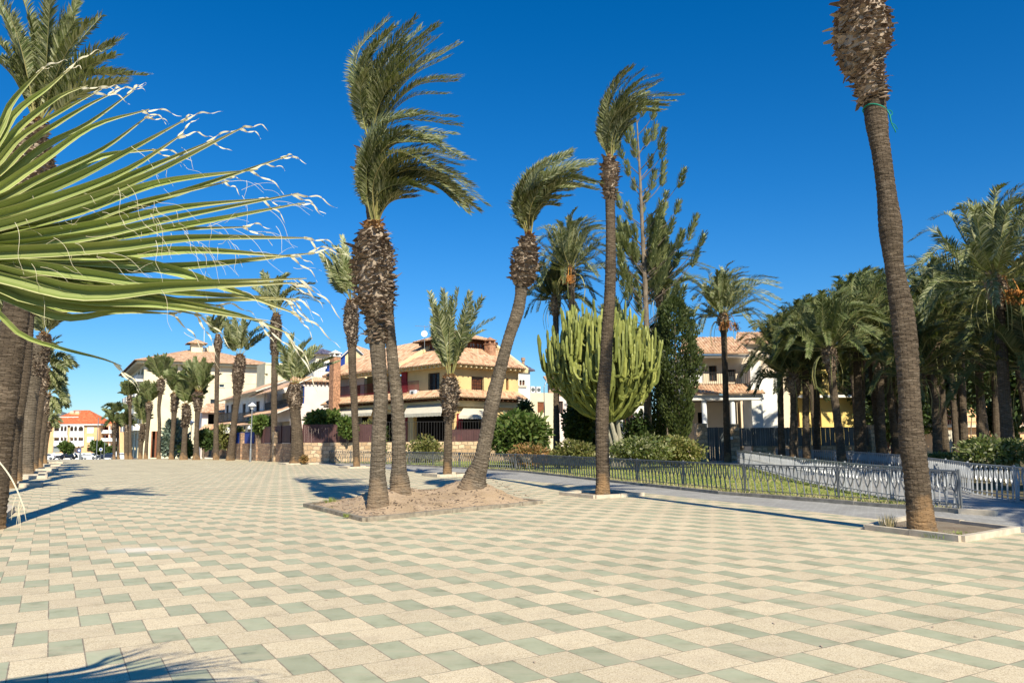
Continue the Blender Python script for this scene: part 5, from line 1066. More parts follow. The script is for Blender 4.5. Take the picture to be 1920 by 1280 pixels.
# ---- white terraced house farther along
def white_house():
    for (x0, x1, yE, Y, lb, m) in ((452, 494, 734, 90, 'white terraced house with dark doors, left of the pink house', 'white'), (422, 452, 745, 102, 'farther white terraced house with a step-down tiled roof', 'white')):
        c = at(x1, 760, Y); t = thing('terraced_house', lb, 'house', (c[0], c[1], gz(Y)), 'white terraced houses'); fl = Fr(c, LX); fr = Fr(c, PX)
        aB = fl.hit(x0, 760)[0]; zE = fl.hit((x0+x1)/2, yE)[1]; zg = gz(Y); hs = []
        L = -aB; zf = fl.hit(x1-5, 786)[1]
        for k in range(3): a = aB+.8+k*(L-1.)/3; hs.append((a, a+(L-1)/3*.55, zf+.1, zf+2.2)); hs.append((a, a+(L-1)/3*.6, zg+.3, zf-.5))
        mb = MB(); fl.wall(mb, aB, 0, zg-.2, zE, hs); fr.box(mb, 0.001, 7, zg-.2, zE, -.29, -.002); mb.build('wall', MT[m], t)
        mb = MB(); fl.box(mb, aB+.1, -.1, zg, zE-.1, -5, -.5); mb.build('interior', MT['dark'], t)
        for h in hs[::2]: window(fl, t, h, mats=('wood', 'glass'), sill=False, name='balcony_door')
        mb = MB(); tileroof(mb, [fl.P(aB-.5, zE-.3, 1.), fl.P(.4, zE-.3, 1.), fl.P(.4, zE+1.3, -3), fl.P(aB-.5, zE+1.3, -3)]); tileroof(mb, [fl.P(aB-.3, zf-.6, 1.5), fl.P(.3, zf-.6, 1.5), fl.P(.3, zf-.05, .05), fl.P(aB-.3, zf-.05, .05)]); mb.build('roof', [MT['roof_pale'], MT['white']], t)
        mb = MB(); V = [fr.P(-.3, zE-.2, .03), fr.P(6, zE-.2, .03), fr.P(3, zE+1.2, .03)]; V += [v-fr.n*.3 for v in V]; mb.add(V, [(0, 1, 2), (5, 4, 3), (0, 2, 5, 3), (1, 4, 5, 2), (0, 3, 4, 1)]); mb.build('gable', MT[m], t)
        mb = MB(); rail(mb, [fl.P(aB, 0, .9), fl.P(0, 0, .9)], zf, zf+.95, .18); fl.box(mb, aB, 0, zf-.15, zf-.02, .02, .95); mb.build('balcony', MT['iron_dark'], t)
    # small porch house
    c = at(378, 800, 112); t = thing('porch_house', 'small pinkish house with a tiled porch before the cream block', 'house', (c[0], c[1], gz(112))); fr = Fr(c, PX); zg = gz(112)
    aR = fr.hit(432, 790)[0]; zE = fr.hit(400, 772)[1]; h = [fr.rect(390, 776, 402, 795), fr.rect(414, 777, 421, 786)]
    mb = MB(); fr.wall(mb, 0, aR, zg-.2, zE, h); fr.box(mb, 0, .3, zg-.2, zE, -6, -.29); mb.build('wall', MT['pink'], t)
    mb = MB(); fr.box(mb, .35, aR-.1, zg, zE-.1, -5, -1.); mb.build('interior', MT['dark'], t); window(fr, t, h[1], mats=('wood', 'glass'))
    mb = MB(); tileroof(mb, [fr.P(-.8, zE-.1, .9), fr.P(aR+.6, zE-.1, .9), fr.P(aR, zE+1.3, -2.6), fr.P(1, zE+1.3, -2.6)], per=.35); a0, a1, z0, z1 = fr.rect(372, 800, 400, 806, 1.); tileroof(mb, [fr.P(a0, z0, 1.6), fr.P(a1+3, z0, 1.6), fr.P(a1+3, z0+.8, .02), fr.P(a0+1, z0+.8, .02)], per=.35); mb.build('roof', [MT['roof_pale'], MT['wood_red']], t)
    c = at(497, 700, 125); t = thing('cream_rear_block', 'plain cream block end showing between the big block and the pink house', 'building', (c[0], c[1], gz(125))); fr = Fr(c, PX); aR = fr.hit(545, 720)[0]; zt = fr.hit(510, 683)[1]
    h = [fr.rect(489+5, 700, 497+5, 704), fr.rect(515, 712, 521, 718)]
    mb = MB(); fr.wall(mb, 0, aR, gz(125), zt, h); fr.box(mb, 0, .3, gz(125), zt, -6, -.29); fr.box(mb, 0, aR, zt-.02, zt+.25, -6.1, .12); mb.build('wall', MT['cream'], t)
    mb = MB(); fr.box(mb, .35, aR, gz(125), zt-.3, -6, -.6); mb.build('interior', MT['dark'], t)
white_house()

# ---- white tower and low cream house right of the villa
def tower():
    c = at(967, 740, 74); t = thing('white_tower_house', 'white tower with a blue glazed hipped roof and twin arched windows', 'house', (c[0], c[1], 0)); fr = Fr(c, PX); fl = Fr(c, LX)
    a1 = fr.hit(994, 740)[0]; zE = fr.hit(980, 694)[1]; h = [fr.rect(974, 712, 978.4, 722), fr.rect(979.4, 712, 983.8, 722)]
    mb = MB(); fr.wall(mb, 0, a1, 0, zE, h); fr.box(mb, 0, .28, 0, zE, -a1, -.29); fr.box(mb, a1-.28, a1, 0, zE, -a1, -.29); mb.build('wall', MT['white'], t)
    for q in h:
        w = window(fr, t, q, mats=('wood', 'wood_red'), nv=1, sill=False, name='arched_window')
        mb = MB(); r = (q[1]-q[0])/2; cx = (q[0]+q[1])/2
        for sg in (-1, 1):
            pts = [fr.P(cx+sg*(r+.02), q[3]+.02, .004), fr.P(cx+sg*(r+.02), q[3]-r, .004)]+[fr.P(cx+sg*r*cos(a), q[3]-r+r*sin(a), .004) for a in np.linspace(0, pi/2, 6)][1:]
            b = [p-fr.n*.15 for p in pts]; n = len(pts); mb.add(pts+b, [tuple(range(n)), tuple(range(n, 2*n))[::-1]]+[(i, (i+1) % n, n+(i+1) % n, n+i) for i in range(n)])
        mb.build('arch_head', MT['white'], w)
    mb = MB(); fr.box(mb, h[0][0]-.15, h[1][1]+.15, h[0][2]-.2, h[0][2]-.02, .003, .1); mb.build('sill', MT['sill'], t)
    mb = MB(); hiproof(mb, [fr.P(0, 0)[:2], fr.P(a1, 0)[:2], fr.P(a1, 0, -a1)[:2], fr.P(0, 0, -a1)[:2]], zE, .35, .9); mb.build('roof', [MT['roof_blue'], MT['white']], t)
    cc = at(981, 685, 75); mb = MB(); mb.tube([cc-UP*.5, cc+UP*.5], .14, n=8); mb.tube([cc+UP*.45, cc+UP*.75], .2, n=8); mb.build('flue', MT['brick'], t)
    mb = MB(); cc = at(967, 683, 75); mb.tube([cc-UP*.5, cc+UP*.3], [.05, .01], n=6); mb.build('finial', MT['iron'], t)
    fr2 = fr; a2 = fr.hit(1042, 760)[0]; zL = fr.hit(1015, 736)[1]; hd = fr.rect(1009, 753, 1023, 773)
    mb = MB(); fr.wall(mb, a1+.002, a2, 0, zL, [hd], d=-.1); fr.box(mb, a2-.28, a2, 0, zL, -7, -.39); fr.box(mb, a1+.002, a2-.3, zL-.3, zL-.1, -7, -.39); mb.build('low_wing', MT['cream'], t)
    mb = MB(); fr.box(mb, hd[0], hd[1], hd[2], hd[3], -.3, -.2); mb.build('shutter', MT['wood_red'], t)
    for x in (999, 1010): 
        q = fr.rect(x-3.5, 717 if x < 1005 else 722, x+3.5, 724 if x < 1005 else 730, -2); mb = MB(); fr.box(mb, q[0], q[1], zL+.1, zL+.75, -2.4, -2); ac = mb.build('air_conditioner', MT['white_far'], t); mb = MB(); cc = fr.P((q[0]+q[1])/2, zL+.42, -1.99); mb.tube([cc, cc+fr.n*.03], .2, n=12); mb.build('fan_grille', MT['greymetal'], ac)
    c = at(1030, 760, 84); t = thing('brick_fronted_house', 'house with a brick upper wall and mauve lower wall behind the cactus', 'house', (c[0], c[1], 0)); fr = Fr(c, PX); a1 = fr.hit(1130, 760)[0]; zT = fr.hit(1060, 722)[1]; zm = fr.hit(1060, 743)[1]
    h = [fr.rect(1048, 752, 1056, 775), fr.rect(1066, 748, 1074, 770)]
    mb = MB(); fr.wall(mb, 0, a1, 0, zm, h); mb.build('lower_wall', MT['pink'], t); mb = MB(); uvbox(mb, fr.P(0, 0, -.14), fr.P(a1, 0, -.14), .28, zm, zT); mb.build('upper_wall', MT['brick'], t)
    mb = MB(); fr.box(mb, .1, a1, 0, zm-.1, -6, -.6); mb.build('interior', MT['dark'], t)
    mb = MB(); tileroof(mb, [fr.P(-.4, zT, .5), fr.P(a1+.4, zT, .5), fr.P(a1-2, zT+1.2, -3.5), fr.P(1.5, zT+1.2, -3.5)]); mb.build('roof', [MT['roof'], MT['white']], t)
    for q in h: window(fr, t, q, mats=('wood', 'glass'), sill=False)
    c = at(1125, 790, 62); t = thing('white_garden_lodge', 'white rendered lodge wall glimpsed under the cactus trunk', 'house', (c[0], c[1], 0)); fr = Fr(c, PX); a1 = fr.hit(1210, 790)[0]; z1 = fr.hit(1160, 757)[1]; h = [fr.rect(1168, 768, 1188, 808)]
    mb = MB(); fr.wall(mb, 0, a1, 0, z1, h); fr.box(mb, 0, a1, z1, z1+.2, -5, .15); mb.build('wall', MT['white'], t); mb = MB(); fr.box(mb, .1, a1-.1, 0, z1-.1, -4, -.6); mb.build('interior', MT['dark'], t); window(fr, t, h[0], mats=('wood', 'glass'), nv=3, nh=3, grille='iron_dark')
tower()

# ---- white villa on the right behind the palms
def right_villa():
    Y = 60; c = at(1290, 780, Y); t = thing('white_villa', 'white villa with round porch columns, clay tile skirt and balcony', 'house', (c[0], c[1], 0)); fr = Fr(c, (1, .03, 0)); ap = fr.hit(1408, 780)[0]; aR = fr.hit(1460, 700)[0]
    zs = fr.hit(1350, 737, 1.)[1]; zE = fr.hit(1330, 664)[1]; zf = zs+.5
    W = fr.rect; hu = [W(1298, 679, 1326, 715), W(1338, 683, 1352, 712), W(1366, 690, 1388, 714)]
    mb = MB(); fr.wall(mb, 0, fr.hit(1405, 700)[0], zf-.3, zE, hu, d=-1.2); fr.box(mb, 0, .3, 0, zE, -8, -1.5); mb.build('upper_wall', MT['peach'], t)
    mb = MB(); a0, a1, z0, z1 = W(1407, 678, 1427, 730, .9); fr.box(mb, a0, a1, 0, z1, -1.2, .9); a0, a1, _, z1 = W(1427, 688, 1462, 730, -1); fr.box(mb, a0, a1, 0, z1-.8, -6, -1); mb.build('white_pier', MT['white'], t)
    mb = MB(); fr.box(mb, hu[0][0], hu[0][1], hu[0][2], hu[0][3], -1.45, -1.3); mb.build('white_shutter', MT['white_far'], t)
    for h in hu[1:]: window(fr, t, h, d=-1.2, mats=('wood', 'glass'), grille='iron_dark', sill=False)
    mb = MB(); tileroof(mb, [fr.P(-.5, zE+.05, .4), fr.P(fr.hit(1405, 680)[0], zE+.05, .4), fr.P(fr.hit(1398, 680)[0], zE+1.7, -3), fr.P(.5, zE+1.7, -3)])
    tileroof(mb, [fr.P(-.5, zs, 1.25), fr.P(fr.hit(1424, 735)[0], zs, 1.25), fr.P(fr.hit(1418, 735)[0], zs+.75, -.1), fr.P(0, zs+.75, -.1)])
    q0 = fr.hit(1370, 640, -4)[0]; tileroof(mb, [fr.P(q0, zE+1.2, -3.), fr.P(q0+5.2, zE+1.2, -3), fr.P(q0+4.0, zE+2.5, -6), fr.P(q0+1.2, zE+2.5, -6)]); mb2 = MB(); fr.box(mb2, q0+.4, q0+4.8, 0, zE+1.15, -8, -3.4); mb2.build('rear_wall', MT['peach'], t); mb.build('roof', [MT['roof'], MT['white']], t)
    mb = MB(); fr.box(mb, -.3, fr.hit(1424, 745)[0], zs-.5, zs-.12, -.4, .95); fr.box(mb, -.3, fr.hit(1405, 700)[0], zE-.22, zE-.06, -1.19, .2); mb.build('beam', MT['white'], t)
    for x in (1321, 1374): 
        mb = MB(); p = fr.P(fr.hit(x, 780, .6)[0], 0, .6); mb.tube([p+UP*.9, p+UP*(zs-.5)], 4.6*Y/F, n=16); mb.build('column', MT['white_far'], t, smooth=False)
    mb = MB(); fr.wall(mb, 0, ap, 0, zs-.5, [W(1330, 770, 1345, 830), W(1395, 768, 1402, 800)], d=-3.2); mb.build('porch_wall', MT['peach'], t)
    mb = MB(); fr.box(mb, 0.02, ap-.02, 0, zs-.6, -8, -4); mb.build('interior', MT['dark'], t); mb = MB(); fr.box(mb, .01, ap, 0, zE+.1, -8.4, -8.05); fr.box(mb, .31, ap, zs-.45, zs-.15, -8, -1.5); mb.build('back_wall', MT['peach'], t)
    mb = MB(); rail(mb, [fr.P(0, 0, .2), fr.P(fr.hit(1404, 720)[0], 0, .2)], zf+.2, zf+1.15, .16); mb.build('balcony_rail', MT['iron_dark'], t)
    # yellow neighbour
    c = at(1462, 780, 66); t = thing('strong_yellow_house', 'strong yellow house with a dark balcony rail seen between palm trunks', 'house', (c[0], c[1], 0)); fr = Fr(c, (1, .06, 0)); aR = fr.hit(1600, 780)[0]; zE = fr.hit(1520, 680)[1]; zb = fr.hit(1520, 742)[1]
    hs = [fr.rect(1482, 705, 1500, 738), fr.rect(1508, 712, 1520, 738), fr.rect(1530, 705, 1543, 738), fr.rect(1484, 764, 1499, 800), fr.rect(1526, 766, 1540, 800)]
    mb = MB(); fr.wall(mb, 0, aR, 0, zE, hs); mb.build('wall', MT['yellow'], t); mb = MB(); fr.box(mb, 0, aR, 0, zE+1.2, -6.4, -6.05); mb.build('back_wall', MT['yellow'], t); mb = MB(); fr.box(mb, 0.1, aR, 0, zE, -6, -.6); mb.build('interior', MT['dark'], t)
    for h in hs: window(fr, t, h, mats=('wood', 'glass'), sill=False)
    mb = MB(); fr.box(mb, 0, aR, zb-.2, zb, .003, 1.4); mb.build('balcony_slab', MT['white'], t); mb = MB(); rail(mb, [fr.P(0, 0, 1.3), fr.P(aR, 0, 1.3)], zb, zb+1., .15); mb.build('balcony_rail', MT['iron_dark'], t)
    mb = MB(); tileroof(mb, [fr.P(-.5, zE, .6), fr.P(aR+.5, zE, .6), fr.P(aR-1, zE+1.5, -3), fr.P(1, zE+1.5, -3)]); mb.build('roof', [MT['roof'], MT['white']], t)
    # red and apricot house far right
    c = at(1690, 780, 72); t = thing('red_and_apricot_house', 'apricot house with a dark red upper storey glimpsed through the palm grove', 'house', (c[0], c[1], 0)); fr = Fr(c, (1, .1, 0)); aR = fr.hit(1990, 780)[0]; zT = fr.hit(1790, 745)[1]; zm = fr.hit(1790, 797)[1]
    hs = [fr.rect(x, 770, x+12, 796) for x in (1773, 1800, 1840, 1886, 1915)]+[fr.rect(x, 812, x+9, 838) for x in (1774, 1850, 1890, 1930)]
    mb = MB(); fr.wall(mb, 0, aR, 0, zT, hs); mb.build('wall', MT['orange'], t); mb = MB(); fr.box(mb, .1, aR, 0, zT-.1, -6, -.5); mb.build('interior', MT['redwall'], t)
    mb = MB(); rail(mb, [fr.P(0, 0, .7), fr.P(aR, 0, .7)], zm, zm+.9, .18); fr.box(mb, 0, aR, zm-.2, zm, .003, .8); mb.build('balcony', MT['peach'], t)
    mb = MB(); tileroof(mb, [fr.P(-.5, zT, .6), fr.P(aR+.5, zT, .6), fr.P(aR-1, zT+1.5, -3), fr.P(1, zT+1.5, -3)]); mb.build('roof', [MT['roof'], MT['white']], t)
right_villa()

# ------------------------------------------------------------------ garden walls and fences of the houses
def panel_fence(name, label, a, b, z0, z1, mat, n_post=6, w=.12, cat='fence', grp=None):
    a = np.array([a[0], a[1], 0.]); b = np.array([b[0], b[1], 0.]); L = np.linalg.norm(b-a); tt = (b-a)/L; nn = np.array([-tt[1], tt[0], 0]); t = thing(name, label, cat, a+UP*z0, grp)
    mb = MB(); n = int(L/w)
    for k in range(n): p = a+tt*(k+.5)*L/n; mb.obox(p+UP*(z0+z1)/2+nn*(.012 if k % 2 else 0), tt*L/n*.46, nn*.012, UP*(z1-z0)/2)
    mb.build('panel', MT[mat], t); mb = MB(); mb.bar(a+UP*z1, b+UP*z1, .05, .04); mb.bar(a+UP*z0, b+UP*z0, .05, .04); mb.build('rail', MT[mat], t)
    for k in range(n_post+1): p = a+tt*L*k/n_post; mb = MB(); mb.obox(p+UP*(z0+z1)/2-nn*.05, tt*.03, nn*.03, UP*((z1-z0)/2+.04)); mb.build('post', MT[mat], t)
    return t
WC = at(567, 860, 56.5)*np.array([1, 1, 0]); zw = 1.48
t = thing('stone_garden_wall', 'pale rubble stone wall below the purple fence, facing the camera', 'wall', WC)
W2 = at(985, 850, 57.5); mb = MB(); uvbox(mb, WC, W2, .35, 0, zw); mb.build('masonry', MT['stone'], t)
panel_fence('purple_metal_fence', 'purple brown corrugated metal fence on top of the pale stone wall', WC, at(702, 850, 56.8), zw+.02, zw+1.28, 'purple', 5)
panel_fence('purple_metal_fence', 'purple metal fence panel seen right of the short palm, under black bars', at(840, 850, 57.1), W2, zw+.02, zw+.85, 'purple', 3)
t = thing('black_bar_fence', 'black vertical bar fence over the villa garden wall', 'fence', at(700, 800, 56.8)*np.array([1, 1, 0])+UP*zw)
mb = MB(); rail(mb, [at(640, 800, 56.7)[:2]+np.array((0, .2)), at(985, 800, 57.5)[:2]+np.array((0, .2))], zw, zw+1.45, .2, r=.013); mb.build('bars', MT['iron_dark'], t)
# wall running away along the promenade
t = thing('brown_garden_wall', 'brown rubble stone wall with pillars running away behind the right palm row', 'wall', WC)
W3 = WC+np.array([*(AX[:2]*30), 0])+np.array((-2.0, -.2, 0)); mb = MB(); uvbox(mb, W3, WC+np.array((-.1, .12, 0)), .35, 0, zw-.05); mb.build('masonry', MT['stone_brown'], t)
for k in range(7):
    p = W3+(WC-W3)*(k+.15)/6.4; mb = MB(); uvbox(mb, p-AX[:2].tolist()[0]*0-np.array((0, .3, 0)) if False else (p[0]+.15, p[1]-.28), (p[0]-.15, p[1]+.28), .6, 0, 2.35 if k % 2 else 2.5); pl = mb.build('pillar', MT['stone_brown' if k < 5 else 'stone'], t)
panel_fence('purple_metal_fence', 'purple metal fence above the brown stone wall, receding to the left', W3+(WC-W3)*.62, WC+np.array((-.2, .25, 0)), zw+.0, zw+1.28, 'purple', 5)
panel_fence('blue_metal_gate', 'dark blue metal garden gate between stone pillars', W3+(WC-W3)*.36, W3+(WC-W3)*.60, .05, zw+.9, 'blue', 2, cat='gate')
# right villa fence
t = thing('stone_gate_wall', 'low pale stone wall and gate pillars before the white villa', 'wall', at(1330, 840, 56)*np.array([1, 1, 0]))
mb = MB(); uvbox(mb, at(1410, 840, 55)[:2], at(1640, 840, 55)[:2], .3, 0, 1.0); mb.build('masonry', MT['stone'], t)
for x, w_, zt in ((1315, .75, 2.6), (1374, .8, 2.55), (1640, .7, 2.4)): p = at(x, 840, 54.8); mb = MB(); uvbox(mb, (p[0]-w_/2, p[1]), (p[0]+w_/2, p[1]), .7, 0, zt); mb.build('pillar', MT['stone'], t)
panel_fence('grey_panel_fence', 'grey vertical panel fence on the stone wall of the white villa', at(1383, 830, 54.9), at(1636, 830, 54.9), 1.02, 2.25, 'greymetal', 8, w=.16)
panel_fence('grey_metal_gate', 'tall grey-green metal gate between the two stone gate pillars', at(1322, 830, 54.7), at(1366, 830, 54.7), .05, 2.3, 'greymetal', 2, w=.16, cat='gate')
mb = MB(); q = at(1371, 821, 54.4); mb.obox(q, (.12, 0, 0), (0, .02, 0), (0, 0, .09)); tag(mb.build('house_plate', MT['white_far'], loc=q), 'small pale plate on the right stone gate pillar', 'plate')
panel_fence('pale_timber_gate', 'pale timber gate glimpsed low between dark palm trunks on the right', at(1776, 838, 60), at(1792, 838, 60), .1, 2.0, 'canvas', 1, w=.25, cat='gate')
# ------------------------------------------------------------------ leafy plants
MT.update(
 leaf_a=leafmat('glossy_green_leaf', [(.05, .10, .02), (.09, .15, .03), (.14, .19, .05), (.18, .22, .07)], trans=.25, rough=.45),
 leaf_olive=leafmat('olive_leaf', [(.10, .12, .03), (.17, .18, .05), (.24, .22, .08), (.13, .15, .04), (.30, .24, .09)], trans=.25),
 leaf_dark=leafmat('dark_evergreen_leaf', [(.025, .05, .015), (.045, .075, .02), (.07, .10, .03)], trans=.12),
 leaf_dry=leafmat('rusty_flower_leaf', [(.16, .13, .05), (.30, .16, .06), (.38, .20, .08), (.12, .13, .04)], trans=.2),
 leaf_flower=leafmat('pale_flowering_leaf', [(.10, .14, .03), (.18, .21, .06), (.20, .22, .08), (.46, .44, .26), (.10, .13, .035), (.08, .11, .03), (.07, .10, .025)], trans=.25),
 needle=leafmat('pine_needle', [(.13, .15, .055), (.20, .22, .085), (.28, .29, .13)], trans=.15),
 cypress=leafmat('cypress_scale_leaf', [(.035, .055, .014), (.06, .085, .022), (.11, .13, .04)], trans=.12), 
 silver_leaf=leafmat('silvery_conifer_leaf', [(.12, .17, .13), (.18, .24, .19), (.26, .31, .25)], trans=.1),
 cactus=leafmat('candelabra_stem', [(.12, .14, .035), (.19, .21, .05), (.30, .31, .08), (.16, .18, .04)], trans=0., rough=.55, spec=.3), cactus_wood=plain('grey_cactus_trunk', (.42, .38, .28), var=.15),
 branch=plain('grey_branch_bark', (.24, .19, .14), var=.2), 
 fan_old=leafmat('fan_leaf_blade', [(.20, .25, .055), (.28, .33, .09), (.37, .41, .15), (.23, .28, .07)], trans=.12, tcol=(.25, .33, .05), rough=.4, spec=.4),
 fibre=leafmat('dry_leaf_fibre', [(.70, .62, .42), (.80, .74, .56), (.60, .50, .30)], trans=.35, tcol=(.8, .7, .5), rough=.6),
 tyre=plain('black_tyre', (.02, .02, .02), bump=0), carwhite=plain('white_car_paint', (.80, .80, .80), rough=.25, var=.02, bump=0, spec=.6), carblack=plain('black_car_paint', (.012, .012, .014), rough=.2, var=.02, bump=0, spec=.6), carblue=plain('dark_blue_car_paint', (.015, .022, .05), rough=.2, var=.02, bump=0, spec=.6), lamp_red=plain('tail_lamp_red', (.4, .01, .01), bump=0), signblue=plain('sign_blue', (.02, .10, .45), bump=0),
)
def cloud(mb, c, r, n, size, rg, lumps=7, asp=1.6, up=0., shell=.45, flat=0.):
    c = np.array(c, float); r = np.array(r, float); Lp = []
    for k in range(lumps):
        d = np.array([rg.gauss(0, 1), rg.gauss(0, 1), rg.gauss(0, .8)]); d /= np.linalg.norm(d); Lp.append((c+d*r*rg.uniform(.3, .62), r*rg.uniform(.32, .62)))
    Lp.append((c, r*.62)); V = []; Fc = []
    for k in range(n):
        q, rr = Lp[rg.randrange(len(Lp))]; d = np.array([rg.gauss(0, 1), rg.gauss(0, 1), rg.gauss(0, 1)]); d /= np.linalg.norm(d)
        p = q+d*rr*(shell+(1-shell)*rg.random()**.5)*rg.uniform(.85, 1.12)
        a = d+np.array([rg.gauss(0, .6), rg.gauss(0, .6), rg.gauss(0, .6)+up]); a /= np.linalg.norm(a); b = np.cross(a, (rg.gauss(0, 1), rg.gauss(0, 1), rg.gauss(0, 1))); b /= np.linalg.norm(b)+1e-9
        s = size*rg.uniform(.6, 1.35); i = len(V); V += [p-b*s*.3, p+a*s*asp*.5-b*s*.45, p+a*s*asp, p+a*s*asp*.5+b*s*.45]; Fc.append((i, i+1, i+2, i+3))
    mb.add(V, Fc)
def shrub(name, label, px, py, wpx, hpx, Y, mat, n, size, seed, cat='shrub', group='garden shrubs', stems=5, z0=None, shell=.45, up=0., lumps=8, asp=1.6, dy=None):
    rg = random.Random(seed); top = at(px, py-hpx/2, Y); zb = gz(Y) if z0 is None else z0; zc = at(px, py, Y)[2]; rz = hpx/2*Y/F; rx = wpx/2*Y/F
    t = thing(name, label, cat, (top[0], Y, zb), group); mb = MB()
    if stems:
        for k in range(stems):
            e = np.array((top[0]+rg.uniform(-.6, .6)*rx, Y+rg.uniform(-.5, .5)*rx*.6, zc+rg.uniform(-.2, .4)*rz)); mb.tube(cr([(top[0]+rg.uniform(-.1, .1)*rx, Y, zb-.05), (top[0]*.5+e[0]*.5, Y, (zb+e[2])/2), e], 6), [.05]*3+[.02]*3, n=5)
        mb.build('stem', MT['branch'], t)
    mb = MB(); cloud(mb, (top[0], Y, zc), (rx*1.05, dy or max(rx*.8, rz*.6), rz*1.05), n, size, rg, lumps=lumps, shell=shell, up=up, asp=asp); mb.build('foliage', MT[mat], t); return t
shrub('oleander_bush', 'tall bushy green oleander left of the dark trunks, behind the railing', 970, 820, 108, 112, 44, 'leaf_a', 5200, .17, 1, asp=2.4)
shrub('rose_hedge', 'rounded olive-green rose bush below the awnings', 797, 838, 78, 70, 54.6, 'leaf_olive', 3600, .13, 2)
shrub('scrub_bush', 'low rusty-orange scrub at the right foot of the oleander', 1005, 852, 110, 44, 42, 'leaf_dry', 2300, .11, 3)
shrub('scrub_bush', 'low green scrub before the dark trunks, behind the railing', 1080, 850, 120, 56, 41.5, 'leaf_olive', 2600, .12, 4)
shrub('flowering_bush', 'low bush dotted with pale flowers below the giant cactus', 1190, 846, 136, 66, 40, 'leaf_flower', 3800, .11, 5)
shrub('scrub_bush', 'brownish low scrub at the foot of the cypress', 1268, 848, 116, 68, 42, 'leaf_olive', 3200, .12, 6)
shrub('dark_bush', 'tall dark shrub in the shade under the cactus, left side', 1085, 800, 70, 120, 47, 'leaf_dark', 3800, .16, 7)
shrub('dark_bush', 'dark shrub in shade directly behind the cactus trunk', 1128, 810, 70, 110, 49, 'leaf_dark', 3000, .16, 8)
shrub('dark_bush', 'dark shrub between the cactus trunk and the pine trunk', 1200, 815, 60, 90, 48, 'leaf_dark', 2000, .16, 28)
shrub('citrus_bush', 'bright green bush rising above the purple fence by the pink house', 600, 784, 74, 38, 58.5, 'leaf_a', 3000, .2, 9, z0=1.4)
shrub('citrus_bush', 'dark green bush spilling over the purple fence, left of the thin palm', 652, 802, 34, 42, 56.2, 'leaf_a', 1900, .16, 10, z0=1.4)
shrub('citrus_bush', 'sparse green bush behind the bars, right of the thin palm', 688, 803, 32, 26, 57.4, 'leaf_olive', 1200, .16, 11, z0=1.4)
shrub('olive_tree', 'round olive tree above the brown wall, beside the leaning palm', 432, 815, 56, 46, 72, 'leaf_olive', 2600, .2, 12, cat='tree')
shrub('climbing_vine', 'green climbing plant over the stone pillar right of the lamp post', 492, 797, 42, 38, 65, 'leaf_a', 1800, .2, 13)
shrub('clipped_hedge', 'dark hedge at the foot of the cream block wall', 384, 822, 36, 46, 74, 'leaf_dark', 2000, .22, 14)
shrub('silvery_conifer', 'silvery blue-green conifer before the blank wall of the cream block', 329, 826, 44, 74, 77, 'silver_leaf', 3200, .26, 15, up=.4, cat='tree')
shrub('green_shrub', 'bright small shrub low beside the silvery conifer', 352, 840, 22, 38, 76, 'leaf_a', 900, .2, 16)
shrub('layered_conifer', 'small layered dark conifer in front of the white tower', 984, 770, 24, 62, 60, 'leaf_dark', 1100, .22, 17, cat='tree')
shrub('dry_tuft', 'rusty dry tuft at the foot of the stone wall corner', 571, 860, 14, 12, 54, 'leaf_dry', 240, .12, 18, stems=0)
shrub('garden_bush', 'yellow-green bush behind the far railing at the right edge', 1862, 850, 160, 84, 25.5, 'leaf_flower', 4600, .085, 19)
shrub('garden_bush', 'low dark bush inside the palm grove right of the tall palm trunk', 1775, 866, 110, 40, 33, 'leaf_olive', 1800, .1, 20)
for k, (x, y, w_, h_, Y, lb) in enumerate([(1630, 690, 150, 170, 66, 'dark foliage added as shade deep in the palm grove, left of the tall palm trunk'), (1740, 690, 140, 180, 63, 'dark foliage added as shade deep in the grove, just right of the tall palm trunk'), (1850, 680, 150, 170, 60, 'dark foliage added as shade behind the right-hand palms'), (1930, 720, 120, 210, 52, 'dark foliage added as shade, cut by the right edge of the frame'), (1540, 665, 90, 90, 72, 'dark crown added as shade above the strong yellow house'), (1700, 790, 160, 90, 60, 'dark thicket added as shade between grove trunks'), (1880, 780, 60, 90, 56, 'dark thicket added as shade near the right edge'), (1655, 765, 120, 140, 66, 'dark thicket added to darken the gap right of the yellow house'), (1590, 740, 70, 110, 72, 'dark tree added to darken the gap at the right end of the yellow house'), (1800, 720, 130, 120, 68, 'dark tree added as shade above the pale timber gate')]):
    shrub('shade_fill_tree', lb, x, y, w_, h_, Y, 'leaf_dark', 4200, .28, 100+k, cat='tree', group='dark trees behind the palm grove', shell=.3, lumps=10)  # leaf masses added where the grove background is only deep shade
# yucca beside the pair of trunks
rg = random.Random(77); b = at(722, 866, 55); b[2] = 0; t = thing('yucca', 'spiky green yucca between the paired palm trunks', 'shrub', b); mb = MB()
for k in range(150):
    z = rg.uniform(.2, 2.5); a = rg.uniform(0, 2*pi); e = rg.uniform(-.5, .9); p = b+UP*z; d = np.array((cos(a)*cos(e), sin(a)*cos(e), sin(e))); s = np.cross(d, UP); s /= np.linalg.norm(s)
    L = rg.uniform(.4, .65); m = p+d*L*.5; mb.add([p-s*.02, p+s*.02, m+s*.03, m-s*.03, p+d*L-UP*.12], [(0, 1, 2, 3), (3, 2, 4)])
mb.build('foliage', MT['leaf_a'], t); mb = MB(); mb.tube([b, b+UP*2.4], .06, n=6); mb.build('stem', MT['branch'], t)

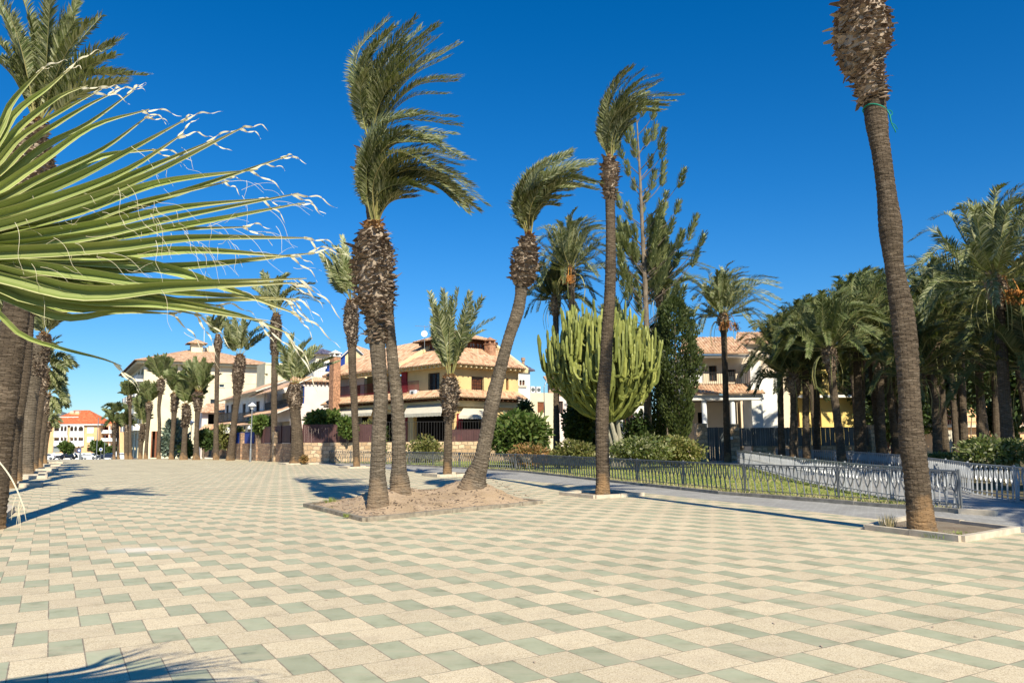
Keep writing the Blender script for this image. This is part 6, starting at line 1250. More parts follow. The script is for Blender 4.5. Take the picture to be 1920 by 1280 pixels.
# giant candelabra cactus
def cactus():
    rg = random.Random(31); Y = 44; b = at(1160, 860, Y); b[2] = 0; t = thing('candelabra_cactus', 'giant yellow-green candelabra cactus with hundreds of upright stems', 'cactus', b)
    zc = at(1130, 786, Y)[2]; cx = at(1128, 700, Y)[0]; S = Y/F; mt = MB(); roots = []
    for k in range(7):
        a = 2*pi*k/7; q = b+np.array((rg.uniform(-.35, .35), rg.uniform(-.3, .3), 0)); e = np.array((cx+cos(a)*.4+.5, Y+sin(a)*.5, zc+rg.uniform(-.2, .3)))
        mt.tube(cr([q, q*.5+e*.5+np.array((0, 0, .1)), e], 8), np.linspace(.16, .11, 8), n=8, rough=.06, rng=rg); roots.append(e)
    mt.build('trunk', MT['cactus_wood'], t)
    RX, RZ = 103*S, 216*S; mbs = [MB() for _ in range(14)]
    def surf(a, r):      # canopy top over a plan position of azimuth a and relative radius r
        return zc+3.8+2.6*sqrt(max(0, 1-(r*.97)**2.2))
    def stem(mb, P, r, n=14):
        C = cr(P, n); R = np.full(n, r)
        for i in range(1, n-1): R[i] *= 1+.16*sin(i*2.3+r*900)
        R[-1] *= .4; mb.tube(C, R, n=5)
    for k in range(135):
        a = 2.399*k+rg.uniform(-.2, .2); r = sqrt((k+.5)/135)*rg.uniform(.85, 1.03); x, y = cx+cos(a)*r*RX, Y+sin(a)*r*RX
        zt = surf(a, min(r, 1.03))-rg.random()**1.5*2.9; zb = min(zt-.6, zc+.3+2.5*r**1.4+rg.uniform(-.2, .5)); r0 = roots[rg.randrange(7)]
        tip = np.array((x+rg.uniform(-.15, .15), y, zt)); el = np.array((x, y, zb)); pm = r0*.5+el*.5; pm[2] = r0[2]*.75+el[2]*.25
        main = [r0, pm, el, el*.5+tip*.5+np.array((rg.uniform(-.1, .1), 0, 0)), tip]; stem(mbs[k % 14], main, rg.uniform(.085, .11), 20); C = cr(main, 24)
        for c in range(rg.randint(5, 8)):
            i = rg.randint(9, 21); q = C[i]; aa = a+rg.gauss(0, 1.3); d = np.array((cos(aa), sin(aa), 0))*rg.uniform(.18, .62); L = rg.uniform(.5, 1.9); L = min(L, max(.4, surf(a, min(1.05, r))-q[2]+rg.uniform(-.3, .35)))
            e1 = q+d*.8+UP*.18; stem(mbs[(k+c) % 14], [q, q+d*.55+UP*.03, e1, e1+d*.25+UP*L*.5, e1+d*rg.uniform(.2, .5)+UP*L], rg.uniform(.06, .09), 12)
    for m in mbs: m.build('stem_cluster', MT['cactus'], t)
cactus()

# araucaria-like pine
def pine():
    rg = random.Random(41); Y = 48; tr = [(1216, 870, 22), (1215, 800, 20), (1213, 700, 18), (1212, 600, 15), (1208, 500, 13), (1204, 420, 11), (1200, 330, 8), (1196, 260, 5), (1194, 225, 3)]
    P = [at(x, y, Y) for x, y, w in tr]; P[0][2] = 0; t = thing('norfolk_pine', 'tall sparse pine with tiered branches ending in upturned tufts', 'tree', P[0]); mb = MB(); mb.tube(cr(P, 30), np.interp(np.linspace(0, 1, 30), np.linspace(0, 1, len(tr)), [w/2*Y/F for *_, w in tr])*.72, n=9, rough=.05, rng=rg); mb.build('trunk', MT['branch'], t)
    tx = lambda y: float(np.interp(y, [225, 330, 420, 600, 870], [1194, 1200, 1204, 1212, 1216]))
    tips = [(1204, 212, 24), (1222, 222, 24), (1186, 250, 18), (1228, 250, 26), (1174, 268, 20), (1210, 268, 20), (1232, 282, 26), (1190, 288, 24), (1165, 292, 18), (1236, 300, 18), (1243, 318, 18), (1218, 310, 16), (1176, 328, 18), (1243, 340, 18), (1222, 346, 26), (1192, 350, 14), (1213, 372, 14), (1162, 382, 24), (1205, 392, 22), (1182, 402, 24), (1262, 362, 24), (1254, 384, 24), (1240, 380, 10), (1266, 398, 18), (1228, 412, 26), (1222, 430, 20), (1168, 420, 16), (1296, 436, 34), (1276, 452, 26), (1262, 470, 22), (1180, 440, 18), (1280, 480, 24), (1290, 500, 24), (1250, 440, 20), (1236, 455, 22), (1165, 470, 22), (1155, 450, 16), (1300, 470, 18)]
    mbb = MB(); mbn = MB()
    for k in range(64): y = rg.uniform(430, 650); tips.append((tx(y)+rg.choice((-1, 1))*rg.uniform(10, 34+(y-430)*.24), y, rg.uniform(18, 30)))
    for (x, y, L) in tips:
        dx = x-tx(y); dd = rg.uniform(-.9, .9)*abs(dx)*Y/F+rg.uniform(-.5, .5); yb = y+abs(dx)*.75+12
        a = at(tx(yb), yb, Y); e = at(x, y, Y); e[1] += dd; m = a*.4+e*.6; m[2] -= abs(dx)*.10*Y/F
        C = cr([a, m, e], 8); mbb.tube(C, np.linspace(.035, .015, 8), n=4)
        d = C[-1]-C[-3]; d[2] += abs(d[2])+.25; d /= np.linalg.norm(d); Lw = L*Y/F; s0 = e-d*Lw*.45
        for q in range(int(120*L/20)):
            s = rg.random(); r = .15*(1-.5*s)*rg.random()**.5*(1 if s > .12 else .5)*(1+L/60); th = rg.uniform(0, 6.28); aa = np.cross(d, (0, 1, .2)); aa /= np.linalg.norm(aa); bb = np.cross(d, aa)
            o = cos(th)*aa+sin(th)*bb; p = s0+d*Lw*1.5*s+o*r; f = d*.8+o*.5; f /= np.linalg.norm(f); w_ = np.cross(f, o+aa*.3); w_ /= np.linalg.norm(w_)+1e-9
            mbn.add([p-w_*.03, p+w_*.03, p+f*.30+w_*.02, p+f*.30-w_*.02], [(0, 1, 2, 3)])
    mbb.build('branches', MT['branch'], t); mbn.build('needle_tufts', MT['needle'], t)
pine()
# cypresses
def cypress(label, x, y0, y1, wpx, Y, n, seed, mat='cypress'):
    rg = random.Random(seed); b = at(x, (y0+y1)/2, Y); zt = at(x, y0, Y)[2]; zl = max(0, at(x, y1, Y)[2]); w = wpx/2*Y/F; t = thing('cypress', label, 'tree', (b[0], Y, 0), 'cypresses'); mb = MB(); mb.tube([(b[0], Y, 0), (b[0], Y, zt-.5)], [.14, .03], n=7); mb.build('trunk', MT['branch'], t); mb = MB(); V = []; Fc = []
    bl = [(rg.uniform(0, 6.28), rg.random(), rg.uniform(.12, .3)) for _ in range(60)]
    for k in range(n):
        u = rg.random(); r = w*(sin(min(1, u*1.08+.04)*pi*.5)**.7 if u < .5 else (1-((u-.5)/.5)**2.4)**.6)*1.0
        th = rg.uniform(0, 6.28); bump = 1+.22*sin(th*3+u*17)+.15*sin(th*7-u*31); r *= bump*(.72+.3*rg.random()**.6); z = zl+(zt-zl)*u; p = np.array((b[0]+r*cos(th), Y+r*sin(th), z)); o = np.array((cos(th), sin(th), 0)); f = o*.5+UP*1.+np.array((rg.gauss(0, .3), rg.gauss(0, .3), 0)); f /= np.linalg.norm(f); s = np.cross(f, (rg.gauss(0, 1), rg.gauss(0, 1), .2)); s /= np.linalg.norm(s); L = rg.uniform(.12, .28); ww = rg.uniform(.03, .06); i = len(V)
        V += [p-s*ww*.5, p+f*L*.5-s*ww, p+f*L, p+f*L*.5+s*ww]; Fc.append((i, i+1, i+2, i+3))
    mb.add(V, Fc); mb.build('foliage', MT[mat], t)
cypress('broad dark cypress column standing left of the white villa', 1268, 560, 842, 84, 46, 17000, 51)
cypress('slim tall cypress rising behind the sparse pine', 1243, 406, 640, 26, 52, 6500, 52)
cypress('dark bushy cypress just right of the pine trunk', 1232, 610, 845, 50, 50, 7500, 53, 'leaf_dark')

# ------------------------------------------------------------------ palm grove
def grove_master(hgt, seed, nf=58, L=3.1, up=.9, windx=.55, dates=True, lean=0., n=58, ll=.50, w=.021, rt=.2, mat='frond'):
    rg = random.Random(seed); t = thing('grove_palm', 'tmp', 'palm tree', (0, 0, 0), 'palms of the shady grove')
    P = [(0, 0, -.1), (lean*.3, 0, hgt*.33), (lean*.75, 0, hgt*.66), (lean, 0, hgt)]; mb = MB(); trunk_mesh(mb, P, [rt*1.25, rt, rt*.95, rt*1.05], rg, n=12, pitch=.11); mb.build('trunk', MT['bark'], t)
    mb = MB(); boot_mesh(mb, None, [(lean*.92, 0, hgt-1.1), (lean, 0, hgt-.3), (lean, 0, hgt+.15)], [rt*1.0, rt*1.7, rt*.9], rg, size=1.3, tilt=(.3, 1.2)); mb.build('leaf_base_bulb', MT['boot'], t)
    ml, mr = MB(), MB(); c = np.array((lean, 0, hgt))
    for k in range(nf):
        az = k*2.399+rg.uniform(-.2, .2); q = (k+.5)/nf; el = 1.48-q**1.5*1.75*up+rg.uniform(-.12, .12); LL = L*rg.uniform(.85, 1.1)*(1 if q > .25 else .85)
        LL *= 1-.25*max(0, q-.45)/.55; d = np.array((cos(az)*cos(el), sin(az)*cos(el), sin(el))); h = np.array((cos(az), sin(az), 0)); wv = np.array((windx, 0, 0))
        p1 = c+d*LL*.35; p2 = c+d*LL*.68+wv*LL*.10+UP*LL*.02; p3 = c+d*LL*.88+h*LL*.12+wv*LL*.26-UP*LL*(.02+.32*q)
        frond((ml, mr), [c+d*.1, p1, p2, p3], rg, n=n, ll=ll, w=w, t0=.16, wind=(windx*.45, 0, -.12), rw=.02)
    # a few dead hanging fronds
    for k in range(7):
        az = rg.uniform(0, 6.28); h = np.array((cos(az), sin(az), 0)); c2 = c-UP*.3; mr.tube(cr([c2, c2+h*.6-UP*.1, c2+h*.9-UP*.9, c2+h*.8-UP*1.7], 8), np.linspace(.03, .01, 8), n=4)
    ml.build('crown', MT[mat], t); mr.build('leaf_stalks', MT['rachis'], t)
    if dates:
        for k in range(3):
            a = rg.uniform(-2.8, -.3); mb = MB(); q = c+np.array((cos(a)*.75, sin(a)*.75, -.55)); 
            mb.tube(cr([c, c+np.array((cos(a)*.5, sin(a)*.5, .05)), q], 5), .02, n=4)
            for i in range(60): e = q+np.array((rg.gauss(0, .13), rg.gauss(0, .13), rg.uniform(-.5, .05))); mb.bar(q, e, .012, .012); mb.obox(e, (.02, 0, 0), (0, .02, 0), (0, 0, .03))
            mb.build('date_cluster', MT['dates'], t)
    return t
def kill(t):
    for c in list(t.children): bpy.data.objects.remove(c)
    bpy.data.objects.remove(t)
MST = {}
def grove(kind, x, y, Y, label, rot=0., sc=1., group='palms of the shady grove'):
    rot = max(-.7, min(.7, (rot+.35) % 1.4-.7)) if rot else 0
    # crown centre seen at (x, y) at depth Y; master height closest is stretched through scale only
    p = at(x, y, Y); h = p[2]; key = (kind, round(h/1.2))
    if key not in MST:
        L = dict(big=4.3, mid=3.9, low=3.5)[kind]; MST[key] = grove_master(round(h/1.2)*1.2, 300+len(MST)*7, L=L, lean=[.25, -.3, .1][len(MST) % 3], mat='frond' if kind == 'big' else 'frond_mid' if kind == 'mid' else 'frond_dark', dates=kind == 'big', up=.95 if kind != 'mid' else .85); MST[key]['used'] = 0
    m = MST[key]; s = h/(round(h/1.2)*1.2)*1.0; ln_ = [.25, -.3, .1][list(MST).index(key) % 3]*s; p = p-np.array((ln_*cos(rot), ln_*sin(rot), 0))
    if not m['used']:
        m['used'] = 1; m.location = (p[0], Y, gz(Y)); m.rotation_euler = (0, 0, rot); m.scale = (s, s, s); m['label'] = label; m['group'] = group; return m
    o = copy_tree(m, (p[0], Y, gz(Y)), rot, s, label); o['group'] = group; return o
GR = [('mid', 1508, 645, 44, 'grove palm just left of the feathery palm, half covering the yellow house', .2), ('mid', 1605, 610, 43, 'grove palm overlapping the feathery palm crown from the right', .5), ('mid', 1655, 600, 47, 'grove palm whose crown touches the left side of the tall bare trunk', .1), ('big', 1755, 575, 46, 'tall grove palm between the bare trunk and the arching palm', .3), ('mid', 1820, 590, 40, 'grove palm just left below the arching palm crown', .0), ('low', 1530, 690, 50, 'dark grove palm squeezed behind the feathery palm', .4), ('mid', 1625, 590, 50, 'grove palm with an upright plume left of the tall bare trunk', .1), ('mid', 1735, 610, 48, 'grove palm with an upright plume right of the tall bare trunk', .3), ('low', 1780, 640, 54, 'grove palm in the second rank under the arching palm', .9), ('low', 1860, 640, 46, 'dark grove palm directly behind the arching palm trunk', .2), ('mid', 1950, 600, 42, 'grove palm half cut by the right edge', .5), ('big', 1070, 505, 49, 'full-crowned palm behind the giant cactus, between leaning and slender palms', .1), ('low', 1042, 560, 51, 'lower darker palm tucked left of the full crown behind the cactus', .6),
 ('big', 1356, 592, 52, 'palm with orange dates and wide crown in front of the white villa', 0.), ('mid', 1238, 545, 51, 'palm crown mingled with the sparse pine and slim cypress', .4),
 ('mid', 1556, 655, 40, 'feathery palm in front of the strong yellow house', .2), ('low', 1462, 660, 48, 'dark palm between the white villa pier and the yellow house', .9),
 ('big', 1868, 525, 30, 'tall palm with long arching fronds near the right edge', .0), ('big', 2050, 440, 24, 'palm whose windblown crown enters from the right edge', .2),
 ('low', 1612, 655, 46, 'dark grove palm second trunk right of the feathery palm', 1.3), ('low', 1650, 668, 42, 'dark grove palm immediately left of the tall bare trunk', 2.2),
 ('mid', 1700, 640, 52, 'grove palm crown hidden behind the tall bare trunk', .5), ('low', 1752, 650, 37, 'thick-trunked grove palm right beside the tall bare trunk', 1.8),
 ('mid', 1798, 615, 44, 'grove palm standing over the pale timber gate', .3), ('low', 1832, 660, 40, 'dark grove palm left of the tall arching palm', 2.8),
 ('mid', 1908, 620, 36, 'grove palm just right of the tall arching palm', -.3), ('low', 1590, 610, 60, 'distant grove palm peeping over the feathery palm', 1.), ('low', 1512, 630, 62, 'distant grove palm over the yellow house roof', 2.),
 ('low', 1936, 690, 30, 'low dark grove palm cut by the right edge', .7), ('low', 1715, 700, 34, 'low dark grove palm with fronds crossing behind the tall trunk', 1.1), ('mid', 1770, 570, 58, 'far tall grove palm with pale dead fronds against the sky', .9),
 ('low', 1488, 705, 44, 'lowest dark palm before the grey panel fence', .4), ('low', 1680, 720, 50, 'far low palm deep in the grove shade', 2.5)]
for k, (kd, x, y, Y, lb, r) in enumerate(GR): grove(kd, x, y, Y, lb, r)
for k, (X, Y, h) in enumerate([(18.5, 15, 6.5), (21, 24, 7.5), (24, 33, 7), (16.5, 8, 7.), (22, 18, 6.)]):  # extra palms outside the frame, put in to shade the grove
    key = [q for q in MST][k % len(MST)]; s = h/(key[1]*1.2); o = copy_tree(MST[key], (X, Y, 0), k*1.1, s, ['palm added for shade just beyond the right edge, nearest one', 'second palm added for shade beyond the right edge', 'third palm added for shade beyond the right edge', 'palm added for shade beside the path beyond the right edge', 'palm added for shade between two others beyond the right edge'][k])

# ------------------------------------------------------------------ foreground fan palm leaf
def fanmat():
    m, nd, lk, b = newmat('folded_fan_blade'); uv = nd.new('ShaderNodeUVMap'); mp = nd.new('ShaderNodeMapping'); lk.new(uv.outputs[0], mp.inputs[0]); mp.inputs['Scale'].default_value = (9, .5, 1)
    n = N(nd, 'ShaderNodeTexNoise', Scale=1.6, Detail=6.); lk.new(mp.outputs[0], n.inputs['Vector']); tc = nd.new('ShaderNodeTexCoord'); n2 = N(nd, 'ShaderNodeTexNoise', Scale=3., Detail=4.); lk.new(tc.outputs['Object'], n2.inputs['Vector'])
    o = ramp(nd, lk, n.outputs[0], [(.3, (.13, .18, .035)), (.5, (.28, .34, .10)), (.7, (.50, .53, .25))]); oi = nd.new('ShaderNodeObjectInfo')  # vein tones, darkest stop deepened to stand for shadows on the blades
    o = mixc(nd, lk, 1., o, math_(nd, lk, 'MULTIPLY_ADD', oi.outputs['Random'], .5, .72), 'MULTIPLY'); o = mixc(nd, lk, ramp(nd, lk, n2.outputs[0], [(.5, 0.), (.75, .5)]), o, (.45, .42, .16))
    sx = nd.new('ShaderNodeSeparateXYZ'); lk.new(uv.outputs[0], sx.inputs[0]); ed = math_(nd, lk, 'ABSOLUTE', sx.outputs[0]); o = mixc(nd, lk, ramp(nd, lk, ed, [(.86, 0.), (.97, .8)]), o, (.62, .58, .30))
    o = mixc(nd, lk, ramp(nd, lk, sx.outputs[1], [(.82, 0.), (1., .9)]), o, (.62, .56, .32))
    lk.new(o, b.inputs['Base Color']); b.inputs['Roughness'].default_value = .42; b.inputs['Specular IOR Level'].default_value = .4
    bp = N(nd, 'ShaderNodeBump', Strength=.6, Distance=.003); lk.new(n.outputs[0], bp.inputs['Height']); lk.new(bp.outputs[0], b.inputs['Normal'])
    t = nd.new('ShaderNodeBsdfTranslucent'); t.inputs[0].default_value = (.22, .30, .04, 1); mx = nd.new('ShaderNodeMixShader'); mx.inputs[0].default_value = .12; lk.new(b.outputs[0], mx.inputs[1]); lk.new(t.outputs[0], mx.inputs[2]); lk.new(mx.outputs[0], nd['Material Output'].inputs['Surface']); return m
MT['fan'] = fanmat()
def fan_palm():
    rg = random.Random(91); D = 2.88; hub = at(-400, 490, D); base = np.array((-3.4, 2.5, 0)); t = thing('fan_palm', 'fan palm leaf reaching in from the left edge with curly dry tips', 'palm tree', base)
    BL = [[(-60, 300), (20, 190), (55, 152), (80, 128)], [(-60, 320), (30, 212), (90, 165), (132, 128)], [(-60, 335), (40, 235), (110, 182), (165, 160)], [(-60, 345), (40, 255), (130, 200), (190, 168)], [(-50, 350), (60, 262), (150, 205), (216, 172)], [(-60, 365), (80, 272), (160, 232), (250, 170)], [(-60, 380), (60, 312), (170, 238), (280, 205)], [(-60, 395), (80, 330), (190, 280), (282, 214)], [(-60, 405), (100, 340), (190, 292), (300, 280)], [(-60, 410), (110, 350), (230, 290), (352, 222)], [(-60, 420), (110, 370), (240, 318), (345, 250)], [(-50, 430), (120, 380), (250, 325), (402, 262)], [(-60, 440), (140, 385), (280, 330), (462, 236)], [(-60, 445), (140, 400), (300, 345), (484, 318)], [(-60, 455), (150, 415), (320, 365), (540, 292)], [(-60, 460), (170, 425), (330, 390), (500, 372)], [(-60, 465), (160, 440), (330, 405), (560, 362)], [(-60, 470), (180, 450), (340, 425), (572, 380)], [(-60, 475), (200, 462), (360, 445), (585, 446)], [(-60, 470), (120, 480), (300, 500), (440, 545), (560, 590)], [(-60, 480), (180, 478), (360, 468), (560, 482)], [(-60, 485), (170, 502), (340, 500), (592, 474)], [(-60, 490), (160, 515), (300, 530), (575, 522)], [(-60, 495), (170, 530), (330, 550), (545, 560)], [(-60, 500), (150, 545), (330, 535), (560, 530)], [(-60, 510), (140, 560), (300, 572), (500, 602)], [(-60, 520), (120, 575), (280, 565), (560, 560)], [(-60, 530), (110, 590), (220, 582), (332, 588)], [(-60, 505), (160, 540), (300, 560), (450, 590), (548, 628)], [(-60, 560), (40, 628), (110, 652), (190, 672), (228, 686)], [(-60, 500), (100, 520), (250, 548), (420, 575)], [(-60, 440), (100, 430), (260, 380), (430, 340)], [(-60, 450), (100, 450), (260, 430), (470, 425)], [(-60, 480), (80, 500), (240, 560), (380, 592)], [(-60, 520), (60, 560), (200, 575), (400, 580)]]
    for k, bl in enumerate(BL):
        n = 22; dz = rg.uniform(-.10, .10)+(k % 3-1)*.05; m = len(bl)
        P = [hub+np.array((0, rg.uniform(-.03, .03), 0))]+[at(x, y, D+dz*(i+1)/m+.12*(i/m)) for i, (x, y) in enumerate(bl)]
        C = cr(P, n); T = np.gradient(C, axis=0); T /= np.linalg.norm(T, axis=1)[:, None]; long_ = hypot(bl[-1][0]-bl[0][0], bl[-1][1]-bl[0][1])
        wpx = (17 if k < 8 else 25)*rg.uniform(.85, 1.2); w0 = wpx/2*D/F*(1.3 if k in (19, 24) else .4 if k == 29 else .9)
        view = C.mean(0)-np.array((0, 0, H)); view /= np.linalg.norm(view); roll = rg.uniform(-.35, .35); sgn = 1
        V = []; fs = []; uvs = []
        for i in range(n):
            u = i/(n-1); w = w0*min(1, .35+u*2.)*(1-max(0, (u-.45)/.55)**1.3)*1.0+.0016; S = np.cross(T[i], view); S /= np.linalg.norm(S); S = S*cos(roll)+view*sin(roll); Nn = np.cross(S, T[i]); f = 1.5*w*sgn
            V += [C[i]-S*w-Nn*f, C[i], C[i]+S*w-Nn*f]
            if i: b = 3*i; fs += [(b-3, b-2, b+1, b), (b-2, b-1, b+2, b+1)]; u0 = (i-1)/(n-1); uvs += [[(-1, u0), (0, u0), (0, u), (-1, u)], [(0, u0), (1, u0), (1, u), (0, u)]]
        mb = MB(); mb.add(V, fs, 0, uvs); o = mb.build('leaf_blade', MT['fan'], t, smooth=False)
        # dry curly end
        mb = MB(); ends = rg.choice((1, 2, 2))
        for q in range(ends):
            d = T[-1]*D/F*rg.uniform(9, 17)+np.array((rg.uniform(-.003, .01), 0, rg.uniform(-.015, .012))); p = C[-1]-T[-1]*.03; Q = [p]; kk = rg.randint(5, 8); ph = rg.uniform(0, 6)
            for i in range(kk):
                d = d*.93+np.array((.004*cos(ph+i*1.3), .004*sin(ph+i), -.0035+.013*sin(ph+i*1.5))); Q.append(Q[-1]+d*.8)
            R = cr(Q, 26); TT = np.gradient(R, axis=0); TT /= np.linalg.norm(TT, axis=1)[:, None]; V = []
            for i in range(26): a = ph+i*.42; u = i/25; s = np.cross(TT[i], np.array((sin(a)*.6, cos(a), .3))); s /= np.linalg.norm(s)+1e-9; ww = .0048*(1-u)**.9+.0006; V += [R[i]-s*ww, R[i]+s*ww]
            mb.add(V, [(2*i, 2*i+1, 2*i+3, 2*i+2) for i in range(25)])
        mb.build('dry_tip', MT['fibre'], o)
    mb = MB()      # loose hair-like fibres
    for k in range(150):
        x = rg.uniform(0, 560); y = 460+x*-.10+rg.gauss(0, 70)*(1 if x > 200 else .8)
        if y < 230+max(0, x-250)*.45 or y > 640: continue
        p = at(x, y, D+rg.uniform(-.12, .12)); a = rg.uniform(-1.2, .4); d = np.array((cos(a), rg.uniform(-.2, .2), sin(a)))*.018; Q = [p]; ph = rg.uniform(0, 6)
        for i in range(rg.randint(5, 9)): d = d+np.array((.006*sin(ph+i*.9), .003*cos(ph+i), .006*cos(ph+i*.9)-.001)); Q.append(Q[-1]+d)
        mb.tube(cr(Q, 16), np.linspace(.0009, .0004, 16), n=3, cap=False)
    for (x, y) in ((30, 930), (36, 940), (42, 945), (38, 935), (34, 950)):
        p = at(x, y, D-.2); q = at(x+rg.uniform(-12, 12), y+rg.uniform(35, 50), D-.2); mb.tube(cr([p, (p+q)/2+np.array((rg.uniform(-.01, .01), 0, .004)), q], 10), np.linspace(.0018, .0006, 10), n=3, cap=False)
    o = mb.build('leaf_fibre', MT['fibre'], t); o['kind'] = 'stuff'
    mb = MB(); C = cr([at(-60, 800, D-.2), at(0, 868, D-.2), at(25, 905, D-.2), at(46, 955, D-.2)], 14); V = []
    for i in range(14): w = .006*(1-i/15); V += [C[i]-np.array((w, 0, -w*.6)), C[i]+np.array((w, .004, -w*.6))]
    mb.add(V, [(2*i, 2*i+1, 2*i+3, 2*i+2) for i in range(13)]); mb.build('leaf_blade', MT['fibre'], t)
    mb = MB(); mb.tube(cr([base+UP*1.45, base+np.array((.15, .1, 1.9)), hub+np.array((-.25, 0, -.03)), hub+np.array((.05, 0, 0))], 14), np.linspace(.022, .012, 14), n=7); mb.build('leaf_stalk', MT['rachis'], t)
    mb = MB(); trunk_mesh(mb, [base-UP*.05, base+UP*.7, base+UP*1.5], [.2, .17, .16], rg, n=14); mb.build('trunk', MT['bark'], t)
    mb = MB(); boot_mesh(mb, None, [base+UP*.9, base+UP*1.3, base+UP*1.6], [.18, .22, .1], rg, tilt=(.4, 1.2)); mb.build('leaf_base', MT['boot'], t)
fan_palm()

# ------------------------------------------------------------------ parked cars, street trees, lamps
def car_master(kind='hatch', paint='carwhite'):
    t = thing('parked_car', 'tmp', 'car', (0, 0, 0), 'cars parked by the white wall')
    body = [(-2.1, .35), (-2.15, .62), (-2.0, .88), (-1.2, .98), (-.55, 1.40), (.85, 1.44), (1.65, 1.02), (2.02, .92), (2.1, .55), (2.05, .32)] if kind != 'estate' else [(-2.2, .35), (-2.25, .65), (-2.1, .88), (-1.2, 1.0), (-.5, 1.45), (1.6, 1.5), (2.1, 1.05), (2.2, .6), (2.15, .32)]
    mb = MB(); n = len(body); V = []
    for (y, k) in ((-.86, .97), (-.80, 1.), (.80, 1.), (.86, .97)):
        V += [(x*k, y if z < 1.02 else y*.84, z) for x, z in body]
    fs = []
    for s in range(3): fs += [(s*n+i, s*n+(i+1) % n, (s+1)*n+(i+1) % n, (s+1)*n+i) for i in range(n)]
    fs += [tuple(range(n)), tuple(3*n+i for i in range(n))[::-1]]; mb.add(V, fs); mb.build('body', MT[paint], t)
    for s in (-1, 1):
        mb = MB(); g_ = [(-1.05, 1.02), (-.5, 1.34), (.35, 1.37), (.35, 1.02)]; y = s*.80; mb.add([(x, s*(.872 if z < 1.1 else .735), z) for x, z in g_]+[(x, s*(.85 if z < 1.1 else .70), z) for x, z in g_], [(0, 1, 2, 3) if s > 0 else (3, 2, 1, 0), (4, 5, 6, 7), (0, 4, 5, 1), (1, 5, 6, 2), (2, 6, 7, 3), (3, 7, 4, 0)])
        g_ = [(.43, 1.02), (.43, 1.37), (.85, 1.38), (1.45, 1.05)]; mb.add([(x, s*(.872 if z < 1.1 else .735), z) for x, z in g_]+[(x, s*(.85 if z < 1.1 else .70), z) for x, z in g_], [(0, 1, 2, 3) if s > 0 else (3, 2, 1, 0), (4, 5, 6, 7), (0, 4, 5, 1), (1, 5, 6, 2), (2, 6, 7, 3), (3, 7, 4, 0)]); mb.build('side_window', MT['glass'], t)
        for x in (-1.35, 1.3):
            mb = MB(); mb.tube([(x, s*.90, .32), (x, s*.68, .32)], .32, n=16); w = mb.build('wheel', MT['tyre'], t); mb = MB(); mb.tube([(x, s*.905, .32), (x, s*.90, .32)], .19, n=12); mb.build('rim', MT['steel'], w)
    mb = MB(); mb.add([(-1.22, -.66, 1.0), (-1.22, .66, 1.0), (-.6, .6, 1.385), (-.6, -.6, 1.385), (-1.1, -.66, .95), (-1.1, .66, .95), (-.5, .6, 1.33), (-.5, -.6, 1.33)], [(0, 1, 2, 3), (7, 6, 5, 4), (0, 4, 5, 1), (1, 5, 6, 2), (2, 6, 7, 3), (3, 7, 4, 0)]); mb.build('windscreen', MT['glass'], t)
    for s in (-1, 1): mb = MB(); mb.obox((-2.08, s*.62, .72), (.06, 0, 0), (0, .16, 0), (0, 0, .07)); mb.build('headlight', MT['lampglass'], t); mb = MB(); mb.obox((2.04, s*.68, .82), (.06, 0, 0), (0, .1, 0), (0, 0, .1)); mb.build('tail_light', MT['lamp_red'], t)
    return t
for k, (x, paint, kind, rz, lb) in enumerate([(88, 'carwhite', 'hatch', .1, 'white hatchback half hidden behind the left palm row'), (125, 'carblack', 'estate', .15, 'black car under the leftmost round street tree'), (166, 'carwhite', 'estate', 3.2, 'white car parked between the black and the dark blue car'), (199, 'carblue', 'hatch', .2, 'dark blue car below the second round street tree'), (228, 'carwhite', 'hatch', .0, 'pale car glimpsed between the far palm trunks')]):
    m = car_master(kind, paint); p = at(x, 850, 188); m.location = (p[0], 188+k*.2, gz(188)); m.rotation_euler = (0, 0, rz); m['label'] = lb
for k, (x, y, w_, h_, Y, lb) in enumerate([(124, 839, 24, 17, 178, 'small clipped round tree over the black car'), (184.5, 838, 26, 22, 176, 'larger round tree over the dark blue car'), (207, 843, 18, 10, 200, 'low hedge tree right of the dark blue car')]):
    shrub('street_tree', lb, x, y, w_, h_, Y, 'leaf_a', 1500, .45, 200+k, cat='tree', group='round street trees', stems=1, shell=.5)
def lamp(label, x, ytop, Y, shade=True, arm=False, zb=None, r=.05):
    p = at(x, ytop, Y); zb = gz(Y) if zb is None else zb; b = np.array((p[0], Y, zb)); t = thing('street_lamp', label, 'street lamp', b, 'street lamps'); h = p[2]
    mb = MB(); mb.tube([b, b+UP*1., b+UP*1.05, np.array((p[0], Y, h-.45))], [r*1.7, r*1.6, r, r*.8], n=9); mb.build('pole', MT['steel'], t)
    if shade:
        mb = MB(); mb.tube([np.array((p[0], Y, h-.42)), np.array((p[0], Y, h-.16))], [.10, .2], n=12); mb.build('lamp_glass', MT['lampglass'], t)
        mb = MB(); mb.tube([np.array((p[0], Y, h-.17)), np.array((p[0], Y, h-.14)), np.array((p[0], Y, h+.12))], [.33, .33, .03], n=14); mb.build('lamp_shade', MT['white_far'], t)
    if arm:
        mb = MB(); q = np.array((p[0], Y, h-.5)); A = cr([q, q+UP*.5+PX*.05, q+UP*1.1+PX*.5, q+UP*1.25+PX*1.], 10); mb.tube(A, .035, n=6); mb.build('arm', MT['steel'], t); mb = MB(); mb.obox(A[-1]+PX*.15, PX*.3, AX*.1, UP*.05); mb.build('lamp_head', MT['greymetal'], t)
    return t
lamp('grey lamp post with white conical shade before the stone pillars', 473, 757, 61.5)
lamp('farther lamp post with conical shade by the low swollen palm', 359, 789, 77)
lamp('curved-arm street lamp in front of the low cream house', 1020, 722, 66, shade=False, arm=True)
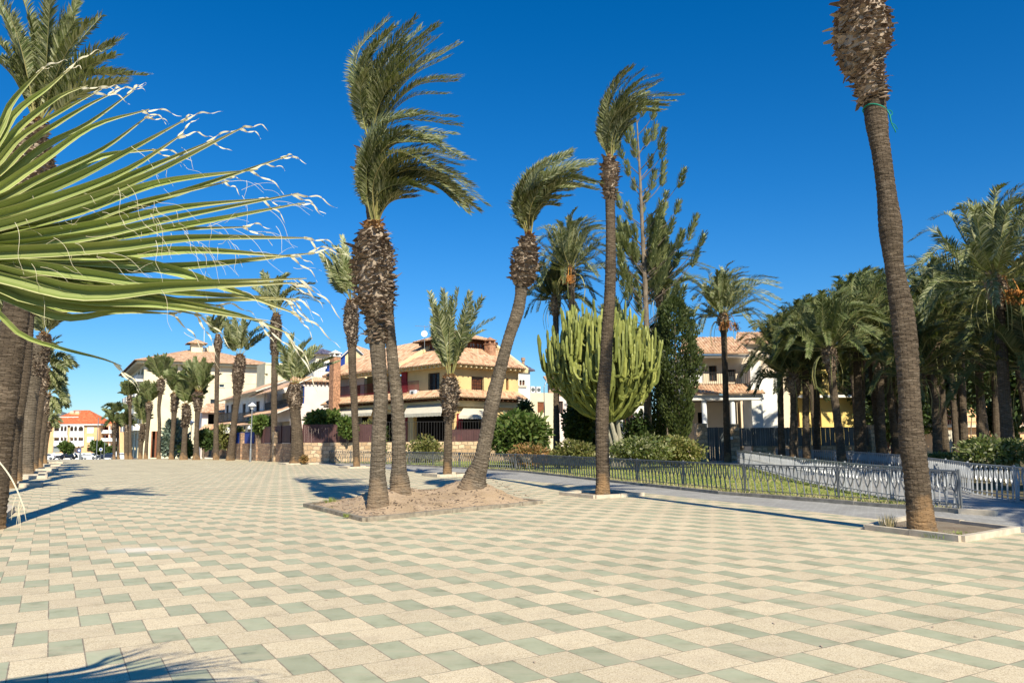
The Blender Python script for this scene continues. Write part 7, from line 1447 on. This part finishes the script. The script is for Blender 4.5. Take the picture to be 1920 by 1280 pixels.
lamp('thin white pole rising above the second round street tree', 185, 779, 170, shade=False, r=.09)
lamp('thin pole left of the twin drooping palms', 197.5, 812, 172, shade=False, r=.07)
lamp('white post between the black and the white car', 152, 833, 176, shade=False, r=.16)
for k, (x, y, Y, lb) in enumerate([(189.5, 842, 165, 'small round road sign on a dark pole before the second street tree'), (149, 844, 166, 'small dark round road sign by the white post')]):
    p = at(x, y, Y); b = np.array((p[0], Y, gz(Y))); t = thing('road_sign', lb, 'sign', b, 'small road signs'); mb = MB(); mb.tube([b, p], .05, n=6); mb.build('pole', MT['steel'], t); mb = MB(); mb.tube([p-np.array((0, .06, 0)), p-np.array((0, .1, 0))], .36, n=18); d = mb.build('disc', MT['signblue' if k else 'white_far'], t); mb = MB(); mb.tube([p-np.array((0, .10, 0)), p-np.array((0, .11, 0))], .22, n=18); mb.build('disc_face', MT['white_far' if k else 'signblue'], d)
# parasols in the far garden
for k, (x, y, wp, Y, lb) in enumerate([(427, 808, 17, 71.5, 'small white parasol half hidden by the leaning palm'), (478, 800, 28, 67, 'larger white parasol right of the lamp post')]):
    p = at(x, y, Y); r = wp/2*Y/F; t = thing('white_parasol', lb, 'parasol', (p[0], Y, gz(Y)), 'white garden parasols'); mb = MB(); mb.tube([(p[0], Y, gz(Y)), (p[0], Y, p[2]+.5)], .03, n=6); mb.build('pole', MT['wood'], t)
    mb = MB(); n = 8; V = [(p[0], Y, p[2]+.5)]+[(p[0]+r*cos(2*pi*i/n), Y+r*sin(2*pi*i/n), p[2]) for i in range(n)]+[(p[0]+r*cos(2*pi*i/n), Y+r*sin(2*pi*i/n), p[2]-.18) for i in range(n)]; mb.add(V, [(0, 1+i, 1+(i+1) % n) for i in range(n)]+[(1+i, 1+n+i, 1+n+(i+1) % n, 1+(i+1) % n) for i in range(n)]); mb.build('canopy', MT['canvas_white'], t)

# ------------------------------------------------------------------ small things on the paving
LS = [(1118, 1109), (1451, 1170), (1096, 1055), (1540, 1213), (1749, 1098), (1750, 1177), (1830, 1196), (1002, 1243), (612, 1126), (343, 1146), (702, 1038), (250, 998), (150, 1052), (420, 1040), (934, 1043), (1240, 1007), (1040, 1000), (867, 965), (1540, 965), (338, 1092), (85, 1088), (970, 1120), (530, 955), (1310, 1040)]
rg = random.Random(6); first = None
LB = ['near the centre of the foreground', 'right of the foreground centre']
for k, (x, y) in enumerate(LS):
    p = gp(x, y); mb = MB(); a = rg.uniform(0, 3.14); L = rg.uniform(.02, .045)*(1.3 if k < 2 else .8); d = np.array((cos(a), sin(a), 0)); s = np.array((-sin(a), cos(a), 0))*L*.35
    mb.add([p+UP*.008-d*L, p+UP*.012-s, p+UP*.02+d*L*.3, p+UP*.010+d*L, p+UP*.016+s], [(0, 1, 2, 4), (1, 3, 2), (2, 3, 4)])
    o = mb.build('fallen_leaf', MT['boot'], loc=p); tag(o, 'crumpled brown dead leaf lying on the slabs '+LB[k] if k < 2 else 'small dark speck of plant litter on the slabs', 'dead leaf', 'dead bits scattered on the slabs' if k >= 2 else None)
def tuft(x, y, z, label, n, h, mat, seed, spread=.12):
    rg = random.Random(seed); p = gp(x, y, z); mb = MB()
    for k in range(n):
        a = rg.uniform(0, 6.28); r = spread*rg.random(); q = p+np.array((cos(a)*r, sin(a)*r, -.02)); e = q+np.array((cos(a)*h*.5*rg.random(), sin(a)*h*.5*rg.random(), h*rg.uniform(.5, 1))); s = np.array((-sin(a), cos(a), 0))*.006; m = (q+e)/2+UP*h*.1; mb.add([q-s, q+s, m+s*.8, m-s*.8, e], [(0, 1, 2, 3), (3, 2, 4)])
    tag(mb.build('weed_tuft', MT[mat], loc=p), label, 'weed')
tuft(1665, 990, .05, 'dry straw-coloured weed tuft in the left corner of the tall palm planter', 90, .3, 'dry', 1, .14)
tuft(1760, 1003, .05, 'green weeds by the foot of the tall palm', 120, .07, 'blade', 2, .3)
tuft(1800, 1000, .05, 'green weed patch in the right part of the tall palm planter', 130, .06, 'blade', 3, .35)
tuft(622, 944, .06, 'small green weed clump on the left corner of the earth island', 170, .2, 'blade', 4, .22)
tuft(640, 950, .06, 'low weeds beside the green clump on the earth island', 130, .08, 'blade', 5, .35)
tuft(650, 967, .06, 'tiny weed at the front kerb of the earth island', 50, .1, 'blade', 6, .08)
